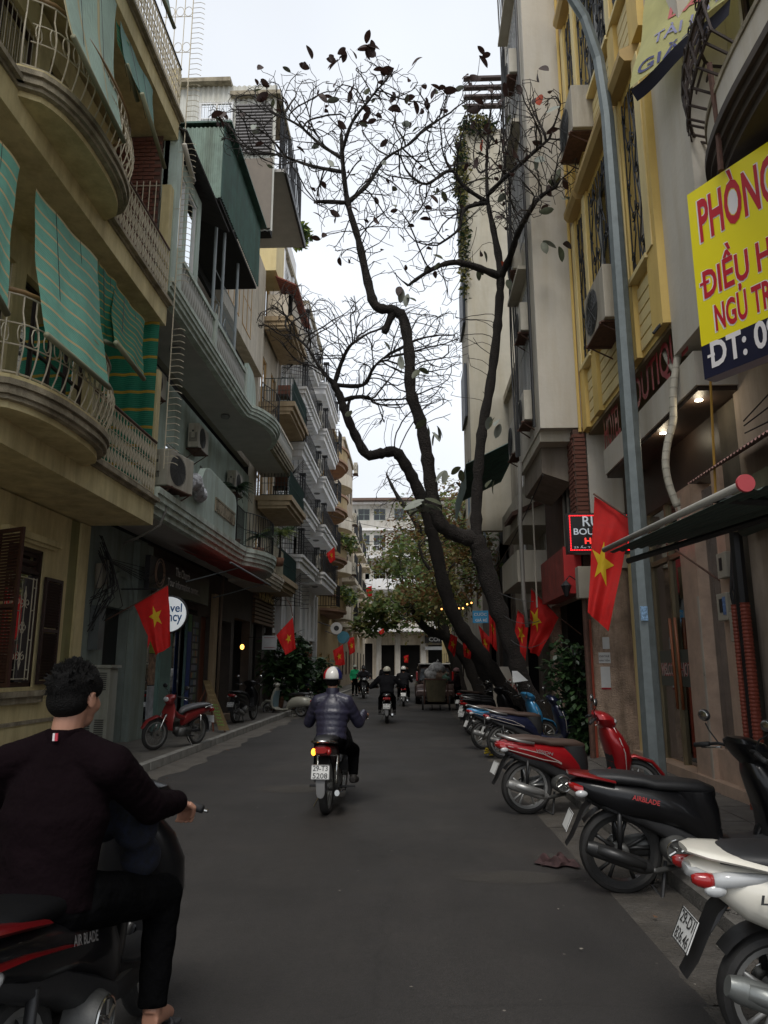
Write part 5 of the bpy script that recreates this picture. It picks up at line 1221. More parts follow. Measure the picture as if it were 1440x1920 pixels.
box(FY,'sign_case',M('sign_case_grey',(.35,.36,.42),.5),ys,.0,1.9,zb,zt,-.16,-.004); box(FY,'yellow_face',syel,ys,0,1.9,zy,zt,-.003,0); box(FY,'navy_face',snav,ys,0,1.9,zb,zy-.001,-.003,0)
def sgn(body,px0,pyb,px1,pyt,full,n_vis,mat=sred,halo=True,**k):
    """lettering whose visible part runs from px0 to px1; the line runs on past the picture"""
    u0,v0=onsign(px0,pyb); u1,_=onsign(px1,(pyb+pyt)/2); v1=onsign(px0,pyt)[1]; w_=(u1-u0)*full
    hh=v1-v0; bar=body[0]=='Đ'; body=body.replace('Đ','D'); cm=hh*(.37 if 'I' in body else .5)
    if halo:
        text(body,swh,ys,FY.p(u0-.018,v0-.014,.001),sa,(0,0,1),w=w_+.036,h=hh+.028,offset=.045,ext=.001)
        if bar: box(FY,'stroke',swh,ys,u0-.05,u0+w_*.062+.012,v0+cm-.027,v0+cm+.027,.001,.0025)
    text(body,mat,ys,FY.p(u0,v0,.004),sa,(0,0,1),w=w_,h=hh,offset=.026,ext=.002)
    if bar: box(FY,'stroke',mat,ys,u0-.038,u0+w_*.062,v0+cm-.015,v0+cm+.015,.004,.0065)
sgn('PHÒNG',1315,457,1440,352,1.18,4)
sgn('ĐIỀU HÒA',1322,562,1440,478,1.62,5)
sgn('NGỦ TRƯA',1344,622,1440,553,1.55,5)
sgn('ĐT: 09',1336,692,1440,640,1.25,4,mat=swh,halo=False)
for u in (.3,1.5): MB().tube([FY.p(u,zt,-.1),FY.p(u+.1,zt+.5,-.5)],.015,5).build('hanger',blk,ys)
# yellow cloth banner awning
bn=thing('cloth_banner','yellow cloth banner awning with navy laundry lettering, top right corner','banner',at(1200,170,Y=7.4))
Q=[at(1212,-60,Y=8.3),at(1440,-120,Y=6.9),at(1372,-8,Y=6.7),at(1182,168,Y=7.9)]
ban=M('banner_yellow',(.58,.56,.25),.7,noise=.12,bump=.08); translucent(ban,.4)
nb=(Q[1]-Q[0]).cross(Q[3]-Q[0]).normalized()
def bf(u,v): return Q[0].lerp(Q[1],u).lerp(Q[3].lerp(Q[2],u),v)+nb*(.03*math.sin(u*9+v*4)+.02*math.sin(v*13+u*5)+.05*math.sin(PI*v))
MB().grid(bf,30,24).build('banner_cloth',ban,bn,smooth=True)
def clothtext(body,mat,u0,u1,v0,v1,off):
    t=text(body,mat,None,(0,0,0),(1,0,0),(0,0,1),w=1,h=1,offset=.012); me=t.data
    for vx in me.vertices:
        p=bf(u0+(u1-u0)*vx.co.x, v1+(v0-v1)*vx.co.z)+nb*off; vx.co=p-bn.location
    t.parent=bn; t.name='lettering'
navc=M('banner_navy',(.05,.055,.17),.7)
sd_=1 if nb.dot(Vector((0,0,HC))-Q[0])>0 else -1
clothtext('GIẶT LÀ',navc,.08,1.0,.84,.99,.012*sd_); clothtext('TÀI LẤY',M('banner_lilac',(.22,.22,.36),.7),.2,.85,.62,.78,.012*sd_); clothtext('BÁN',M('banner_red',(.45,.1,.1),.7),.3,.8,.4,.58,.012*sd_)
Q2=[Q[3],Q[2],at(1368,25,Y=6.75),at(1195,190,Y=7.95)]
MB().grid(lambda u,v:Q2[0].lerp(Q2[1],u).lerp(Q2[3].lerp(Q2[2],u),v)+Vector((0,.05*math.sin(u*9),0)),20,3).build('banner_edge',M('navy_cloth',(.015,.015,.03),.8),bn,smooth=True)
# retractable awning near the viewer
aw=thing('retractable_awning','rolled dark green retractable awning with red end cap over the pavement','awning',(2.1,5,2.7))
A0=at(1133,1031,X=1.9); A1=at(1398,906,X=1.95)
alu=M('awning_alu',(.34,.33,.29),.45,metal=.3,noise=.2); dgr=M('awning_green',(.05,.085,.07),.7,noise=.2)
MB().tube([A0,A1],.026,10).build('front_bar',alu,aw,smooth=True)
dv=(A1-A0).normalized(); MB().tube([A1-dv*.008,A1+dv*.01],[.055,.052],20).build('end_cap',M('red_cap',(.42,.05,.06),.5),aw,smooth=False)
m=MB(); m.grid(lambda s,t:A0.lerp(A1-dv*.04,s)+Vector((.04+1.7*t,-.15*t,.40*t-.05*math.sin(PI*t)+.010*math.sin(t*120)))+Vector((-.02,0,-.035)),6,240); m.build('awning_cloth',dgr,aw,smooth=True)
MB().tube([A0+Vector((.12,-.35,-.16)),A0.lerp(A1,.72)+Vector((1.1,.1,.12))],.028,8).build('folding_arm',matblk,aw); MB().tube([A0.lerp(A1,.85),A0.lerp(A1,.85)+Vector((.5,.05,-.02)),A0.lerp(A1,.6)+Vector((1.7,.2,.3))],.03,8).build('folding_arm',matblk,aw)
MB().tube([(3.62,3.2,3.05),(3.62,8.0,3.05)],.07,10).build('roller',dgr,aw,smooth=True)
# street lamp
lp=thing('street_lamp','galvanised octagonal street lamp post on the right pavement','street lamp',(3.0,9.6,0))
pts=[Vector((2.98,9.6,.08)),Vector((2.98,9.6,4)),Vector((2.98,9.6,8)),Vector((2.97,9.6,9.6)),Vector((2.9,9.6,10.6)),Vector((2.72,9.55,11.3)),Vector((2.4,9.5,11.9)),Vector((1.9,9.45,12.4)),Vector((1.2,9.4,12.7))]
MB().tube(pts,[.14,.122,.105,.096,.088,.08,.07,.06,.05],8).build('post',grey,lp)
MB().box(2.76,3.2,9.38,9.82,.08,.12).build('base_plate',rust,lp)
MB().box(.6,1.25,9.28,9.52,12.66,12.76).build('lamp_head',grey,lp)
st=at(1208,1150,Y=9.45); MB().box(st.x-.045,st.x+.045,9.452,9.456,st.z-.09,st.z+.09).build('sticker',M('sticker_blue',(.2,.33,.5),.5,noise=.8,scale=45),lp)
# small blue sign
bs=thing('blue_sign','small blue hanging sign reading CƯỚC GIÁ RẺ by the tree trunk','sign',at(900,1155,Y=17.5))
a=at(886,1145,Y=17.5); b=at(916,1168,Y=17.5); FBs=Fr((0,17.5,0),(1,0,0),(0,-1,0))
box(FBs,'board',M('board_blue',(.03,.22,.42),.5),bs,a.x,b.x,b.z,a.z,-.03,0)
text('CƯỚC',paper,bs,(a.x+.03,17.495,a.z-.12),(1,0,0),(0,0,1),w=.3,h=.085,offset=.01,ext=0); text('GIÁ RẺ',paper,bs,(a.x+.06,17.495,b.z+.03),(1,0,0),(0,0,1),w=.28,h=.085,offset=.015,ext=0)
# ================================================================ trees
def spline(P,n=4):
    out=[]
    for i in range(len(P)-1):
        p0=P[max(0,i-1)];p1=P[i];p2=P[i+1];p3=P[min(len(P)-1,i+2)]
        for k in range(n):
            t=k/n; out.append(.5*((2*p1)+(-p0+p2)*t+(2*p0-5*p1+4*p2-p3)*t*t+(-p0+3*p1-3*p2+p3)*t**3))
    return out+[P[-1]]
class Grow:
    """space-colonisation growth of branches from given limbs toward scattered points"""
    def __init__(s,seed): s.rn=np.random.RandomState(seed); s.P=[]; s.par=[]; s.fix=[]
    def limb(s,pts,radii,parent=-1):
        Q=spline([Vector(p) for p in pts],5); n=len(Q); last=parent; ids=[]
        for i,q in enumerate(Q):
            t=i/(n-1)*(len(radii)-1); a=int(min(len(radii)-2,t)); r=radii[a]+(radii[a+1]-radii[a])*(t-a)
            if i==0 and parent>=0: ids.append(parent); continue
            s.P.append(np.array(q)); s.par.append(last); s.fix.append(r); last=len(s.P)-1; ids.append(last)
        return ids
    def near(s,p): 
        A=np.array(s.P); return int(np.argmin(((A-np.array(p))**2).sum(1)))
    def grow(s,att,step=.16,di=1.6,dk=.22,iters=90,jit=.35,grav=.0):
        att=np.array(att); P=np.array(s.P); dist=np.full(len(att),1e9); who=np.zeros(len(att),int)
        def upd(new,base):
            nonlocal dist,who
            for c in range(0,len(att),2000):
                d=((att[c:c+2000,None,:]-new[None])**2).sum(2)**.5; m=d.argmin(1); dm=d[np.arange(len(m)),m]; b=dm<dist[c:c+2000]
                dist[c:c+2000][b]=dm[b]; who[c:c+2000][b]=m[b]+base
        upd(P,0)
        for it in range(iters):
            act=(dist<di)&(dist>dk)
            if not act.any(): break
            ids=np.unique(who[act]); A=np.array(s.P); new=[]
            for i in ids:
                sel=att[act&(who==i)]; v=(sel-A[i]); v/=np.linalg.norm(v,axis=1)[:,None]+1e-9; v=v.mean(0)+s.rn.normal(0,jit,3)*.3; v[2]+=grav
                q=s.par[i]
                if q>=0: w=A[i]-A[q]; w/=np.linalg.norm(w)+1e-9; v=v/np.linalg.norm(v)+.6*w
                v/=np.linalg.norm(v)+1e-9; new.append(A[i]+v*step); s.par.append(int(i)); s.fix.append(None)
            base=len(s.P); s.P+=new; upd(np.array(new),base)
            keep=dist>dk; att=att[keep]; dist=dist[keep]; who=who[keep]
            if len(att)==0: break
    def mesh(s,name,mats,parent,tip=.006,maxr=.05,expo=2.1,n=5,thin=None):
        N=len(s.P); kids=[[] for _ in range(N)]
        for i,p in enumerate(s.par):
            if p>=0: kids[p].append(i)
        r=[0]*N
        for i in range(N-1,-1,-1):
            if s.fix[i] is not None: r[i]=s.fix[i]
            else: r[i]=min(maxr,(sum(r[k]**expo for k in kids[i] if s.fix[k] is None)+ (tip**expo if not kids[i] else (.0012)**expo))**(1/expo))
        # chains: continue along the thickest child
        big=MB(); small=MB(); s.tips=[]
        starts=[(i,None) for i in range(N) if s.par[i]<0]
        while starts:
            i,frm=starts.pop(); ch=[] if frm is None else [frm]; ch.append(i)
            cur=i
            while kids[cur]:
                ks=sorted(kids[cur],key=lambda k:-(r[k]+(1 if (s.fix[k] is not None and s.fix[cur] is not None and k==cur+1) else 0))); 
                for k in ks[1:]: starts.append((k,cur))
                cur=ks[0]; ch.append(cur)
            s.tips.append(cur)
            pts=[Vector(s.P[k]) for k in ch]; rad=[min(r[ch[1]],r[ch[0]]) if (j==0 and frm is not None) else r[k] for j,k in enumerate(ch)]
            if len(pts)>=2:
                if s.fix[i] is not None: 
                    rr=[q*(1+.10*math.sin(k*1.9+i)+.07*math.sin(k*3.3)) for k,q in enumerate(rad)]; big.tube(pts,rr,14)
                else: small.tube(pts,rad,3 if max(rad)<.012 else n)
        s.r=r; return big,small
leafA=M('dry_leaf',(.045,.022,.018),.6,noise=.35,scale=14,bump=.05); translucent(leafA,.25)
leafB=M('olive_leaf',(.09,.10,.055),.5,noise=.3,scale=10); translucent(leafB,.25)
leafC=M('pale_leaf_underside',(.25,.27,.23),.6,noise=.2); leafR=M('red_leaf',(.50,.07,.02),.6,noise=.3); translucent(leafR,.35)
def leafmesh(name,mat,L=.24,W=.12,curl=.15):
    m=MB(); n=7
    for i in range(n+1):
        t=i/n; w_=W/2*math.sin(PI*min(1,t*.94+.03))**.7*(1 if t<.97 else .2)
        z=-curl*L*t*t
        m.v+=[(L*t,-w_,z+.2*w_),(L*t,0,z),(L*t,w_,z+.2*w_)]
    for i in range(n):
        a=i*3; m.f+=[(a,a+1,a+4,a+3),(a+1,a+2,a+5,a+4)]
    return m.mesh(name,mat,smooth=True)
LM=[leafmesh('leaf',leafA,.27,.15,.3),leafmesh('leaf',leafA,.23,.14,.5),leafmesh('leaf',leafB,.29,.14),leafmesh('leaf',leafC,.30,.15),leafmesh('leaf',leafR,.22,.15)]
# --- the big bare tree
TA=thing('almond_tree','big nearly bare leaning tree with dark forked trunk on the right kerb','tree',(2.75,16,.05))
G=Grow(3); Yt=lambda px,py,y: at(px,py,Y=y)
tr=[(2.95,16.2,0)]+[tuple(Yt(*q)) for q in ((985,1290,16.0),(958,1210,15.8),(930,1130,15.6),(905,1050,15.4),(893,1012,15.3))]
a=G.limb(tr,[.22,.18,.17,.185,.2,.17])
lA=G.limb([G.P[a[-1]]]+[Yt(*q) for q in ((850,1000,15.2),(822,975,15.0),(808,910,14.9),(800,850,14.8),(788,790,14.7),(770,735,14.6),(768,670,14.5),(757,600,14.5),(738,582,14.5),(705,574,14.4),(690,530,14.4),(672,450,14.3),(652,380,14.2),(643,310,14.2),(640,255,14.1))],[.17,.15,.14,.13,.12,.115,.107,.1,.075,.055,.04],a[-1])
lB=G.limb([G.P[a[-1]]]+[Yt(*q) for q in ((893,960,15.3),(897,880,15.2),(905,800,15.1),(918,730,15.0),(930,640,14.9),(936,570,14.8),(938,505,14.7),(925,430,14.7),(915,380,14.7),(912,310,14.7))],[.13,.115,.108,.102,.095,.09,.078,.05,.032],a[-1])
def nearpx(ids,px,py):
    best=min(ids,key=lambda i:(G.P[i][0]-0)**2*0+sum((np.array(at(px,py,Y=G.P[i][1]))-G.P[i])**2)); return best
def sub(ids,pts,rad):
    i=nearpx(ids,*pts[0][:2]); return G.limb([G.P[i]]+[Yt(*q) for q in pts[1:]],rad,i)
s1=sub(lA,[(738,582),(720,625,14.6)],[.09,.07]); 
s=[sub(lB,[(938,515),(890,500,14.4),(850,492,14.2),(810,505,14.1),(765,535,14.2)],[.085,.07,.05,.03]),
sub(lB,[(938,520),(955,485,14.3),(970,440,13.4),(988,405,12.7),(1010,372,12.5),(1042,350,12.3)],[.085,.065,.05,.03]),
sub(lB,[(915,380),(870,350,14.4),(845,320,14.2),(800,345,14),(770,330,13.9)],[.05,.035,.025]),
sub(lB,[(915,380),(870,392,14.5),(860,430,14.3),(820,460,14.2)],[.05,.035,.02]),
sub(lB,[(915,372),(945,335,13.9),(985,300,12.7),(1030,260,12.4)],[.055,.04,.025]),
sub(lA,[(652,380),(690,345,14.4),(720,300,14.6),(760,275,14.9)],[.055,.04,.022]),
sub(lA,[(650,378),(600,378,13.9),(590,380,13.8)],[.05,.04,.02]),
sub(lA,[(643,300),(600,270,14.3),(560,235,14.4),(520,215,14.5)],[.045,.03,.018]),
sub(lA,[(643,290),(660,230,13.9),(690,190,13.8),(715,160,13.7)],[.045,.03,.018]),
sub(lA,[(640,330),(580,310,14.6),(520,290,14.8),(470,290,15)],[.045,.03,.018])]
rs=np.random.RandomState(11)
def inpoly(x,y,poly):
    c=False; j=len(poly)-1
    for i in range(len(poly)):
        xi,yi=poly[i]; xj,yj=poly[j]
        if (yi>y)!=(yj>y) and x<(xj-xi)*(y-yi)/(yj-yi)+xi: c=not c
        j=i
    return c
def scatter(poly,n,y0,y1,seed=0):
    r=np.random.RandomState(seed); xs=[p[0] for p in poly]; ys=[p[1] for p in poly]; out=[]
    while len(out)<n:
        x=r.uniform(min(xs),max(xs)); y=r.uniform(min(ys),max(ys))
        if inpoly(x,y,poly): out.append(tuple(at(x,y,Y=r.uniform(y0,y1))))
    return out
att=scatter([(385,215),(470,150),(560,135),(640,150),(700,90),(760,130),(800,170),(830,290),(800,400),(760,440),(700,420),(600,400),(560,330),(450,300),(400,260)],2000,13.0,15.6,1)
att+=scatter([(820,170),(880,150),(955,160),(955,430),(880,420),(780,400),(770,330),(800,250)],1300,13.2,15.6,2)
att+=scatter([(950,160),(1000,150),(1060,190),(1085,250),(1082,350),(1020,400),(950,440)],1300,11.7,12.85,12)
att+=scatter([(930,200),(960,200),(980,420),(930,420)],250,12.6,14.2,13)
att+=scatter([(580,410),(760,400),(880,400),(900,490),(780,560),(720,520),(620,480)],330,13.6,15.2,3)
att+=scatter([(700,560),(860,500),(890,640),(840,800),(790,760)],130,13.8,15.4,4)
G.grow(att,.17,1.5,.16,110,.3)
big,small=G.mesh('x',None,None,.0065,.045,expo=2.3)
big.build('trunk',bark,TA,smooth=True); small.build('twigs',twigm,TA,smooth=True,kind='stuff')
tips=[G.P[t] for t in G.tips]; rn=random.Random(21); random.Random(5).shuffle(tips)
def projpx(p):
    x,y,z=p[0],p[1],p[2]-HC; c,s_=math.cos(-YAW),math.sin(-YAW); q0=c*x-s_*y; q1=s_*x+c*y
    d=q1*math.cos(PITCH)+z*math.sin(PITCH); u=-q1*math.sin(PITCH)+z*math.cos(PITCH); return 720+FPX*q0/d,960-FPX*u/d
def putleaf(p,kind,sc=1,droop=None,rn=rn):
    o=inst(LM[kind],'leaf',TA,loc=p,rot=(rn.uniform(-1.2,1.2),rn.uniform(-.9,1.0) if droop is None else droop,rn.uniform(0,2*PI)),scale=(sc,)*3); return o
cl=[(692,85,7),(632,110,5),(650,95,3),(722,140,4),(580,120,3),(785,108,1),(735,170,3),(510,165,3),(485,125,1),(405,225,3),(900,105,3),(880,148,3),(825,170,5),(745,200,4),(600,180,2),(660,175,2),(905,200,4),(940,190,2),(800,205,3),(575,240,3),(545,205,3),(770,190,3),(700,210,3)]
for (px,py,n) in cl:
    p=min(tips,key=lambda t:(projpx(t)[0]-px)**2+(projpx(t)[1]-py)**2); y=p[1]; q=at(px,py,Y=y)
    if (q-Vector(p)).length>.15: small_=MB().tube([p,Vector(p).lerp(q,.5)+Vector((0,0,-.05)),q],[.007,.006,.005],4); small_.build('twig',twigm,TA)
    for k in range(n): putleaf(q+Vector((rn.uniform(-.09,.09),rn.uniform(-.09,.09),rn.uniform(-.09,.09))),rn.choice([0,0,0,1]),rn.uniform(.8,1.2))
k=0
for t in tips:
    x,y=projpx(t)
    if k<190 and rn.random()<.3 and y<520: putleaf(t,rn.choice([0,0,1,1,2,3]),rn.uniform(.5,.95)); k+=1
for (px,py) in ((1012,178),(905,262),(940,490)): putleaf(at(px,py,Y=12.6 if px>1000 else 14.6),4,1.2,1.3)
for (px,py,y) in ((1050,460,12.4),(1022,455,12.5),(1030,345,12.4),(1000,300,12.4),(1060,370,12.3),(1045,320,12.4),(1010,130,12.4),(905,470,14.6),(900,500,14.6),(960,500,14.7),(950,520,14.5),(765,555,14.2),(750,540,14.3),(750,665,14.2),(785,690,14.2),(800,790,14.3),(815,800,14.3),(812,815,14.4),(925,780,14.3),(940,790,14.2),(925,905,14.8),(860,880,14.5),(840,885,14.5),(850,905,14.6)):
    for q in range(2): putleaf(at(px,py,Y=y)+Vector((rn.uniform(-.06,.06),0,rn.uniform(-.06,.06))),rn.choice([2,2,0,3]),1.0,rn.uniform(.4,1.4))
for q in range(11): 
    a_=q*2*PI/7; putleaf(at(792,935,Y=13.9)+Vector((math.cos(a_)*.05,math.sin(a_)*.05,-.02*q)),3 if q%3 else 2,1.25,.25)
# --- second tree, behind
TB=thing('almond_tree','second leaning bare tree whose limb kinks left over the street','tree',(3.1,20,.05))
G=Grow(8)
a=G.limb([(3.25,20.6,0)]+[Yt(*q) for q in ((945,1290,20.4),(905,1230,20),(860,1170,19.6),(835,1110,19.3),(815,1020,19),(800,960,18.8),(780,910,18.7),(762,875,18.6),(742,848,18.5),(715,850,18.5),(688,852,18.4),(668,820,18.4),(650,780,18.3),(638,745,18.3),(625,718,18.2))],[.21,.19,.175,.165,.15,.14,.125,.11,.095])
def sub(ids,pts,rad):
    i=nearpx(ids,*pts[0][:2]); return G.limb([G.P[i]]+[Yt(*q) for q in pts[1:]],rad,i)
sub(a,[(640,750),(665,745,18.3),(690,745,18.5),(700,755,18.6)],[.07,.05,.03]); sub(a,[(627,720),(640,680,18.2),(655,650,18),(668,640,18)],[.07,.05,.03]); sub(a,[(627,720),(600,690,18.6),(575,650,18.8),(540,620,19)],[.06,.04,.02]); sub(a,[(632,722),(680,722,18.2),(700,690,18),(720,670,18)],[.06,.05,.02]); sub(a,[(650,780),(660,745,18.8),(700,750,19)],[.05,.03])
att=scatter([(470,600),(540,520),(620,560),(720,560),(850,580),(880,650),(840,760),(760,790),(700,800),(650,720),(560,700)],1700,16.8,20,5)
G.grow(att,.2,1.8,.19,90,.3); big,small=G.mesh('x',None,None,.0075,.04,expo=2.3)
big.build('trunk',bark,TB,smooth=True); small.build('twigs',twigm,TB,smooth=True,kind='stuff')
for (px,py) in ((660,770),(600,640),(720,640),(820,700)): inst(LM[2],'leaf',TB,loc=at(px,py,Y=18),rot=(rn.uniform(0,3),.8,rn.uniform(0,6)))
# --- far trees
fol1=[M('foliage_green',(.12,.17,.055),.6,noise=.35,scale=4),M('foliage_olive',(.22,.20,.07),.6,noise=.35,scale=4),M('foliage_brown',(.22,.12,.05),.7,noise=.4,scale=4),M('foliage_pale',(.17,.24,.08),.6,noise=.3,scale=4)]
for m_ in fol1: translucent(m_,.5)
def foliage(pts,sz,rn,hang=.5):
    """many leaf-sized folded faces around points"""
    m=MB(); 
    for p in pts:
        p=Vector(p); a=rn.uniform(0,2*PI); L=sz*rn.uniform(.6,1.3); d=Vector((math.cos(a),math.sin(a),rn.uniform(-1.2,.5)*hang*2)).normalized(); s_=d.cross(Vector((rn.uniform(-.5,.5),rn.uniform(-.5,.5),1))).normalized()*L*.3
        k=len(m.v); m.v+=[tuple(p),tuple(p+d*L*.5+s_+Vector((0,0,.05*L))),tuple(p+d*L),tuple(p+d*L*.5-s_+Vector((0,0,.05*L)))]; m.f+=[(k,k+1,k+2),(k,k+2,k+3)]
    return m
def lefttree(label,trunk,rad,blobs,seed,n=1400,kinds=(0,),bare=(),sz=.22,limbs=()):
    T=thing('street_tree',label,'tree',tuple(trunk[0]),0); global G; G=Grow(seed); a=G.limb(trunk,rad)
    for l in limbs: i=nearpx(a,*l[0][:2]); G.limb([G.P[i]]+[Yt(*q) for q in l[1:]],[rad[-1]*.7,.04],i)
    A=[]; r=random.Random(seed)
    for (c,R_) in blobs:
        for k in range(int(160*len(blobs)**-.3)): 
            v=Vector((r.gauss(0,1),r.gauss(0,1),r.gauss(0,1))).normalized()*(r.random()**.4); A.append(tuple(Vector(c)+Vector((v.x*R_[0],v.y*R_[1],v.z*R_[2]))))
    for b in bare: A+=b
    G.grow(A,.3,2.6,.35,60,.4); big,small=G.mesh('x',None,None,.009,.07)
    big.build('trunk',bark,T,smooth=True); small.build('branches',twigm,T,smooth=True,kind='stuff')
    for ki,kd in enumerate(kinds):
        pts=[]
        for (c,R_) in blobs:
            cl=[Vector((r.gauss(0,1),r.gauss(0,1),r.gauss(0,1))).normalized()*(r.random()**.35) for _ in range(22)]
            for _ in range(n//len(blobs)//len(kinds)):
                q=r.choice(cl)+Vector((r.gauss(0,.16),r.gauss(0,.16),r.gauss(0,.16))); pts.append(Vector(c)+Vector((q.x*R_[0],q.y*R_[1],q.z*R_[2])))
        foliage(pts,sz,r).build('foliage',fol1[kd],T,kind='stuff')
    return T
def B(px,py,Y_,rx,ry,rz): return (tuple(at(px,py,Y=Y_)),(rx,ry,rz))
lefttree('leafy tree with olive and green crown, third trunk along the right kerb',[(3.3,27,0)]+[Yt(*q) for q in ((900,1240,27),(870,1190,26.6),(850,1140,26),(835,1080,25.6))],[.3,.25,.22,.18,.12],
  [B(850,1080,26,1.3,1.6,1.0),B(890,1050,27,1.2,1.5,1.2),B(800,1120,25.5,1.2,1.5,.8),B(870,1010,27,1.1,1.5,.9)],31,3000,(1,3,2),limbs=[[(840,1100),(800,1060,25.6),(785,1020,25.5)]],sz=.2)
lefttree('green drooping-leaved tree hanging over the middle of the street',[(3.2,34,0)]+[Yt(*q) for q in ((880,1250,34),(845,1200,33.5),(800,1180,33),(770,1140,32)) ],[.3,.26,.22,.18,.1],
  [B(735,1140,32,1.5,1.6,.9),B(790,1110,33,1.6,1.8,1.1),B(760,1050,34,1.5,1.8,.9),B(700,1160,31.5,.9,1.2,.7),B(835,1140,34,1.5,1.8,1.0)],32,2800,(0,3,1),sz=.3)
lefttree('brownish half-bare tree reaching high in the far middle',[(2.9,44,0)]+[Yt(*q) for q in ((850,1230,43),(820,1150,42),(795,1060,42),(785,990,42),(745,930,42),(725,890,42))],[.34,.3,.26,.22,.18,.12,.06],
  [B(800,1000,42,2.6,2.5,2.2),B(760,1050,42,2.4,2.5,1.8),B(850,960,43,2.4,2.5,2.0),B(880,1010,43,2,2.4,2.4)],33,5600,(1,2,3),bare=[scatter([(690,930),(720,860),(780,870),(860,900),(900,880),(890,1000),(780,1010),(700,980)],420,39,45,6)],sz=.26)
lefttree('dull green tree at the far right kerb before the end building',[(3.0,56,0)]+[Yt(*q) for q in ((850,1240,56),(835,1180,55),(820,1120,54))],[.34,.3,.26,.2],
  [B(820,1090,54,3.2,3,2.4),B(770,1150,54,2.6,3,1.8),B(870,1130,56,3,3,3),B(840,1030,56,3,3,2.2)],34,3000,(3,1,2),sz=.36)
# ivy wall plant on the right and potted plants on the left
def shrub(label,boxes,n,sz,kinds,name='potted_plant',cat='plant',pot=None,seed=1,hang=.5):
    r=random.Random(seed); T=thing(name,label,cat,(boxes[0][0][0],boxes[0][0][1],pot[2] if pot else .1))
    for kd in kinds:
        pts=[]
        for (c,R_) in boxes:
            for _ in range(n//len(kinds)//len(boxes)):
                v=Vector((r.gauss(0,1),r.gauss(0,1),r.gauss(0,1))).normalized()*(r.random()**.4); pts.append(Vector(c)+Vector((v.x*R_[0],v.y*R_[1],v.z*R_[2])))
        foliage(pts,sz,r,hang).build('foliage',kd,T,kind='stuff')
    m=MB(); c=boxes[0][0]
    for k in range(7): m.tube([(c[0],c[1],pot[2]+.2 if pot else .12),(c[0]+r.uniform(-.1,.1),c[1]+r.uniform(-.1,.1),c[2]),(c[0]+r.uniform(-.25,.25),c[1]+r.uniform(-.25,.25),c[2]+boxes[0][1][2]*.8)],.015,4)
    m.build('stems',twigm,T)
    if pot: MB().lathe([(pot[3]*.75,0),(pot[3],pot[4]),(pot[3]*.88,pot[4]),(pot[3]*.85,pot[4]-.04),(0,pot[4]-.04)],pot[:3],n=16).build('pot',M('clay_pot',(.2,.1,.06),.8,noise=.3),T,smooth=True)
    return T
dg=M('dark_glossy_leaf',(.02,.045,.018),.35,noise=.4,scale=5); mg=M('mid_leaf',(.045,.09,.03),.45,noise=.35,scale=5); lg=M('lime_leaf',(.22,.27,.06),.5,noise=.3,scale=5)
for q in (dg,mg,lg): translucent(q,.25)
shrub('dark glossy climbing ivy bush beside the peeling pink wall',[((2.95,13.6,1.1),(.35,.35,1.0)),((2.8,13.9,1.5),(.4,.5,.7)),((3.05,13.4,.6),(.3,.3,.5))],1500,.15,(dg,mg),'ivy_bush',pot=None,seed=2)
for i,(px,py,y,w_,h_,lb) in enumerate(((520,1245,26.2,.7,1.1,'tall dark potted palm by the shop below the flag, left side'),(555,1235,27.2,.6,1.0,'bushy dark potted plant behind the cream scooter'),(600,1265,33,.7,.8,'leafy pot plant at the foot of the white house'))):
    c=at(px,py,Y=y); shrub(lb,[((c.x,c.y,c.z),(w_,w_,h_)),((c.x+.2,c.y,c.z-.5),(w_*.8,w_*.8,h_*.7))],900,.3,(dg,mg),pot=(c.x,c.y,.115,.3,.5),seed=40+i)
def palm(label,c,h,R_,n,mats,seed,pot=None,name='palm'):
    r=random.Random(seed); T=thing(name,label,'plant',c)
    c=Vector(c); MB().tube([c,c+Vector((.03,0,h*.5)),c+Vector((0,0,h))],[.05,.035,.03],7).build('stem',twigm,T)
    for mi,mt_ in enumerate(mats):
        m=MB()
        for k in range(n//len(mats)):
            a=r.uniform(0,2*PI); el=r.uniform(.2,1.2); L=R_*r.uniform(.7,1.1); top=c+Vector((0,0,h)); P=[]
            for j in range(7): t=j/6; P.append(top+Vector((math.cos(a)*L*t*math.cos(el*(1-t*.3)),math.sin(a)*L*t*math.cos(el*(1-t*.3)),L*(math.sin(el)*t-.75*t*t))))
            m.tube(P,.006,3)
            for j in range(1,22):
                t=j/22; i=min(5,int(t*6)); q=P[i].lerp(P[i+1],t*6-i); d=(P[i+1]-P[i]).normalized(); sd2=d.cross(Vector((0,0,1))).normalized()
                for sg_ in (1,-1):
                    e=q+(sd2*sg_*.6+d*.5+Vector((0,0,-.5))).normalized()*L*.28*math.sin(PI*min(.95,t+.12)); b=d*.012
                    kk=len(m.v); m.v+=[tuple(q-b),tuple(q+b),tuple(e)]; m.f.append((kk,kk+1,kk+2))
        m.build('fronds',mt_,T)
    MB().lathe([(.13,-.28),(.18,0),(.15,0),(0,-.03)],c,n=14).build('pot',M('clay_pot',(0,0,0)),T,smooth=True)
    return T
palm('bright lime palm in a balcony pot between the mint and white houses',(-4.65,25.6,5.35),.85,.95,26,(lg,mg),3)
palm('dark balcony palm beside the mint parapet',(-5.1,20.8,5.2),1.5,.75,22,(dg,),4)
palm('dark leafy plant behind the curved black balcony rail',(-4.6,21.8,5.1),.35,.6,18,(dg,mg),5)
for (z,lb) in ((5.9,'greenery spilling over the lowest ochre balcony'),(9.3,'small plants on the second ochre round balcony')):
    shrub(lb,[((-4.3,47.5,z+.2),(.8,2.2,.6))],600,.3,(mg,lg),'balcony_plants',pot=(-4.6,47.5,z-.5,.2,.3),seed=int(z))
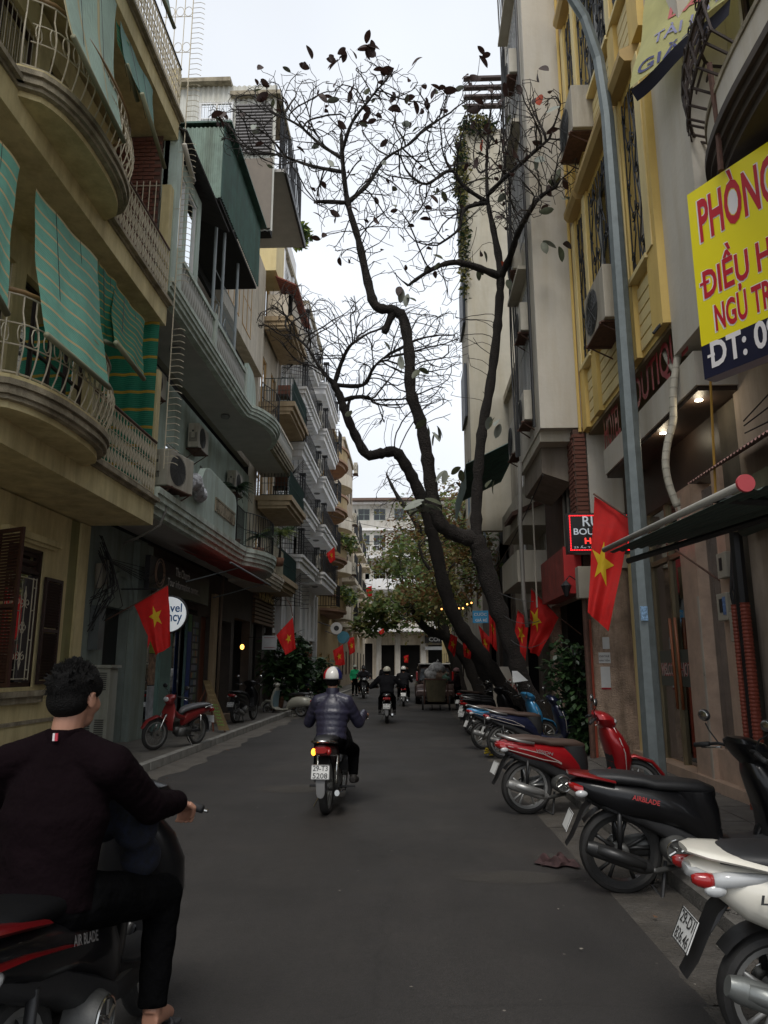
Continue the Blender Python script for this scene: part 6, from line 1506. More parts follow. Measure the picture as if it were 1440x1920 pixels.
shrub('trailing roof-garden vine on the tall cream block',[((1.95,24.0,19.5),(.3,.5,1.6)),((2.0,24.0,16.5),(.18,.4,2.4)),((2.6,24,21.3),(.7,.4,.5))],2200,.16,(dg,fol1[1]),'roof_vine',pot=(2.6,24.2,21.2,.2,.3),seed=8)
shrub('green plant on the white house roof terrace',[((-5.2,31.6,21.9),(.5,.5,.7))],350,.3,(mg,lg),'roof_plant',pot=(-5.2,31.6,21.25,.2,.35),seed=9)
# ================================================================ motorbikes
def ring(c,a,ra,b,rb,p=2.5,n=16):
    c=Vector(c);a=Vector(a);b=Vector(b); out=[]
    for k in range(n):
        t=2*PI*k/n; x,y=math.cos(t),math.sin(t)
        out.append(c+a*(ra*math.copysign(abs(x)**(2/p),x))+b*(rb*math.copysign(abs(y)**(2/p),y)))
    return out
def loftx(secs,p=2.6,n=16,y=0):
    """secs: (x, z, half width, half height)"""
    return MB().loft([ring((x,y,z),(0,1,0),hw,(0,0,1),hh,p,n) for x,z,hw,hh in secs])
def loftz(secs,p=2.6,n=16,y=0):
    """secs: (z, x, half width, half thickness)"""
    return MB().loft([ring((x,y,z),(0,1,0),hw,(1,0,0),ht,p,n) for z,x,hw,ht in secs])
def paint(name,col,metal=.25,rough=.28): return M(name,col,rough,metal,noise=.06,bump=0,coat=.3 if max(col)<.05 else .55,scale=5,spec=.3 if max(col)<.05 else .5)
tyre=M('tyre_rubber',(.022,.021,.02),.75,noise=.35,scale=14); rimM=M('rim_grey',(.33,.33,.32),.4,metal=.6,noise=.15); chrome=M('chrome',(.55,.55,.53),.22,metal=1,noise=.1,bump=0)
seatb=M('seat_vinyl_black',(.012,.012,.013),.5,noise=.2,bump=.06,bscale=200); seatn=M('seat_vinyl_brown',(.07,.045,.035),.55,noise=.2); under=M('engine_alloy',(.12,.12,.115),.5,metal=.6,noise=.3,scale=12)
redlens=M('red_lens',(.30,.01,.01),.15,noise=.1,bump=0,coat=.8); clrlens=M('clear_lens',(.45,.46,.46),.12,noise=.2,bump=0,coat=.8); platew=M('plate_white',(.62,.62,.6),.5,noise=.08); platek=M('plate_black',(.03,.03,.03),.5)
orl=M('orange_on',(1,.36,.03),.4,noise=0,bump=0,emit=3)
def wheel(T,x,y,R_,w_=.05,style='cast',sp=5,name='wheel',rim=None):
    c=(x,y,R_); r=R_-w_*.8
    hub=MB().lathe([(.02,-.07),(.05,-.07),(.055,0),(.05,.07),(.02,.07)],c,'Y',12).build(name,under,T,local=True,smooth=True)
    prof=[(R_*.78,-w_*.55),(R_*.86,-w_*.85),(R_*.95,-w_*.7),(R_,-w_*.25),(R_,w_*.25),(R_*.95,w_*.7),(R_*.86,w_*.85),(R_*.78,w_*.55)]
    MB().lathe(prof,c,'Y',36,closed=True).build('tyre',tyre,hub,smooth='a',local=True)
    MB().lathe([(R_*.70,-w_*.5),(R_*.80,-w_*.6),(R_*.80,w_*.6),(R_*.70,w_*.5)],c,'Y',32,closed=True).build('rim',rim or rimM,hub,smooth='a',local=True)
    m=MB()
    if style=='cast':
        for k in range(sp):
            a=2*PI*k/sp+.3
            for o in (-.16,.16): m.tube([(x+math.cos(a)*.035,y,R_+math.sin(a)*.035),(x+math.cos(a+o)*R_*.45,y,R_+math.sin(a+o)*R_*.45),(x+math.cos(a+o*1.3)*R_*.74,y,R_+math.sin(a+o*1.3)*R_*.74)],[.02,.013,.016],6)
    else:
        for k in range(28): a=2*PI*k/28; m.tube([(x+math.cos(a+.3*(-1)**k)*.04,y+.03*(-1)**k,R_+math.sin(a+.3*(-1)**k)*.04),(x+math.cos(a)*R_*.72,y,R_+math.sin(a)*R_*.72)],.0022,3)
    m.build('spokes',rim or rimM,hub,local=True,smooth=True)
    MB().lathe([(.03,.075),(.095,.08),(.095,.085),(.03,.085)],c,'Y',20,closed=True).build('brake_disc',chrome,hub,local=True)
    return hub
def mirror(T,s,mx_,mz,low=False):
    b=(.84,s*.2,1.04); e=(mx_,s*.34,mz)
    o=MB().tube([b,(.82,s*.27,1.12),(mx_,s*.33,mz-.06)],.006,6).build('mirror',matblk,T,local=True)
    MB().sph(e,(.022,.07,.045),12,8).build('mirror_housing',matblk,o,smooth=True,local=True)
    MB().sph((e[0]-.012,e[1],e[2]),(.014,.062,.038),12,8).build('mirror_glass',chrome,o,smooth=True,local=True)
def plate(T,l1,l2,x=-.50,z=.42,w_=.19,h=.14,tilt=.3):
    """plate faces backwards (-X)"""
    q=Matrix.Rotation(tilt,3,'Y'); up=q@Vector((0,0,1)); n=q@Vector((-1,0,0)); o=Vector((x,0,z))
    p=MB().ob(o,(.006,w_,h),q).build('number_plate',platew,T,local=True,bevel=.004)
    a=Vector((0,-1,0))
    for t,v in ((l1,.012),(l2,-h*.42)):
        if t: text(t,platek,p,o+a*(-w_*.4)+up*v+n*.0045,a,up,w=w_*.8,h=h*.36,offset=.01,ext=.001)
    m=MB(); 
    for s in (-1,1): m.ob(o+a*(s*(w_/2-.004))+n*.004,(.002,.004,h),q); m.ob(o+up*(s*(h/2-.004))+n*.004,(.002,w_,.004),q)
    m.build('plate_border',platek,p,local=True)
def muffler(T,x0,z0,x1,z1,y=-.17,r=.05,mat=None,shield=True):
    P=[Vector((.42,y*.4,.22)),Vector((.2,y*.9,.2)),Vector((x0,y,z0))]; e=Vector((x1,y,z1)); d=(e-P[-1])
    o=MB().tube(P,.02,8).build('exhaust',under,T,smooth=True,local=True)
    MB().tube([P[-1],P[-1]+d*.08,P[-1]+d*.2,P[-1]+d*.9,e],[.025,r*.8,r,r*.95,r*.7],14,flat=.85).build('muffler',mat or under,o,smooth='a',local=True)
    if shield: MB().tube([P[-1]+d*.12+Vector((0,-r*.35,.01)),P[-1]+d*.5+Vector((0,-r*.4,.012)),P[-1]+d*.85+Vector((0,-r*.35,.01))],[r*.6,r*.75,r*.6],10).build('heat_shield',rimM if mat is None else mat,o,smooth=True,local=True)
def scooter(label,loc,rz,body,seat=seatb,inner=None,accent=None,Rw=.285,l1='',l2='',lean=0,name='motor_scooter',steer=0,brand=None,brandm=None,muf=None,stripe=None,rail_=None,mirrors=True,rimmat=None,group='scooters parked along the right kerb',wide=1.0,taillens=redlens,fat=1.0):
    T=thing(name,label,'scooter',(0,0,0),0,group); inner=inner or matblk; W=wide
    def bl(mb,n,m,sm='a',**k):
        mb.v=[(x*.78 if x<0 and n not in('muffler','tyre_hugger') else x,y,z-(.03 if z>.6 and x<.75 else 0)) for x,y,z in mb.v]; return mb.build(n,m,T,smooth=sm,local=True,**k)
    wheel(T,0,0,Rw,.055,rim=rimmat); WB=1.26
    # tail and side body
    bl(loftx([(-.44,.80,.035*W,.015),(-.36,.785-(fat-1)*.03,.09*W,.045*fat),(-.2,.755-(fat-1)*.08,.13*W,.08*fat),(.0,.715-(fat-1)*.1,.155*W,.105*fat),(.22,.665-(fat-1)*.08,.17*W,.13*fat),(.42,.60,.165*W,.165),(.56,.52,.14*W,.19),(.66,.44,.11*W,.15),(.7,.40,.09*W,.1)],2.5,20),'tail_body',body)
    bl(loftz([(.36,.60,.11*W,.09),(.5,.585,.135*W,.125),(.64,.56,.15*W,.14),(.76,.52,.135*W,.15)],2.6,18),'seat_front_panel',inner if body is not bkp else body)
    bl(loftx([(-.3,.70,.05,.04),(-.1,.62,.11*W,.06),(.15,.54,.13*W,.07),(.4,.42,.14*W,.08),(.6,.34,.13*W,.06)],3,14),'under_cover',inner)
    sq=[(-.30,.835,.075,.022),(-.2,.845,.115,.035),(0,.838,.135,.045),(.16,.822,.14,.045),(.24,.80,.14,.042),(.42,.79,.125,.045),(.58,.775,.09,.045),(.68,.74,.05,.04)]
    bl(loftx([(x,z,w*W,h) for x,z,w,h in sq],2.7,18),'seat',seat,True)
    # grab rail
    if rail_: bl(MB().tube([(.05,.15*W,.80),(-.15,.15*W,.83),(-.34,.12*W,.87),(-.42,.0,.885),(-.34,-.12*W,.87),(-.15,-.15*W,.83),(.05,-.15*W,.80)],.016,8),'grab_rail',rail_,True)
    else: bl(loftx([(-.46,.865,.06,.012),(-.38,.86,.11*W,.016),(-.22,.845,.145*W,.018),(-.05,.82,.16*W,.014)],3,12),'grab_rail',accent or inner)
    for s in (1,-1):
        if stripe: 
            for dz in (0,.05): bl(MB().tube([(-.3,s*.105*W,.77-dz*.7),(-.05,s*.152*W,.735-dz),(.15,s*.172*W,.69-dz*1.2),(.3,s*.175*W,.62-dz*.9),(.35,s*.172*W,.56-dz*.2)],.005,5),'side_stripe',stripe)
    bl(loftx([(-.455,.775,.05,.02),(-.42,.77,.1*W,.035),(-.34,.755,.118*W,.042)],2.6,14),'tail_light',taillens)
    for s in (-1,1): bl(MB().sph((-.36,s*.115*W,.735),(.06,.02,.025),10,7),'rear_indicator',clrlens,True)
    # rear mudguard and plate bracket
    bl(MB().loft([ring((x,0,z),(0,1,0),w,Vector((.5,0,.86)),t,3,12) for x,z,w,t in ((-.22,.70,.07,.03),(-.32,.60,.075,.02),(-.38,.50,.07,.014),(-.44,.40,.065,.008),(-.50,.33,.055,.005))]),'rear_mudguard',matblk)
    plate(T,l1,l2,x=-.37,z=.50,tilt=.42)
    bl(MB().grid(lambda u,v:((Rw+.03)*math.cos(.5+2.0*u)*1.0,(-.06+.12*v),Rw+(Rw+.03)*math.sin(.5+2.0*u)),12,2),'tyre_hugger',matblk,True)
    # engine, final drive, shock, stand
    bl(MB().tube([(.0,.09,.29),(.2,.1,.31),(.42,.08,.34)],[.07,.085,.08],12),'engine',under,True)
    bl(MB().lathe([(.0,-.1),(.085,-.1),(.1,-.07),(.1,.02),(0,.02)],(.36,-.08,.34),'Y',20),'fan_cover',under)
    m=MB(); 
    for k in range(6): a=k*PI/3; m.tube([(.36+.02*math.cos(a),-.185,.34+.02*math.sin(a)),(.36+.07*math.cos(a+.4),-.185,.34+.07*math.sin(a+.4))],.007,4)
    m.tube([(.36+.08*math.cos(a),-.185,.34+.08*math.sin(a)) for a in [k*PI/9 for k in range(18)]],.005,5,closed=True); bl(m,'fan_grille',chrome)
    for s in (-1,1): bl(MB().tube([(-.03,s*.09,.32),(-.02,s*.1,.62)],.022,8),'shock_absorber',matblk,True)
    muffler(T,.18,.215,-.27,.36,mat=muf,r=.056)
    m=MB()
    for s in (-1,1): m.tube([(.3,s*.05,.24),(.24,s*.14,.02)],.013,6)
    m.tube([(.24,-.14,.015),(.24,.14,.015)],.012,6); bl(m,'centre_stand',matblk)
    # floor and leg shield
    bl(loftx([(.55,.34,.12,.05),(.7,.34,.14,.07),(.9,.34,.145,.07),(1.04,.38,.14,.08)],3,14),'floorboard',inner)
    bl(loftx([(.62,.40,.10*W,.06),(.78,.37,.145*W,.03),(.95,.36,.15*W,.03),(1.05,.42,.13,.05)],3,14),'floor_trim',body)
    bl(loftz([(.33,1.05,.12,.07),(.45,1.09,.175,.095),(.58,1.095,.205,.12),(.72,1.06,.21,.125),(.84,1.01,.175,.11),(.93,.97,.11,.08),(.98,.95,.07,.05)],2.5,18),'leg_shield',body)
    bl(loftz([(.38,1.02,.09,.04),(.55,1.04,.15,.06),(.72,1.0,.16,.06),(.86,.96,.12,.05),(.95,.93,.05,.04)],2.6,14),'inner_shield',inner)
    if stripe: 
        for s in (1,-1): bl(MB().tube([(1.0,s*.09,.95),(1.04,s*.185,.80),(1.08,s*.215,.66),(1.1,s*.18,.48),(1.08,s*.10,.34)],.007,5),'shield_trim',stripe)
    # steering group
    front=[]; before=set(T.children)
    fx=WB
    wheel(T,fx,0,Rw,.045,name='wheel',rim=rimmat)
    for s in (-1,1): bl(MB().tube([(fx,s*.07,Rw),(fx-.13,s*.065,.62)],[.02,.024],8),'fork_leg',chrome if not inner is matblk else under,True)
    bl(MB().loft([ring((fx+(Rw+.035)*math.cos(a),0,Rw+(Rw+.035)*math.sin(a)),(0,1,0),.065*w,Vector((math.cos(a),0,math.sin(a))),.022,2.4,12) for a,w in [(R(d),ww) for d,ww in ((5,.3),(25,.8),(55,1.0),(90,1.1),(120,1.0),(150,.6),(165,.3))]]),'front_fender',body)
    bl(loftz([(.90,.98,.08,.08),(.96,.97,.16,.11),(1.02,.94,.19,.12),(1.07,.90,.17,.10),(1.10,.87,.10,.06)],2.4,16),'handlebar_cowl',body)
    bl(MB().sph((1.04,0,.985),(.05,.11,.04),14,8),'headlight',clrlens,True)
    bl(MB().tube([(.78,.36,1.0),(.84,.2,1.03),(.88,0,1.02),(.84,-.2,1.03),(.78,-.36,1.0)],.012,8),'handlebar',matblk,True)
    for s in (-1,1):
        bl(MB().tube([(.80,s*.25,1.02),(.77,s*.38,.995)],.018,10),'grip',black,True)
        bl(MB().tube([(.87,s*.21,1.0),(.86,s*.3,.985),(.83,s*.385,.975)],[.008,.006,.008],6),'brake_lever',chrome,True)
        if mirrors: mirror(T,s,.84,1.22)
    if steer:
        piv=Vector((1.0,0,0)); Mx=Matrix.Translation(piv)@Matrix.Rotation(steer,4,'Z')@Matrix.Translation(-piv)
        for c in T.children:
            if c not in before: c.matrix_local=Mx@c.matrix_local
    if brand:
        for s in (-1,):
            text(brand,brandm or chrome,T,(.06,-.183*W,.685),(1,0,-.22),(0.0,.25,1),w=.2,h=.035,offset=.02,ext=.004,shear=.3)
    T.location=loc; T.rotation_euler=(lean,0,rz); return T
rl_=paint('red_paint',(.32,.008,.012)); bkp=paint('black_paint',(.006,.006,.007),.1,.32); whp=paint('pearl_white_paint',(.74,.71,.62),.0,.3); blp=paint('light_blue_paint',(.04,.22,.42)); nvp=paint('navy_paint',(.012,.015,.04)); crp=paint('cream_scooter_paint',(.42,.41,.34),.05,.3); lbp=paint('powder_blue',(.16,.24,.27),.05); grp=paint('grey_paint',(.1,.1,.1))
# nearest: white scooter, plate reads 29-D1 836.46
S1=scooter('white scooter with numbered rear plate, nearest at the bottom right corner',(1.53,3.5,0),R(-2),whp,l1='29-D1',l2='836.46',accent=whp,Rw=.255,brand=None,muf=M('muffler_grey',(.22,.23,.22),.35,metal=.6),wide=1.25,lean=R(3),taillens=clrlens,fat=1.5)
def onbody(T,body,mat,o,a,up,**k):
    l,r=T.location.copy(),T.rotation_euler.copy(); T.location=(0,0,0); T.rotation_euler=(0,0,0)
    text(body,mat,T,o,a,up,**k); T.location=l; T.rotation_euler=r
onbody(S1,'LEAD',matblk,(-.13,-.203,.675),(1,0,-.05),(0,.2,1),w=.17,h=.036,offset=.03,ext=.004,shear=.2)
l,r=S1.location.copy(),S1.rotation_euler.copy(); S1.location=(0,0,0); S1.rotation_euler=(0,0,0)
for s in (-1,1): loftx([(-.285,.74,.028,.03),(-.22,.745,.034,.032),(-.10,.75,.024,.022),(.02,.757,.006,.008)],2.4,12,y=s*.133).build('rear_lamp_cluster',clrlens,S1,smooth=True,local=True); loftx([(-.37,.745,.012,.015),(-.35,.742,.024,.026),(-.31,.738,.030,.032),(-.286,.738,.029,.031)],2.4,12,y=s*.126).build('red_lamp',redlens,S1,smooth=True,local=True)
S1.location=l; S1.rotation_euler=r
S2=scooter('black scooter with red grab rail, second from the bottom right',(1.51,5.82,0),R(-3),bkp,fat=1.25,rimmat=M('black_rim',(.03,.03,.03),.4,metal=.4),muf=M('black_muffler',(.03,.03,.03),.4,metal=.4),accent=paint('mid_red_paint',(.2,.006,.008)),inner=matblk,Rw=.295,lean=R(3),brand='AIRBLADE',brandm=M('red_script',(.35,.02,.02),.4),steer=R(18))
ms=MB().sph((1.15,-.30,.42),(.03,.10,.13),14,10); ms.build('hanging_mirror',bkp,S2,smooth=True,local=True)
S3=scooter('glossy red scooter with chrome side trim, third along the right kerb',(1.27,8.72,0),R(10),rl_,seat=seatn,stripe=M('pale_trim',(.5,.45,.42),.35,metal=.3),rail_=M('silver_rail',(.38,.38,.37),.35,metal=.7),Rw=.29,lean=R(2),brand='VISION',brandm=M('silver_script',(.4,.4,.4),.3,metal=.7),muf=rimM,steer=R(-20))
S4=scooter('navy blue scooter with brown seat beside the tree trunk',(1.62,13.7,0),R(4),nvp,seat=seatn,stripe=M('pale_trim',(0,0,0)),rail_=M('silver_rail',(0,0,0)),Rw=.30,steer=R(-25))
S5=scooter('light blue scooter with long silver rail parked behind the navy one',(1.42,15.2,0),R(12),blp,seat=seatn,stripe=M('pale_trim',(0,0,0)),rail_=M('silver_rail',(0,0,0)),Rw=.27,muf=rimM)
S6=scooter('black scooter with white plate facing the road under the tree',(1.45,18.3,0),R(38),bkp,l1='29-N8',l2='412.05',steer=R(10)); S7=scooter('black scooter parked behind the plated one under the tree',(1.55,19.6,0),R(30),bkp,rail_=M('silver_rail',(0,0,0))); S8=scooter('grey scooter at the far end of the right parked row',(1.7,21.4,0),R(25),grp)
S9=scooter('black scooter near the rubbish cart on the right kerb',(1.75,24.6,0),R(35),bkp,seat=seatn)
LG='scooters parked on the left pavement'
S10=scooter('black scooter with pale plate standing on the left pavement by the easel',(-4.75,20.3,.12),R(80),bkp,l1='30-H5',l2='117.8',group=LG)
S11=scooter('white scooter far down the left pavement',(-4.3,42,.1),R(-100),whp,group=LG,mirrors=False)
S12=scooter('blue and black motor scooter behind the cream retro scooter',(-4.1,29.5,.02),R(100),nvp,l1='29-K1',l2='55',group=LG)
# retro scooter
def retro(label,loc,rz):
    T=thing('retro_scooter',label,'scooter',(0,0,0),0,LG); bl=lambda mb,n,m,sm='a',**k: mb.build(n,m,T,smooth=sm,local=True,**k)
    wheel(T,0,0,.23,.055); wheel(T,1.22,0,.23,.05)
    bl(loftx([(-.36,.46,.03,.05),(-.3,.47,.12,.13),(-.12,.49,.2,.17),(.12,.48,.215,.18),(.32,.44,.18,.17),(.45,.38,.12,.13),(.5,.3,.1,.06)],2.2,20),'rear_body',crp)
    bl(loftx([(-.3,.70,.08,.03),(-.2,.73,.13,.045),(.05,.735,.14,.05),(.12,.72,.14,.045),(.35,.71,.12,.045),(.46,.68,.06,.035)],2.5,16),'seat',seatb,True)
    bl(loftx([(.42,.24,.14,.03),(.6,.22,.16,.03),(.85,.22,.17,.03),(.98,.28,.17,.05)],3.5,14),'floorboard',crp)
    bl(loftz([(.26,.98,.17,.04),(.4,1.02,.22,.045),(.6,1.0,.24,.05),(.8,.95,.2,.05),(.92,.92,.1,.05)],2.6,18),'leg_shield',crp)
    bl(loftz([(.3,.95,.15,.03),(.45,.97,.19,.03),(.65,.945,.2,.03),(.82,.9,.14,.03)],2.6,14),'inner_shield',lbp)
    bl(MB().loft([ring((1.22+.26*math.cos(a),0,.25+.24*math.sin(a)),(0,1,0),.09*w,Vector((math.cos(a),0,math.sin(a))),.05,2.2,12) for a,w in [(R(d),ww) for d,ww in ((0,.5),(30,.9),(70,1.1),(110,1.1),(150,.8),(170,.5))]]),'front_fender',crp)
    bl(MB().tube([(1.2,.05,.25),(1.0,0,.7),(.93,0,.98)],.035,8),'steering_column',crp,True)
    bl(MB().sph((.95,0,1.0),(.12,.12,.08),16,10),'headset',crp,True); bl(MB().lathe([(0,.0),(.07,.0),(.075,-.03)],(1.05,0,1.0),'X',16),'headlight',chrome)
    bl(MB().tube([(.84,.34,1.0),(.92,.15,1.03),(.92,-.15,1.03),(.84,-.34,1.0)],.016,8),'handlebar',chrome,True)
    for s in (-1,1): bl(MB().tube([(.86,s*.24,1.015),(.83,s*.37,1.0)],.02,8),'grip',black,True); mirror(T,s,.86,1.2)
    bl(MB().sph((-.36,0,.5),(.04,.06,.04),10,8),'tail_light',redlens,True); bl(MB().tube([(-.3,.1,.78),(-.42,0,.78),(-.3,-.1,.78)],.012,6),'grab_rail',chrome,True)
    muffler(T,.1,.17,-.3,.18,r=.055); bl(MB().tube([(.3,-.1,.2),(.25,-.14,.01),(.25,.14,.01),(.3,.1,.2)],.012,6),'stand',chrome)
    T.location=loc; T.rotation_euler=(0,0,rz)
retro('cream and powder blue retro scooter on the left road edge',(-3.62,24.7,0),R(160))
# underbone motorbikes
def underbone(label,loc,rz,body,mirrors=True,*,seat=seatb,l1='',l2='',lit=False,steer=0,group=None,lean=0,cat='motorbike',sidebags=False,tail=None):
    T=thing('motorbike',label,cat,(0,0,0),0,group); bl=lambda mb,n,m,sm='a',**k: mb.build(n,m,T,smooth=sm,local=True,**k)
    wheel(T,0,0,.30,.056,'spoke'); 
    bl(loftx([(-.38,.74,.05,.03),(-.25,.71,.1,.06),(0,.68,.12,.09),(.25,.62,.11,.12),(.42,.55,.08,.13),(.5,.5,.05,.08)],2.5,16),'tail_body',tail or body)
    bl(loftx([(-.32,.80,.08,.025),(-.2,.815,.12,.04),(.1,.80,.13,.05),(.35,.77,.12,.05),(.52,.73,.08,.05),(.6,.69,.04,.03)],2.6,16),'seat',seat,True)
    bl(MB().tube([(-.05,.13,.76),(-.3,.12,.80),(-.4,0,.81),(-.3,-.12,.80),(-.05,-.13,.76)],.014,8),'grab_rail',chrome,True)
    bl(loftx([(-.42,.72,.06,.03),(-.36,.71,.1,.05),(-.3,.70,.1,.05)],3,12),'tail_light',redlens)
    for s in (-1,1): bl(MB().sph((-.38,s*.085,.70),(.045,.025,.038),10,8),'rear_indicator',orl if (lit and s>0) else redlens,True)
    bl(MB().grid(lambda u,v:((.34)*math.cos(1.0+2.2*u),(-.06+.12*v),.30+.35*math.sin(1.0+2.2*u)),14,2),'rear_mudguard',matblk,True)
    bl(loftx([(-.42,.40,.05,.05),(-.40,.32,.05,.09),(-.36,.3,.04,.08)],2.3,12),'mud_flap',M('flap_grey',(.2,.2,.2),.6))
    plate(T,l1,l2,x=-.43,z=.50,w_=.2,h=.15,tilt=.2)
    bl(MB().tube([(.30,0,.30),(.62,0,.30)],[.11,.09],12),'engine',under,True); bl(MB().tube([(.45,0,.33),(.72,0,.36)],[.06,.055],10),'cylinder_head',under,True)
    for s in (-1,1): bl(MB().tube([(0,s*.1,.32),(.05,s*.11,.62)],.024,8),'shock_absorber',chrome,True)
    bl(MB().tube([(0,.07,.3),(.45,.07,.33)],.03,6),'chain_case',matblk); muffler(T,.25,.19,-.28,.27,y=-.16,r=.045,shield=False,mat=chrome)
    for s in (-1,1): bl(MB().tube([(.42,s*.08,.23),(.42,s*.27,.24)],.014,6),'footrest',matblk)
    bl(loftx([(.45,.56,.06,.05),(.65,.62,.05,.05),(.85,.74,.06,.06)],2.5,12),'frame_cover',body)
    bl(MB().loft([ring((x,0,z),(0,1,0),w,Vector((.9,0,.4)),.025,2.6,16) for z,x,w in ((.36,.92,.13),(.5,.98,.17),(.65,.96,.18),(.8,.92,.14),(.9,.9,.08))]),'leg_shield',body)
    before=set(T.children); fx=1.22; wheel(T,fx,0,.30,.04,'spoke')
    for s in (-1,1): bl(MB().tube([(fx,s*.075,.3),(fx-.17,s*.07,.68)],[.02,.026],8),'fork_leg',chrome,True)
    bl(MB().loft([ring((fx+.34*math.cos(a),0,.3+.34*math.sin(a)),(0,1,0),.07*w,Vector((math.cos(a),0,math.sin(a))),.02,2.4,12) for a,w in [(R(d),ww) for d,ww in ((20,.5),(50,.9),(90,1.1),(130,1.0),(155,.5))]]),'front_fender',body)
    bl(loftz([(.86,.95,.06,.07),(.93,.97,.12,.09),(1.0,.95,.13,.09),(1.05,.91,.09,.06)],2.4,16),'headlight_cowl',body); bl(MB().sph((1.05,0,.96),(.03,.085,.05),12,8),'headlight',clrlens,True)
    bl(MB().tube([(.76,.34,1.0),(.86,.18,1.02),(.88,0,1.0),(.86,-.18,1.02),(.76,-.34,1.0)],.011,8),'handlebar',matblk,True)
    for s in (-1,1):
        bl(MB().tube([(.80,s*.25,1.01),(.75,s*.37,.995)],.018,10),'grip',black,True); bl(MB().tube([(.88,s*.2,1.0),(.85,s*.3,.98),(.81,s*.38,.97)],.006,6),'brake_lever',chrome,True)
        if mirrors: mirror(T,s,.84,1.2)
    if steer:
        piv=Vector((.98,0,0)); Mx=Matrix.Translation(piv)@Matrix.Rotation(steer,4,'Z')@Matrix.Translation(-piv)
        for c in T.children:
            if c not in before: c.matrix_local=Mx@c.matrix_local
    bl(MB().tube([(.4,.1,.22),(.33,.2,.02)],.011,6),'side_stand',chrome)
    T.location=loc; T.rotation_euler=(lean,0,rz); return T
underbone('old red motorbike with spoked wheels parked on the left pavement',(-4.22,14.75,.12),R(248),paint('dull_red',(.22,.02,.02),.1,.4),seat=M('grey_seat',(.12,.12,.125),.4),steer=R(-12),lean=R(-4)).scale=(.93,.93,.93)
RB=underbone('dark motorbike ridden down the middle, plate 29-T3 5208',(-.96,8.62,0),R(87),bkp,False,l1='29-T3',l2='5208',lit=True,tail=paint('dark_maroon',(.05,.008,.008)))
FBk=underbone('black motorbike ridden by the far rider in black',(-.73,21.9,0),R(91),bkp,l1='29-X5',l2='0274')
OB=underbone('oncoming black motorbike carrying two people, left of centre',(-2.55,39.4,0),R(-84),bkp,lit=False)
FB2=underbone('motorbike of the distant rider beyond the black-jacketed one',(-.35,31,0),R(90),bkp)
NB=scooter('black scooter with red side panels in the bottom left corner',(-1.27,2.5,0),R(88),bkp,seat=M('near_seat_black',(.004,.004,.0045),.75,spec=.1),accent=paint('dim_red_paint',(.10,.004,.005)),taillens=redlens,group='ridden scooters',brand='AIR BLADE',brandm=M('silver_script',(0,0,0)),mirrors=False)
for c_ in (loftx([(-.30,.735,.13,.010),(-.15,.725,.16,.012),(.06,.685,.176,.010),(.16,.66,.17,.006)],3,12),): 
    o=c_.mesh('red_side_panel',paint('dim_red_paint',(.10,.004,.005)),'a'); ob=bpy.data.objects.new('red_side_panel',o); C.objects.link(ob); ob.parent=NB
# ---- rubbish cart, car
ct=thing('rubbish_cart','rusty metal rubbish handcart heaped with plastic bags','cart',(.95,28.8,0))
cm=M('cart_metal',(.12,.10,.055),.75,noise=.4,scale=4,streak=.5); x0,x1,y0,y1=.5,1.3,28.4,29.6
m=MB(); m.add([(x0+.08,y0,.3),(x1-.08,y0,.3),(x1-.08,y1,.3),(x0+.08,y1,.3),(x0,y0,1.12),(x1,y0,1.12),(x1,y1,1.12),(x0,y1,1.12)],[(0,3,2,1),(0,1,5,4),(1,2,6,5),(2,3,7,6),(3,0,4,7),(4,5,6,7)]); m.build('tub',cm,ct,bevel=.03)
m=MB(); m.tube([(x0,y0,1.13),(x1,y0,1.13),(x1,y1,1.13),(x0,y1,1.13)],.03,6,closed=True)
for x in (x0-.04,x1+.04): m.tube([(x,y0,.25),(x,y0-.02,1.1)],.025,6); m.tube([(x,y0,.5),(x,y1,.5)],.02,6)
m.build('frame',rust,ct)
for x in (x0-.1,x1+.1):
    MB().lathe([(.2,-.03),(.26,-.03),(.26,.03),(.2,.03)],(x,y0+.2,.26),'X',24,closed=True).build('wheel',tyre,ct,smooth='a')
for x in (x0+.25,x1-.25): MB().lathe([(.03,-.025),(.1,-.025),(.1,.025),(.03,.025)],(x,y0+.1,.1),'X',16,closed=True).build('castor',tyre,ct,smooth='a')
rn=random.Random(12); bagm=[M('clear_bag',(.42,.42,.42),.3,noise=.5,scale=9,bump=.4),M('brown_bag',(.25,.17,.12),.5,noise=.5,scale=9,bump=.4),M('green_bag',(.1,.2,.14),.4,noise=.4,bump=.4)]
for k,(x,y,z,r_) in enumerate(((.75,28.7,1.25,.22),(1.05,28.7,1.22,.2),(.95,29.0,1.5,.3),(.7,29.1,1.35,.22),(1.2,29.1,1.3,.2),(1.25,28.6,1.15,.16))):
    m=MB(); m.sph((x,y,z),(r_*1.1,r_,r_*.85),14,10); m.v=[(a+rn.uniform(-.025,.025),b+rn.uniform(-.025,.025),c+rn.uniform(-.03,.03)) for a,b,c in m.v]; m.tube([(x,y,z+r_*.7),(x+.03,y,z+r_*1.05),(x+.08,y,z+r_*1.15)],[.05,.025,.06],7)
    T=thing('rubbish_bag',['pale plastic rubbish bag at the front left of the cart','small brown rubbish bag at the front of the cart','largest clear rubbish bag on top of the cart','greyish rubbish bag at the back left of the cart','brown rubbish bag at the back right of the cart','green rubbish bag hanging on the right cart rim'][k],'bag',(x,y,z-r_*.8),0,'bags heaped on the cart'); m.build('bag',bagm[[0,1,0,0,1,2][k]],T,smooth=True)
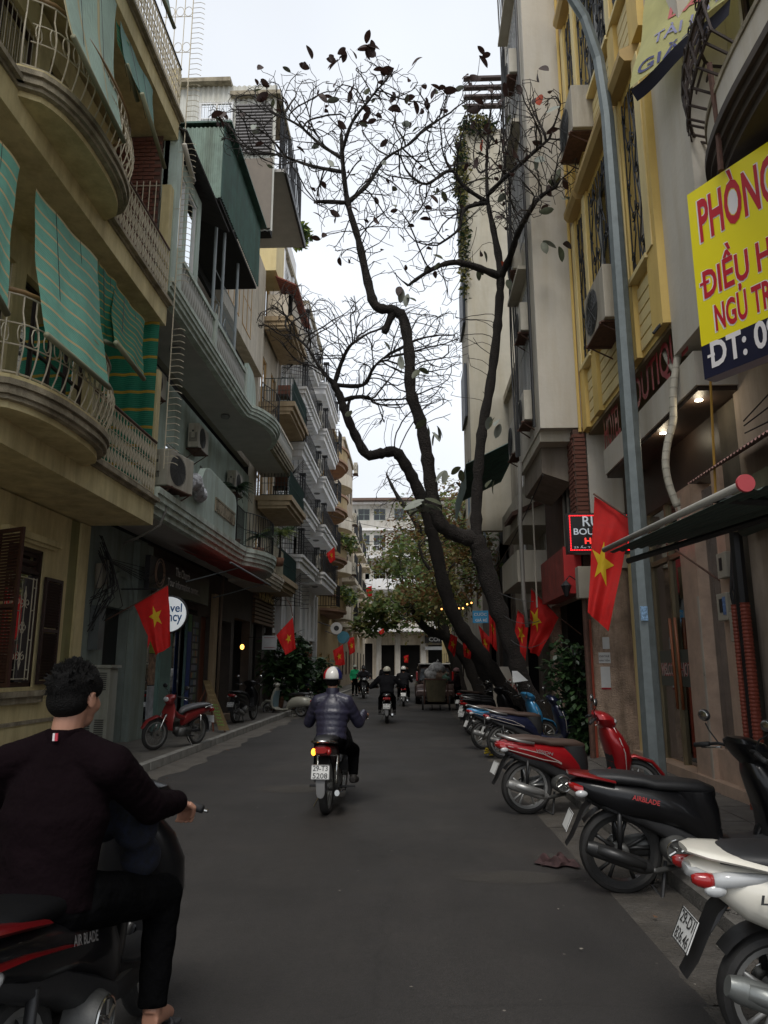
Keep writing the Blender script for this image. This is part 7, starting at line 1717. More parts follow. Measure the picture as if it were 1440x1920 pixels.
def car(label,x0,x1,y0,L,H,mat,roofm=None):
    T=thing('parked_car',label,'car',((x0+x1)/2,y0+L/2,0),0,'cars parked on the right'); W=x1-x0; xc=(x0+x1)/2
    secs=[(0,.35,.62,.96),(.06,.28,.8,1.0),(.35,.25,.9,1.0),(L*.25,.25,.95,1.0),(L*.7,.25,.92,1.0),(L*.93,.28,.82,.98),(L,.38,.66,.9)]
    MB().loft([ring((xc,y0+y,(a+b)/2+.02),(1,0,0),W/2*w,(0,0,1),(b-a)/2+.05,5,24) for y,a,b,w in secs]).build('body',mat,T,smooth='a')
    MB().loft([ring((xc,y0+y,z),(1,0,0),W/2*w,(0,1,0),hl,6,24) for z,w,y,hl in ((.9,.94,L*.42,L*.42),(1.3,.9,L*.40,L*.37),(H-.12,.84,L*.38,L*.30),(H,.78,L*.38,L*.27))]).build('cabin',mat,T,smooth='a')
    gl=M('car_glass',(.02,.025,.03),.06,noise=.2,bump=0,coat=.5); 
    def yb(z): return y0+ (L*.42-L*.42 if z<.95 else 0)+.06+ (z-.9)*.18
    MB().add([(xc-W*.39,y0+.055,1.02),(xc+W*.39,y0+.055,1.02),(xc+W*.34,y0+.20,H-.2),(xc-W*.34,y0+.20,H-.2)],[(0,1,2,3)]).build('rear_window',gl,T)
    for s in (-1,1):
        for (a,b) in ((.08,.32),(.34,.58),(.6,.74)): 
            MB().add([(xc+s*W*.468,y0+L*a,1.0),(xc+s*W*.468,y0+L*b,1.0),(xc+s*W*.43,y0+L*(b-.02),H-.2),(xc+s*W*.43,y0+L*(a+.03),H-.2)],[(0,1,2,3) if s>0 else (3,2,1,0)]).build('side_window',gl,T)
        MB().box(xc+s*W*.47,xc+s*W*.42,y0-.01,y0+.12,1.0,1.4).build('tail_light',M('car_red_lens',(.22,.008,.008),.2,coat=.5),T,bevel=.02)
        for y in (L*.18,L*.8): 
            w_=MB().lathe([(.0,-.1),(.32,-.1),(.34,-.06),(.34,.06),(.32,.1),(0,.1)],(xc+s*W*.42,y0+y,.34),'X',24).build('wheel',tyre,T,smooth='a'); MB().lathe([(0,.0),(.2,.0),(.21,.03),(0,.03)],(xc+s*W*.48,y0+y,.34),'X',16).build('hubcap',rimM,w_,smooth='a')
    MB().box(xc-W*.45,xc+W*.45,y0-.06,y0+.05,.38,.6).build('bumper',mat,T,bevel=.03); MB().box(xc-.26,xc+.26,y0-.025,y0,.72,.84).build('number_plate',platew,T)
    if roofm: MB().box(xc-W*.40,xc+W*.40,y0+.25,y0+L*.68,H-.03,H+.03).build('roof_panel',roofm,T,bevel=.02); m=MB(); [m.tube([(xc+s*W*.36,y0+.4,H+.07),(xc+s*W*.36,y0+L*.62,H+.07)],.02,6) for s in(-1,1)]; m.build('roof_rails',matblk,T)
car('dark brown people carrier with pale roof behind the rubbish cart',.12,1.86,32.6,4.5,1.72,paint('brown_car_paint',(.05,.03,.026),.4,.3),M('pale_roof',(.45,.45,.43),.4))
car('grey car parked ahead of the people carrier',.2,1.9,38.6,4.2,1.5,paint('grey_car_paint',(.2,.2,.2),.4,.3))
# ---- easel sign, small debris, flowers
es=thing('easel_board','leaning wooden easel with green chalk lettering on the left pavement','signboard',(-4.5,17.4,.12))
FEz=Fr((-4.75,17.5,.0),(.62,-.78,0),(-.78,-.62,0))
m=MB(); 
m.build
for (p,q) in (((-4.95,17.9,1.25),(-4.28,17.35,.13)),((-4.85,17.9,1.25),(-4.62,17.6,.13)),((-4.9,18.0,1.2),(-5.1,18.3,.13)),((-4.9,18.0,1.2),(-5.3,17.7,.13))): MB().tube([p,q],.018,5).build('leg',rwood,es)
P=[Vector(q) for q in ((-4.98,17.80,1.28),(-4.80,17.74,1.28),(-4.16,17.24,.18),(-4.42,17.30,.18))]
MB().add([*P],[(0,1,2,3)]).add([p+Vector((0,.03,0)) for p in P],[(3,2,1,0)]).build('board',M('board_wood',(.16,.11,.05),.7,noise=.3),es)
cg=M('chalk_green',(.12,.45,.06),.7); 
a_=(P[1]-P[0]).normalized(); 
for k in range(7):
    t=.52+k*.065; o=P[0].lerp(P[3],t)+Vector((.04,-.012,0)); text(random.Random(k).choice(['CAFE','TEA','MENU','JUICE','LAU','BIA','PHO']),cg,es,o,(P[1]-P[0]+Vector((.0,0,0))),(P[0]-P[3]),w=.15,h=.045,ext=0.004)
for k in range(4): text(['BUFFET','LAU 99','NUONG','BIA HOI'][k],M('chalk_tan',(.35,.28,.15),.7),es,P[0].lerp(P[3],.12+k*.1)+Vector((.03,-.012,0)),P[1]-P[0],P[0]-P[3],w=.14,h=.05,ext=.004)
MB().box(-5.75,-4.95,17.9,18.6,.115,.3).build('step',conc,es) if False else None
stp=thing('doorstep','two worn tan stone steps at the red-brown doorway','step',(-5.5,20.6,.11)); MB().box(-5.87,-5.2,20.2,21.6,.115,.3).build('lower_step',M('tan_stone',(.25,.17,.11),.8,noise=.3),stp,bevel=.01); MB().box(-5.87,-5.5,20.2,21.6,.3,.48).build('upper_step',M('tan_stone',(0,0,0)),stp,bevel=.01)
fl=thing('flower_bunch','small bunch of yellow flowers lying at the road edge','flowers',(1.28,12.6,0)); rn=random.Random(3); c=at(918,1413,Z=.06)
m=MB(); 
for k in range(14): p=c+Vector((rn.uniform(-.07,.07),rn.uniform(-.07,.07),rn.uniform(-.03,.1))); m.sph(p,(.032,.032,.018),7,5)
m.build('petals',M('yellow_petals',(.62,.45,.02),.7),fl,smooth=True); fl.location=(0,0,0) if False else fl.location
m=MB(); 
for k in range(6): m.tube([c,c+Vector((rn.uniform(-.12,.2),rn.uniform(.02,.15),-.02))],.005,4)
m.build('stems',mg,fl)
rg=thing('rag','dark crumpled rag and mud on the drain beside the kerb','rag',at(1042,1618,Z=0)); c=at(1042,1618,Z=.02)
m=MB(); m.grid(lambda u,v:(c.x-.15+.3*u+.03*math.sin(v*9),c.y-.11+.22*v+.03*math.sin(u*11),.022+(.035+.03*math.sin(u*14+v*7)+.022*math.sin(v*19-u*9))*math.sin(u*PI)**.6*math.sin(v*PI)**.6),30,26); m.build('cloth',M('dark_rag',(.05,.025,.025),.9,noise=.5,scale=15),rg,smooth=True)
lit_=thing('litter','scattered scraps of paper and dry leaves on the road','litter',(0,8,0.01)); del lit_['category'],lit_['label']; 
rn=random.Random(77); m=MB()
for k in range(110):
    y=3.2+rn.random()**1.4*28; x=rn.uniform(-3.4,1.9) if rn.random()<.6 else rn.uniform(.9,1.9); s=rn.uniform(.004,.014); a=rn.uniform(0,6); z=roadh(x,y)+.014 if x<1.3 else .035
    q=[(x+math.cos(a+b)*s*e,y+math.sin(a+b)*s*e,z+rn.uniform(0,.006)) for b,e in ((0,1),(1.4,.6),(3.1,1.1),(4.6,.7))]; m.add(q,[(0,1,2,3)])
bpy.data.objects.remove(lit_); o=m.build('litter',M('litter',(.2,.18,.15),.8,noise=.5,scale=30)); o['kind']='stuff'
rn=random.Random(78); m=MB()
for k in range(60):
    y=5+rn.random()*20; x=rn.choice([rn.uniform(-4.1,-3.5),rn.uniform(1.4,2.6)]); s=rn.uniform(.02,.05); a=rn.uniform(0,6); z=.03 if x<1.9 else .13
    m.add([(x+math.cos(a+b)*s*e,y+math.sin(a+b)*s*e,z+rn.uniform(0,.015)) for b,e in ((0,1),(1.5,.5),(3.1,1.1),(4.6,.5))],[(0,1,2,3)])
o=m.build('fallen_leaves',M('fallen_leaf',(.12,.06,.03),.8,noise=.4,scale=20)); o['kind']='stuff'

# dusty cement patch on the asphalt, fading out at its rim
m_=bpy.data.materials.new('dusty_patch'); m_.use_nodes=True; t=m_.node_tree; b=t.nodes['Principled BSDF']; b.inputs['Base Color'].default_value=(.085,.077,.066,1); b.inputs['Roughness'].default_value=.9
uv=t.nodes.new('ShaderNodeUVMap'); vs_=t.nodes.new('ShaderNodeVectorMath'); vs_.operation='DISTANCE'; vs_.inputs[1].default_value=(.5,.5,0); t.links.new(uv.outputs['UV'],vs_.inputs[0])
n_=t.nodes.new('ShaderNodeTexNoise'); n_.inputs['Scale'].default_value=5; n_.inputs['Detail'].default_value=5; t.links.new(uv.outputs['UV'],n_.inputs['Vector'])
ad=t.nodes.new('ShaderNodeMath'); ad.operation='MULTIPLY_ADD'; ad.inputs[1].default_value=.5; t.links.new(n_.outputs['Fac'],ad.inputs[0]); t.links.new(vs_.outputs['Value'],ad.inputs[2])
rp_=t.nodes.new('ShaderNodeMapRange'); rp_.inputs['From Min'].default_value=.5; rp_.inputs['From Max'].default_value=.68; rp_.inputs['To Min'].default_value=.4; rp_.inputs['To Max'].default_value=0; t.links.new(ad.outputs[0],rp_.inputs['Value']); t.links.new(rp_.outputs['Result'],b.inputs['Alpha'])
for k,(px,py,w_,h_) in enumerate(((975,1645,1.3,.5),(1040,1610,.5,.45),(560,1480,1.4,.9))):
    c=at(px,py,Z=.01); g_=MB(); g_.grid(lambda u,v:(c.x-w_/2+w_*u,c.y-h_/2+h_*v,roadh(c.x-w_/2+w_*u,0)+.005+k*.001),8,2); struct(g_.build('road_stain',m_))
# ================================================================ people
skin=M('skin',(.34,.17,.11),.55,noise=.08,scale=8,bump=.02); hairm=M('black_hair',(.004,.0036,.0034),.7,noise=.3,scale=60,bump=.15,bscale=180,spec=.15)
def cloth(n,c,r=.85,b=.25,s=7): return M(n,c,r,noise=.12,bump=b,scale=s,bscale=6,spec=.05)
def tubes(mb,pts,rad,n=14,flat=1): return mb.tube(spline([Vector(p) for p in pts],4),[rad[min(len(rad)-2,int(i/4))]*(1-(i/4-int(i/4)))+rad[min(len(rad)-1,int(i/4)+1)]*(i/4-int(i/4)) if i<4*(len(rad)-1) else rad[-1] for i in range(4*(len(pts)-1)+1)],n,flat=flat)
def hand(mb,w,grip,up=Vector((0,0,1)),side=1,scale=1,curl=1):
    """palm plus four curled fingers and a thumb around a bar at grip; w = wrist"""
    w=Vector(w); g=Vector(grip); d=(g-w).normalized(); lat=d.cross(up).normalized(); u=lat.cross(d).normalized()
    palm=w+d*.045*scale; mb.sph(palm+d*.01,(.048*scale,.040*scale,.019*scale),12,8,Matrix((d,lat,u)).transposed())
    for k,(o,L) in enumerate(((-.03,.9),(-.01,1.0),(.01,.96),(.03,.78))):
        b=w+d*.085*scale+lat*o*scale; r_=.0088*scale
        mb.tube([b-d*.02,b+d*.022*L*scale+u*.004,b+d*.040*L*scale-u*.020*scale*curl,b+d*.030*L*scale-u*.045*scale*curl,b+d*.012*L*scale-u*.052*scale*curl],[r_*1.1,r_,r_,r_*.95,r_*.8],8)
    t=w+d*.03*scale-lat*.034*scale*side; mb.tube([t,t-lat*.018*side*scale+d*.02-u*.01*scale,t-lat*.010*side*scale+d*.045*scale-u*.03*scale,t+d*.055*scale-u*.042*scale+lat*.006*side],[.014*scale,.012*scale,.0105*scale,.008*scale],8)
def person(label,J,jacket,trousers,head='hair',yaw=0,nod=0,voxel=.014,loc=(0,0,0),rz=0,puff=False,shoes=None,helm=None,bulk=1.0,group=None,collar=None,barefoot=False,hair_sp=0,mask=None,facedet=False,colh=.028):
    """J: joints in local coordinates, +X forward"""
    T=thing('person',label,'person',(0,0,0),0,group); V=Vector; B_=bulk
    hip,ch,nk,hd=V(J['hip']),V(J['chest']),V(J['neck']),V(J['head']); ry=Matrix.Rotation(yaw,3,'Z')@Matrix.Rotation(nod,3,'Y')
    H=lambda x,y,z: hd+ry@V((x,y,z))
    sk=MB()
    # head: cranium, brow, cheeks, jaw, nose, ears
    sk.sph(H(-.008,0,.035),(.098,.076,.092),20,14,ry); sk.sph(H(.03,0,-.01),(.062,.066,.08),18,12,ry); sk.sph(H(.032,0,-.062),(.052,.05,.048),16,10,ry); sk.sph(H(.06,0,-.085),(.026,.026,.02),10,8,ry)
    sk.sph(H(.062,0,.032),(.03,.055,.018),12,8,ry); sk.tube([H(.088,0,.02),H(.106,0,-.012),H(.104,0,-.025)],[.009,.014,.013],8); sk.sph(H(.088,0,-.052),(.014,.024,.008),10,6,ry)
    for s in (-1,1): 
        sk.sph(H(.055,s*.042,-.02),(.028,.024,.03),10,8,ry)
        sk.sph(H(-.008,s*.083,-.002),(.020,.009,.032),10,8,ry@Matrix.Rotation(s*.25,3,'Z')); sk.tube([H(-.018,s*.086,.0),H(-.014,s*.091,.026),H(.002,s*.089,.028)],.005,6)
    tubes(sk,[hd+V((-.02,0,-.03)),nk+V((0,0,.03)),nk,nk.lerp(ch,.4)],[.058,.056,.060,.06],14)
    tubes(sk,[hip,hip.lerp(ch,.5),ch,nk],[.10,.09,.10,.055],14,flat=1.15)
    for s,k in ((1,'l'),(-1,'r')):
        sh,el,wr=[V(q) for q in J['arm'+k]]; tubes(sk,[sh,el,wr],[.05,.04,.027],10)
        hand(sk,wr,J['grip'+k],side=s,scale=1.05)
        hp,kn,an,to=[V(q) for q in J['leg'+k]]; tubes(sk,[hp,kn,an],[.065,.045,.036],10); tubes(sk,[an+V((-.02,0,-.02)),an.lerp(to,.5)-V((0,0,.0)),to],[.036,.034,.024],10)
    body=remesh(sk,'body',skin,T,min(voxel,.011) if not facedet else .0055,3 if not facedet else 5,local=True)
    # jacket
    jk=MB(); n=26
    def torso_ring(t,g):
        c=hip.lerp(ch,min(1,t*1.25)) if t<.8 else ch.lerp(nk,(t-.8)*5*.98); ax=(ch-hip).normalized(); fw=V((0,1,0)).cross(ax); 
        wa=np.interp(t,[0,.2,.5,.72,.86,.95,1],[.175,.165,.175,.20,.175,.105,.078])*B_; wb=np.interp(t,[0,.2,.5,.72,.86,.95,1],[.135,.130,.125,.135,.115,.09,.075])*B_
        pf=1+(.045*abs(math.sin(t*PI*6.5))-.02 if puff else 0)
        return [c+V((0,1,0))*(wa*pf*math.cos(a)*(1-(.03*(math.cos(a*9)>.93)) if puff else 1))+(-fw)*(wb*pf*math.sin(a)) for a in [2*PI*k/n for k in range(n)]]
    jk.loft([torso_ring(i/26,1) for i in range(27)])
    for k in 'lr':
        sh,el,wr=[V(q) for q in J['arm'+k]]; m_=14
        for (a,b,r0,r1) in ((sh,el,.078,.062),(el,wr,.062,.046)):
            pts=[a.lerp(b,i/m_) for i in range(m_+1)]; jk.tube(pts,[(r0+(r1-r0)*i/m_)*B_**.6*(1+(.07*abs(math.sin(i/m_*PI*4)) if puff else .05*math.sin(i*2.7+r0*90))) for i in range(m_+1)],14)
        jk.sph(el,.066*B_**.6,12,8); jk.sph(sh,.080*B_**.6,12,8); jk.tube([sh.lerp(nk,.0),sh.lerp(nk,.5)+V((0,0,-.012)),nk-V((0,0,.015))],[.080,.078,.074],12)
        cf=(wr-el).normalized(); jk.tube([wr-cf*.03,wr+cf*.015],[.048,.042],12)
    remesh(jk,'jacket',jacket,T,voxel if not puff else .010,2 if puff else 5,local=True)
    if collar: 
        ax=(nk-ch).normalized(); m=MB(); m.tube([nk-ax*.04,nk+ax*colh],[.084,.076],18,caps=False); m.tube([nk+ax*colh,nk-ax*.03],[.073,.078],18,caps=False); m.build('collar',collar,T,smooth=True,local=True)
    # trousers
    tr_=MB(); tr_.sph(hip,(.15*B_,.17*B_,.12),16,10)
    for k in 'lr':
        hp,kn,an,to=[V(q) for q in J['leg'+k]]; m_=10
        for (a,b,r0,r1) in ((hp,kn,.105,.078),(kn,an+(kn-an).normalized()*.02,.078,.056)):
            tr_.tube([a.lerp(b,i/m_) for i in range(m_+1)],[(r0+(r1-r0)*i/m_)*(1+.04*math.sin(i*2.3+r0*50)) for i in range(m_+1)],12)
        tr_.sph(kn,.082,12,8); tr_.tube([hip,hp],[.13,.105],12)
    remesh(tr_,'trousers',trousers,T,voxel,5,local=True)
    if not barefoot or shoes:
        sm=shoes or M('dark_shoe',(.025,.022,.02),.6)
        for k in 'lr':
            an,to=[V(q) for q in J['leg'+k][2:]]; d=(to-an); d.z=0; d.normalize(); s_=MB(); b=V((an.x,an.y,to.z))
            if barefoot: s_.ob(b+d*.07-V((0,0,.035)),(.25,.09,.02),Matrix((d,V((0,0,1)).cross(d),V((0,0,1)))).transposed()); s_.tube([b+d*.12+V((0,0,-.02))-d.cross(V((0,0,1)))*.04,b+d*.12+V((0,0,.028)),b+d*.12+V((0,0,-.02))+d.cross(V((0,0,1)))*.04],.011,6)
            else: s_.tube([b-d*.06+V((0,0,.01)),b+V((0,0,.02)),b+d*.08,b+d*.16-V((0,0,.008)),b+d*.2-V((0,0,.015))],[.04,.048,.045,.04,.022],12); s_.tube([b+V((0,0,.0)),b+V((0,0,.07))],[.045,.045],10)
            remesh(s_,'shoe',sm,T,.009,3,local=True)
    if head=='hair':
        hr=MB(); hr.sph(H(-.018,0,.05),(.102,.085,.092),22,16,ry); hr.sph(H(-.045,0,.0),(.072,.080,.07),18,12,ry); hr.sph(H(.02,0,.085),(.07,.07,.055),14,10,ry)
        for s in (-1,1): hr.sph(H(.02,s*.066,.05),(.05,.018,.045),10,8,ry)
        rr=random.Random(5)
        for k in range(hair_sp):
            a=rr.uniform(0,2*PI); e=rr.uniform(.05,1.5); dv=V((math.cos(a)*math.cos(e),math.sin(a)*math.cos(e),math.sin(e)))
            p=V((-.018+dv.x*.097,dv.y*.08,.05+dv.z*.087)); 
            if p.x>.06 and p.z<.07: continue
            q=p+dv*rr.uniform(.012,.032)+V((rr.uniform(-.012,.012),rr.uniform(-.012,.012),rr.uniform(0,.014))); hr.tube([H(*p),H(*p.lerp(q,.6)),H(*q)],[.006,.004,.001],5)
        remesh(hr,'hair',hairm,T,.0042 if hair_sp else .008,3 if hair_sp else 2,local=True)
        if hair_sp:
            st_=MB()
            for k in range(2600):
                a=rr.uniform(0,2*PI); e=rr.uniform(-.55,1.55); dv=V((math.cos(a)*math.cos(e),math.sin(a)*math.cos(e),math.sin(e)))
                p=V((-.02+dv.x*.1,dv.y*.084,.05+dv.z*.09)); 
                if p.x>.055 and p.z<.075: continue
                if p.x>.0 and p.z<.01: continue
                q=p+(dv*.5+V((rr.uniform(-.5,.5),rr.uniform(-.5,.5),rr.uniform(-.4,.5)+(.5 if e>.6 else -.5)))).normalized()*rr.uniform(.012,.03)
                w_=V((rr.uniform(-1,1),rr.uniform(-1,1),0)).normalized()*.0012; i0=len(st_.v); st_.v+=[tuple(H(*(p-w_))),tuple(H(*(p+w_))),tuple(H(*q))]; st_.f.append((i0,i0+1,i0+2))
            st_.build('hair_strands',hairm,T,local=True)
    elif head=='helmet':
        hm,parts=helm; h_=MB(); nn=28; rings=[]
        for i in range(12):
            th=R(2+ i*9.4); rings.append([H(-.012+.128*math.sin(th)*math.cos(a),.112*math.sin(th)*math.sin(a),.02+.118*math.cos(th)) for a in [2*PI*k/nn for k in range(nn)]])
        h_.loft(rings[::-1]); ho=h_.build('helmet',hm,T,smooth=True,local=True)
        MB().tube([H(-.012+.128*math.cos(a),.112*math.sin(a),-.008) for a in [2*PI*k/24 for k in range(24)]],.006,6,closed=True).build('helmet_rim',matblk,ho,smooth=True,local=True)
        for (nm_,mt_,a0,a1) in parts:
            p=MB(); p.grid(lambda u,v:H(-.012+.1295*math.sin(R(20+80*v))*math.cos(a0+(a1-a0)*u),.1135*math.sin(R(20+80*v))*math.sin(a0+(a1-a0)*u),.02+.1195*math.cos(R(20+80*v))),8,8); p.build(nm_,mt_,ho,smooth=True,local=True)
        pk=MB(); pk.grid(lambda u,v:H(.09+.07*v*math.cos((u-.5)*2),.1*math.sin((u-.5)*2.4),.03-.02*v),8,3); pk.build('visor_peak',matblk,ho,smooth=True,local=True)
        for s in (-1,1): MB().tube([H(-.02,s*.085,-.02),H(.02,s*.07,-.07),H(.045,s*.02,-.108),H(.045,0,-.112)],.007,5).build('strap',matblk,ho,local=True)
        MB().sph(H(-.05,0,-.035),(.062,.075,.06),14,10,ry).build('hair',hairm,T,smooth=True,local=True)
    if facedet or voxel<.013:
        for s in (-1,1): 
            MB().sph(H(.073,s*.03,.012),(.012,.014,.009),10,8,ry).build('eye',M('eye_white',(.6,.58,.55),.3,bump=0),T,smooth=True,local=True)
            MB().tube([H(.09,s*.014,.034),H(.09,s*.03,.04),H(.075,s*.05,.034)],.004,5).build('eyebrow',hairm,T,local=True)
    T.location=loc; T.rotation_euler=(0,0,rz); return T
def rider(hipx=.12,hz=.90,lean=.08,h=0,sh=.205,wide=0,kn=.19,foot=(.48,.27),grip=(.79,.31,1.0),headf=.03):
    J={'hip':(hipx,0,hz),'chest':(hipx+lean,0,hz+.33),'neck':(hipx+lean+.01,0,hz+.50),'head':(hipx+lean+headf,0,hz+.635+h)}
    for k,s in (('l',1),('r',-1)):
        J['arm'+k]=((hipx+lean,s*sh,hz+.42),(hipx+lean+.13,s*(sh+.13+wide),hz+.18),(grip[0]-.11,s*(grip[1]+.0),grip[2]+.045)); J['grip'+k]=(grip[0]+.01,s*grip[1],grip[2]+.012)
        J['leg'+k]=((hipx+.05,s*.1,hz-.04),(hipx+.46,s*kn,hz-.16),(foot[0],s*foot[1]*.8,foot[1] if False else .33),(foot[0]+.16,s*foot[1]*.85,.29))
    return J
dark_tr=cloth('black_trousers',(.0022,.0022,.0025),.95,.6); 
# foreground rider
J=rider(.16,.76,.07,0,.22,.02,.2,(.55,.27),(.80,.33,1.02)); J['head']=(.25,-.01,1.475); J['neck']=(.22,0,1.335); J['chest']=(.19,0,1.10)
J['armr']=((.20,-.20,1.24),(.38,-.28,1.07),(.585,-.31,1.055)); J['gripr']=(.685,-.31,1.01); J['arml']=((.20,.20,1.24),(.34,.28,1.0),(.56,.30,1.04)); J['gripl']=(.66,.30,1.0)
J['legr']=((.2,-.1,.78),(.66,-.24,.68),(.56,-.26,.28),(.72,-.27,.22)); J['legl']=((.2,.1,.78),(.66,.2,.68),(.56,.2,.28),(.72,.2,.22))
mar=cloth('maroon_jacket',(.0055,.0028,.0038),.97,.42,9)
P1_=person('man in dark maroon jacket riding past in the bottom left corner, bareheaded',J,mar,dark_tr,'hair',yaw=R(-12),voxel=.010,loc=(-1.32,2.62,0),rz=R(86),bulk=1.04,collar=mar,hair_sp=170,facedet=True,barefoot=True,shoes=M('sandal_black',(.02,.02,.022),.6))
NB.location=(-1.32,2.6,0)
q=MB().box(.125,.13,-.008,.0,1.335,1.362); q.build('collar_tag_white',M('tag_white',(.6,.55,.55),.7),P1_,local=True); MB().box(.125,.13,-.019,-.0085,1.335,1.362).build('collar_tag_red',M('tag_red',(.4,.03,.05),.7),P1_,local=True)
bb=thing('patterned_bundle','dark blue patterned cloth bundle held in front of the near rider','bundle',(-1.25,3.0,.85)); m=MB(); rn=random.Random(2)
for k in range(9): m.sph((-1.24+rn.uniform(-.12,.16),3.02+rn.uniform(-.05,.12),1.0+rn.uniform(-.16,.16)),rn.uniform(.08,.12),10,8)
bm_=M('blue_patterned_cloth',(.006,.01,.03),.8,noise=.95,scale=38,bump=.3); remesh(m,'cloth',bm_,bb,.014,3); MB().sph((-1.10,2.93,1.15),(.045,.04,.03),12,8).build('blue_patch',M('bright_blue_cloth',(.01,.05,.4),.7),bb,smooth=True)
# middle rider in quilted jacket
quilt=M('quilted_navy_nylon',(.022,.021,.040),.38,noise=.18,bump=.12,scale=9,bscale=30)
hw=M('helmet_white',(.60,.58,.54),.3,noise=.05,bump=0,coat=.4); hr_=paint('helmet_red',(.4,.015,.02),0,.3); hb_=paint('helmet_blue',(.01,.015,.1),0,.3)
J=rider(.12,.78,.06,0.05,.165,.0,.2,(.48,.27),(.79,.31,1.0))
PR=person('rider in quilted navy jacket and white, red and blue helmet, seen from behind',J,quilt,dark_tr,'helmet',voxel=.012,loc=(-.94,8.64,0),rz=R(87),puff=True,helm=(hw,[('red_side',hr_,R(86),R(140)),('blue_side',hb_,R(226),R(274))]),collar=quilt,bulk=1.05,colh=.075)
text('HONDA',M('helmet_print',(.12,.12,.14),.4),PR,(0,0,0),(0,-1,0),(0,0,1),w=.001,h=.001) if False else None
bj=cloth('black_parka',(.014,.014,.016)); hc=M('helmet_cream',(.55,.52,.42),.35,bump=0)
J=rider(.12,.84,.05,.0,.22,.12,.19); person('distant rider in bulky black parka with cream helmet, seen from behind',J,bj,dark_tr,'helmet',voxel=.02,loc=(-.73,21.9,0),rz=R(91),helm=(hc,[]),collar=bj,bulk=1.22)
J=rider(.12,.84,.05,.02); person('far rider in dark coat beyond the black parka rider',J,bj,dark_tr,'helmet',voxel=.022,loc=(-.35,31,0),rz=R(90),helm=(M('helmet_white',(0,0,0)),[]),bulk=1.15)
gj=cloth('grey_jacket',(.09,.09,.1)); J=rider(.22,.84,.05,.02); person('front rider of the oncoming motorbike, dark jacket over pale shirt',J,bj,dark_tr,'helmet',voxel=.022,loc=(-2.55,39.4,0),rz=R(-84),helm=(matblk,[]))
J=rider(-.12,.88,.05,.03,.2,-.05,.24,(.2,.26),(.3,.18,1.1)); person('pillion passenger of the oncoming motorbike with pale sleeves',J,gj,dark_tr,'hair',voxel=.022,loc=(-2.55,39.4,0),rz=R(-84))
def standing(h=1.66,arm=0):
    k=h/1.7; J={'hip':(0,0,.92*k),'chest':(0.02,0,1.24*k),'neck':(.02,0,1.43*k),'head':(.04,0,1.57*k)}
    for q,s in (('l',1),('r',-1)):
        J['arm'+q]=((.02,s*.19,1.35*k),(-.02+arm*.12,s*.25,1.08*k+arm*.05),(.08+arm*.28,s*.24,.86*k+arm*.22)); J['grip'+q]=(.13+arm*.33,s*.23,.78*k+arm*.22); J['leg'+q]=((0,s*.09,.88*k),(.03,s*.1,.48*k),(0,s*.11,.09),(.14,s*.13,.05))
    return J
person('street cleaner in dark clothes and pink headscarf standing beside the rubbish cart',standing(1.55,1),cloth('dark_brown_coat',(.03,.018,.02)),dark_tr,'helmet',voxel=.02,loc=(1.72,28.7,0),rz=R(170),helm=(cloth('pink_scarf',(.35,.2,.2)),[]))
person('pedestrian in bright green jacket on the left side of the street',standing(1.7),cloth('green_jacket',(.02,.28,.12)),dark_tr,'helmet',voxel=.024,loc=(-3.2,42,0),rz=R(-60),helm=(M('helmet_grey_green',(.3,.33,.28),.4),[]))
person('dark figure walking by the left shops in the distance',standing(1.68),bj,dark_tr,'hair',voxel=.026,loc=(-1.9,50,0),rz=R(80))
person('person in black on the far right of the street end',standing(1.66),bj,dark_tr,'hair',voxel=.026,loc=(-.3,56,0),rz=R(200))
# ================================================================ flags
def fp(*pts): return [at(x,y,Y=Y_) for x,y,Y_ in pts]
flag('large red flag with yellow star hanging beside the lamp post',[(1114,930),(1184,972),(1141,1184),(1102,1148)],10.1,fp((1113,926,10.1),(1229,1005,9.6),(1366,1100,9.0)),1,.05,dd=(0,-.2,-.1,0),starc=(.40,.52),sr=.19,asp=.5)
flag('red flag leaning beside the tree trunk, larger of the overlapping pair',[(996,1105),(1048,1157),(1008,1232),(990,1215)],16.2,fp((996,1103,16.2),(1048,1157,16),(1090,1190,15.6)),2,.09,dd=(0,-.2,0,.2),starc=(.3,.42),sr=.22,asp=.7)
flag('red flag on the left of the overlapping pair by the trunk',[(971,1144),(992,1162),(984,1246),(962,1205)],16.5,fp((970,1143,16.5),(1000,1168,16.3)),3,.05,starc=(.5,.5),sr=.2,asp=.6)
flag('narrow red flag behind the blue price sign',[(917,1136),(928,1150),(932,1222),(918,1205)],19.5,fp((917,1134,19.5),(935,1165,19.5)),4,.06,sr=.16,asp=.5)
flag('small red flag left of the trunk below the blue sign',[(897,1172),(918,1195),(918,1235),(906,1220)],21,None,5,.06,sr=.2,asp=.6)
flag('red flag hanging among the far right trunks',[(845,1188),(858,1195),(852,1232),(840,1215)],27,None,6,.08,sr=.22,asp=.6)
flag('red flag half hidden behind the second trunk',[(868,1205),(884,1208),(882,1236),(870,1232)],26,None,7,.08,sr=.22,asp=.6)
flag('red flag with folded yellow star over the left travel shop',[(251,1134),(315,1097),(321,1210),(293,1229)],13.3,fp((195,1165,13.6),(251,1134,13.3),(315,1097,13.2)),8,.04,starc=(.5,.4),sr=.2,asp=.9)
flag('red flag outside the dark plant shop on the left',[(518,1191),(549,1157),(555,1216),(536,1228)],22.5,fp((549,1155,22.5),(545,1135,22.6),(535,1120,22.8)),9,.04,starc=(.55,.52),sr=.18,asp=.8)
flag('small red flag high on the white house balcony',[(612,1038),(627,1025),(629,1050),(619,1056)],33,fp((627,1024,33),(615,1015,33.2)),10,.04,starc=(.5,.45),sr=.25)
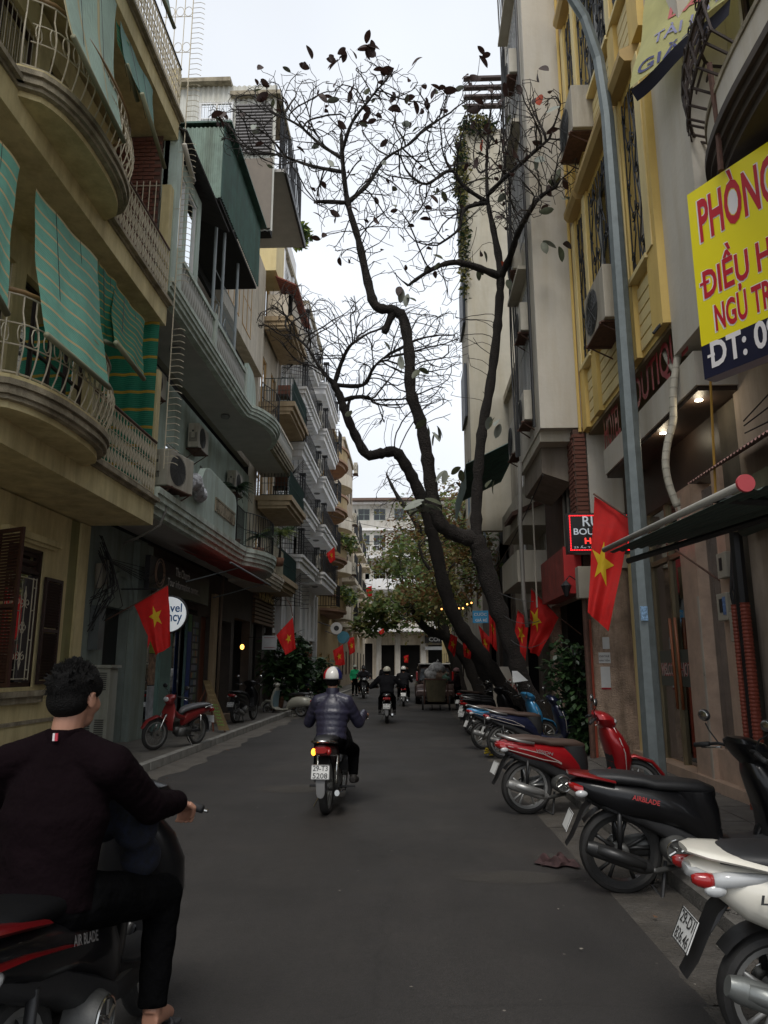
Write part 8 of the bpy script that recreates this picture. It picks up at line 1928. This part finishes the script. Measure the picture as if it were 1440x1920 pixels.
flag('red flag below the round signs on the left, nearer one',[(624,1220),(643,1208),(647,1246),(630,1250)],34,fp((645,1207,34),(655,1195,34)),11,.05,sr=.2,asp=.8)
flag('red flag below the round signs on the left, farther one',[(650,1198),(664,1194),(666,1222),(656,1228)],37,fp((650,1197,37),(665,1183,37)),12,.05,sr=.22,asp=.7)
flag('tiny red flag hanging against the green tree in mid street',[(686,1102),(697,1098),(698,1117),(689,1120)],36,fp((698,1097,36),(680,1093,36)),13,.04,sr=.25)
flag('red flag above the far awning at the street end',[(710,1184),(725,1174),(720,1186),(712,1192)],60,None,14,.05,sr=.2); flag('red flag on a stand at the street end',[(757,1230),(766,1228),(765,1243),(758,1242)],60,None,15,.05,sr=.22)
# round logo signs further down the left
for (px,py,r_,mt_,lb,em) in ((631,1178,.28,M('round_white',(.5,.49,.47),.5),'round pale sign with dark emblem on the left, far down',True),(644,1195,.3,M('round_teal',(.04,.16,.22),.5),'round teal sign below the pale one on the left',False)):
    c=at(px,py,Y=35 if em else 36.5); T=thing('round_sign',lb,'sign',c); MB().lathe([(0,-.06),(r_,-.06),(r_,.06),(0,.06)],c,'Y',24).build('disc',mt_,T)
    if em: MB().lathe([(0,-.066),(r_*.45,-.066),(r_*.45,-.061)],c,'Y',9).build('emblem',matblk,T)
    MB().tube([c,c+Vector((-.9,0,.3))],.02,5).build('bracket',blk,T)
for (px0,py0,px1,py1,Y_,mt_,lb) in ((492,1192,518,1218,25.5,paper,'white square notice sign in front of the dark plant shop'),(568,1220,585,1232,28,M('wood_sign',(.16,.09,.05),.6),'small brown wooden board on the white house pilaster')):
    a=at(px0,py0,Y=Y_); b=at(px1,py1,Y=Y_); T=thing('sign_board',lb,'sign',a); MB().box(a.x,b.x,Y_,Y_+.04,b.z,a.z).build('board',mt_,T)
    m=MB(); m.box(a.x+.06,b.x-.06,Y_-.006,Y_-.001,b.z+.06,b.z+.075); m.box(a.x+.06,b.x-.06,Y_-.006,Y_-.001,a.z-.075,a.z-.06); m.build('border',redl,T)
    MB().tube([(a.x,Y_+.02,a.z-.05),(a.x-.5,Y_+.02,a.z-.05)],.012,5).build('bracket',blk,T)
# small lit lamp in the dark shop and fairy lights in the trees
T=thing('shop_lamp','small glowing orange lamp inside the dark left shop','lamp',at(454,1213,X=-5.9)); p=at(454,1213,X=-5.9); MB().sph(p,(.07,.07,.09),10,8).build('lamp_shade',M('lamp_orange',(1,.45,.08),.5,noise=0,bump=0,emit=4),T,smooth=True)
m=MB(); rn=random.Random(6)
T=thing('string_lights','string of tiny orange lights looped through the far trees','lights',at(860,1135,Y=24)); pts=[at(828+k*8,1142-12*math.sin(k*.7)**2,Y=24) for k in range(8)]; MB().tube(pts,.006,4).build('wire',blk,T)
for p in pts: m.sph(p,.028,6,5)
m.build('bulbs',M('bulb_orange',(1,.4,.1),.5,noise=0,bump=0,emit=4),T)
# overhead cables
oc=thing('overhead_cable','thin black cables crossing the street near the far houses','cable',(0,36,9))
for a,b,sag in (((-4.5,36,9.2),(2.8,38,8.8),.5),((-4.5,34,7.9),(2.9,36,7.7),.4),((2.4,13,5.0),(2.6,34,5.2),.7)):
    a=Vector(a);b=Vector(b); MB().tube([a.lerp(b,t)-Vector((0,0,sag*4*t*(1-t))) for t in [i/16 for i in range(17)]],.012,4).build('cable',blk,oc)
wt=thing('white_tag_sheet','white paper sheet nailed to the leaning trunk','paper',at(975,1270,Y=15.6)); P=[at(x,y,Y=15.62) for x,y in ((960,1258),(970,1258),(990,1276),(962,1280))]; MB().add(P,[(0,3,2,1)]).add([p+Vector((0,.01,0)) for p in P],[(0,1,2,3)]).build('sheet',paper,wt)
gw=thing('graffiti_wall','low pale wall with red graffiti strokes behind the tree trunks','wall',(2.6,20,0)); MB().box(2.3,3.3,21.4,21.6,.1,1.6).build('wall',offw,gw); m=MB(); rn=random.Random(14)
for k in range(7): x=2.4+k*.12; m.tube([(x,21.39,1.4-rn.uniform(0,.2)),(x+.05,21.39,1.0),(x-.03+rn.uniform(0,.1),21.39,.7-rn.uniform(0,.2)),(x+.12,21.39,1.1)],.016,4)
m.build('graffiti',M('graffiti_red',(.4,.03,.03),.8),gw)

# loose cables between trunk and fronts
m=MB(); rn=random.Random(31)
for k in range(3):
    a=at(930+k*14,1108+k*46,Y=15.5); b=at(1000+k*12,1128+k*36,Y=14.6); m.tube([a.lerp(b,t)-Vector((0,0,(.05+.05*k)*4*t*(1-t))) for t in [i/10 for i in range(11)]],.006,4)
m.solo('trunk_cables',M('grey_cable',(.05,.05,.05),.6),'thin grey cables strung and looped round the leaning tree trunk','cable')
bpy.data.scenes.remove(SC2)
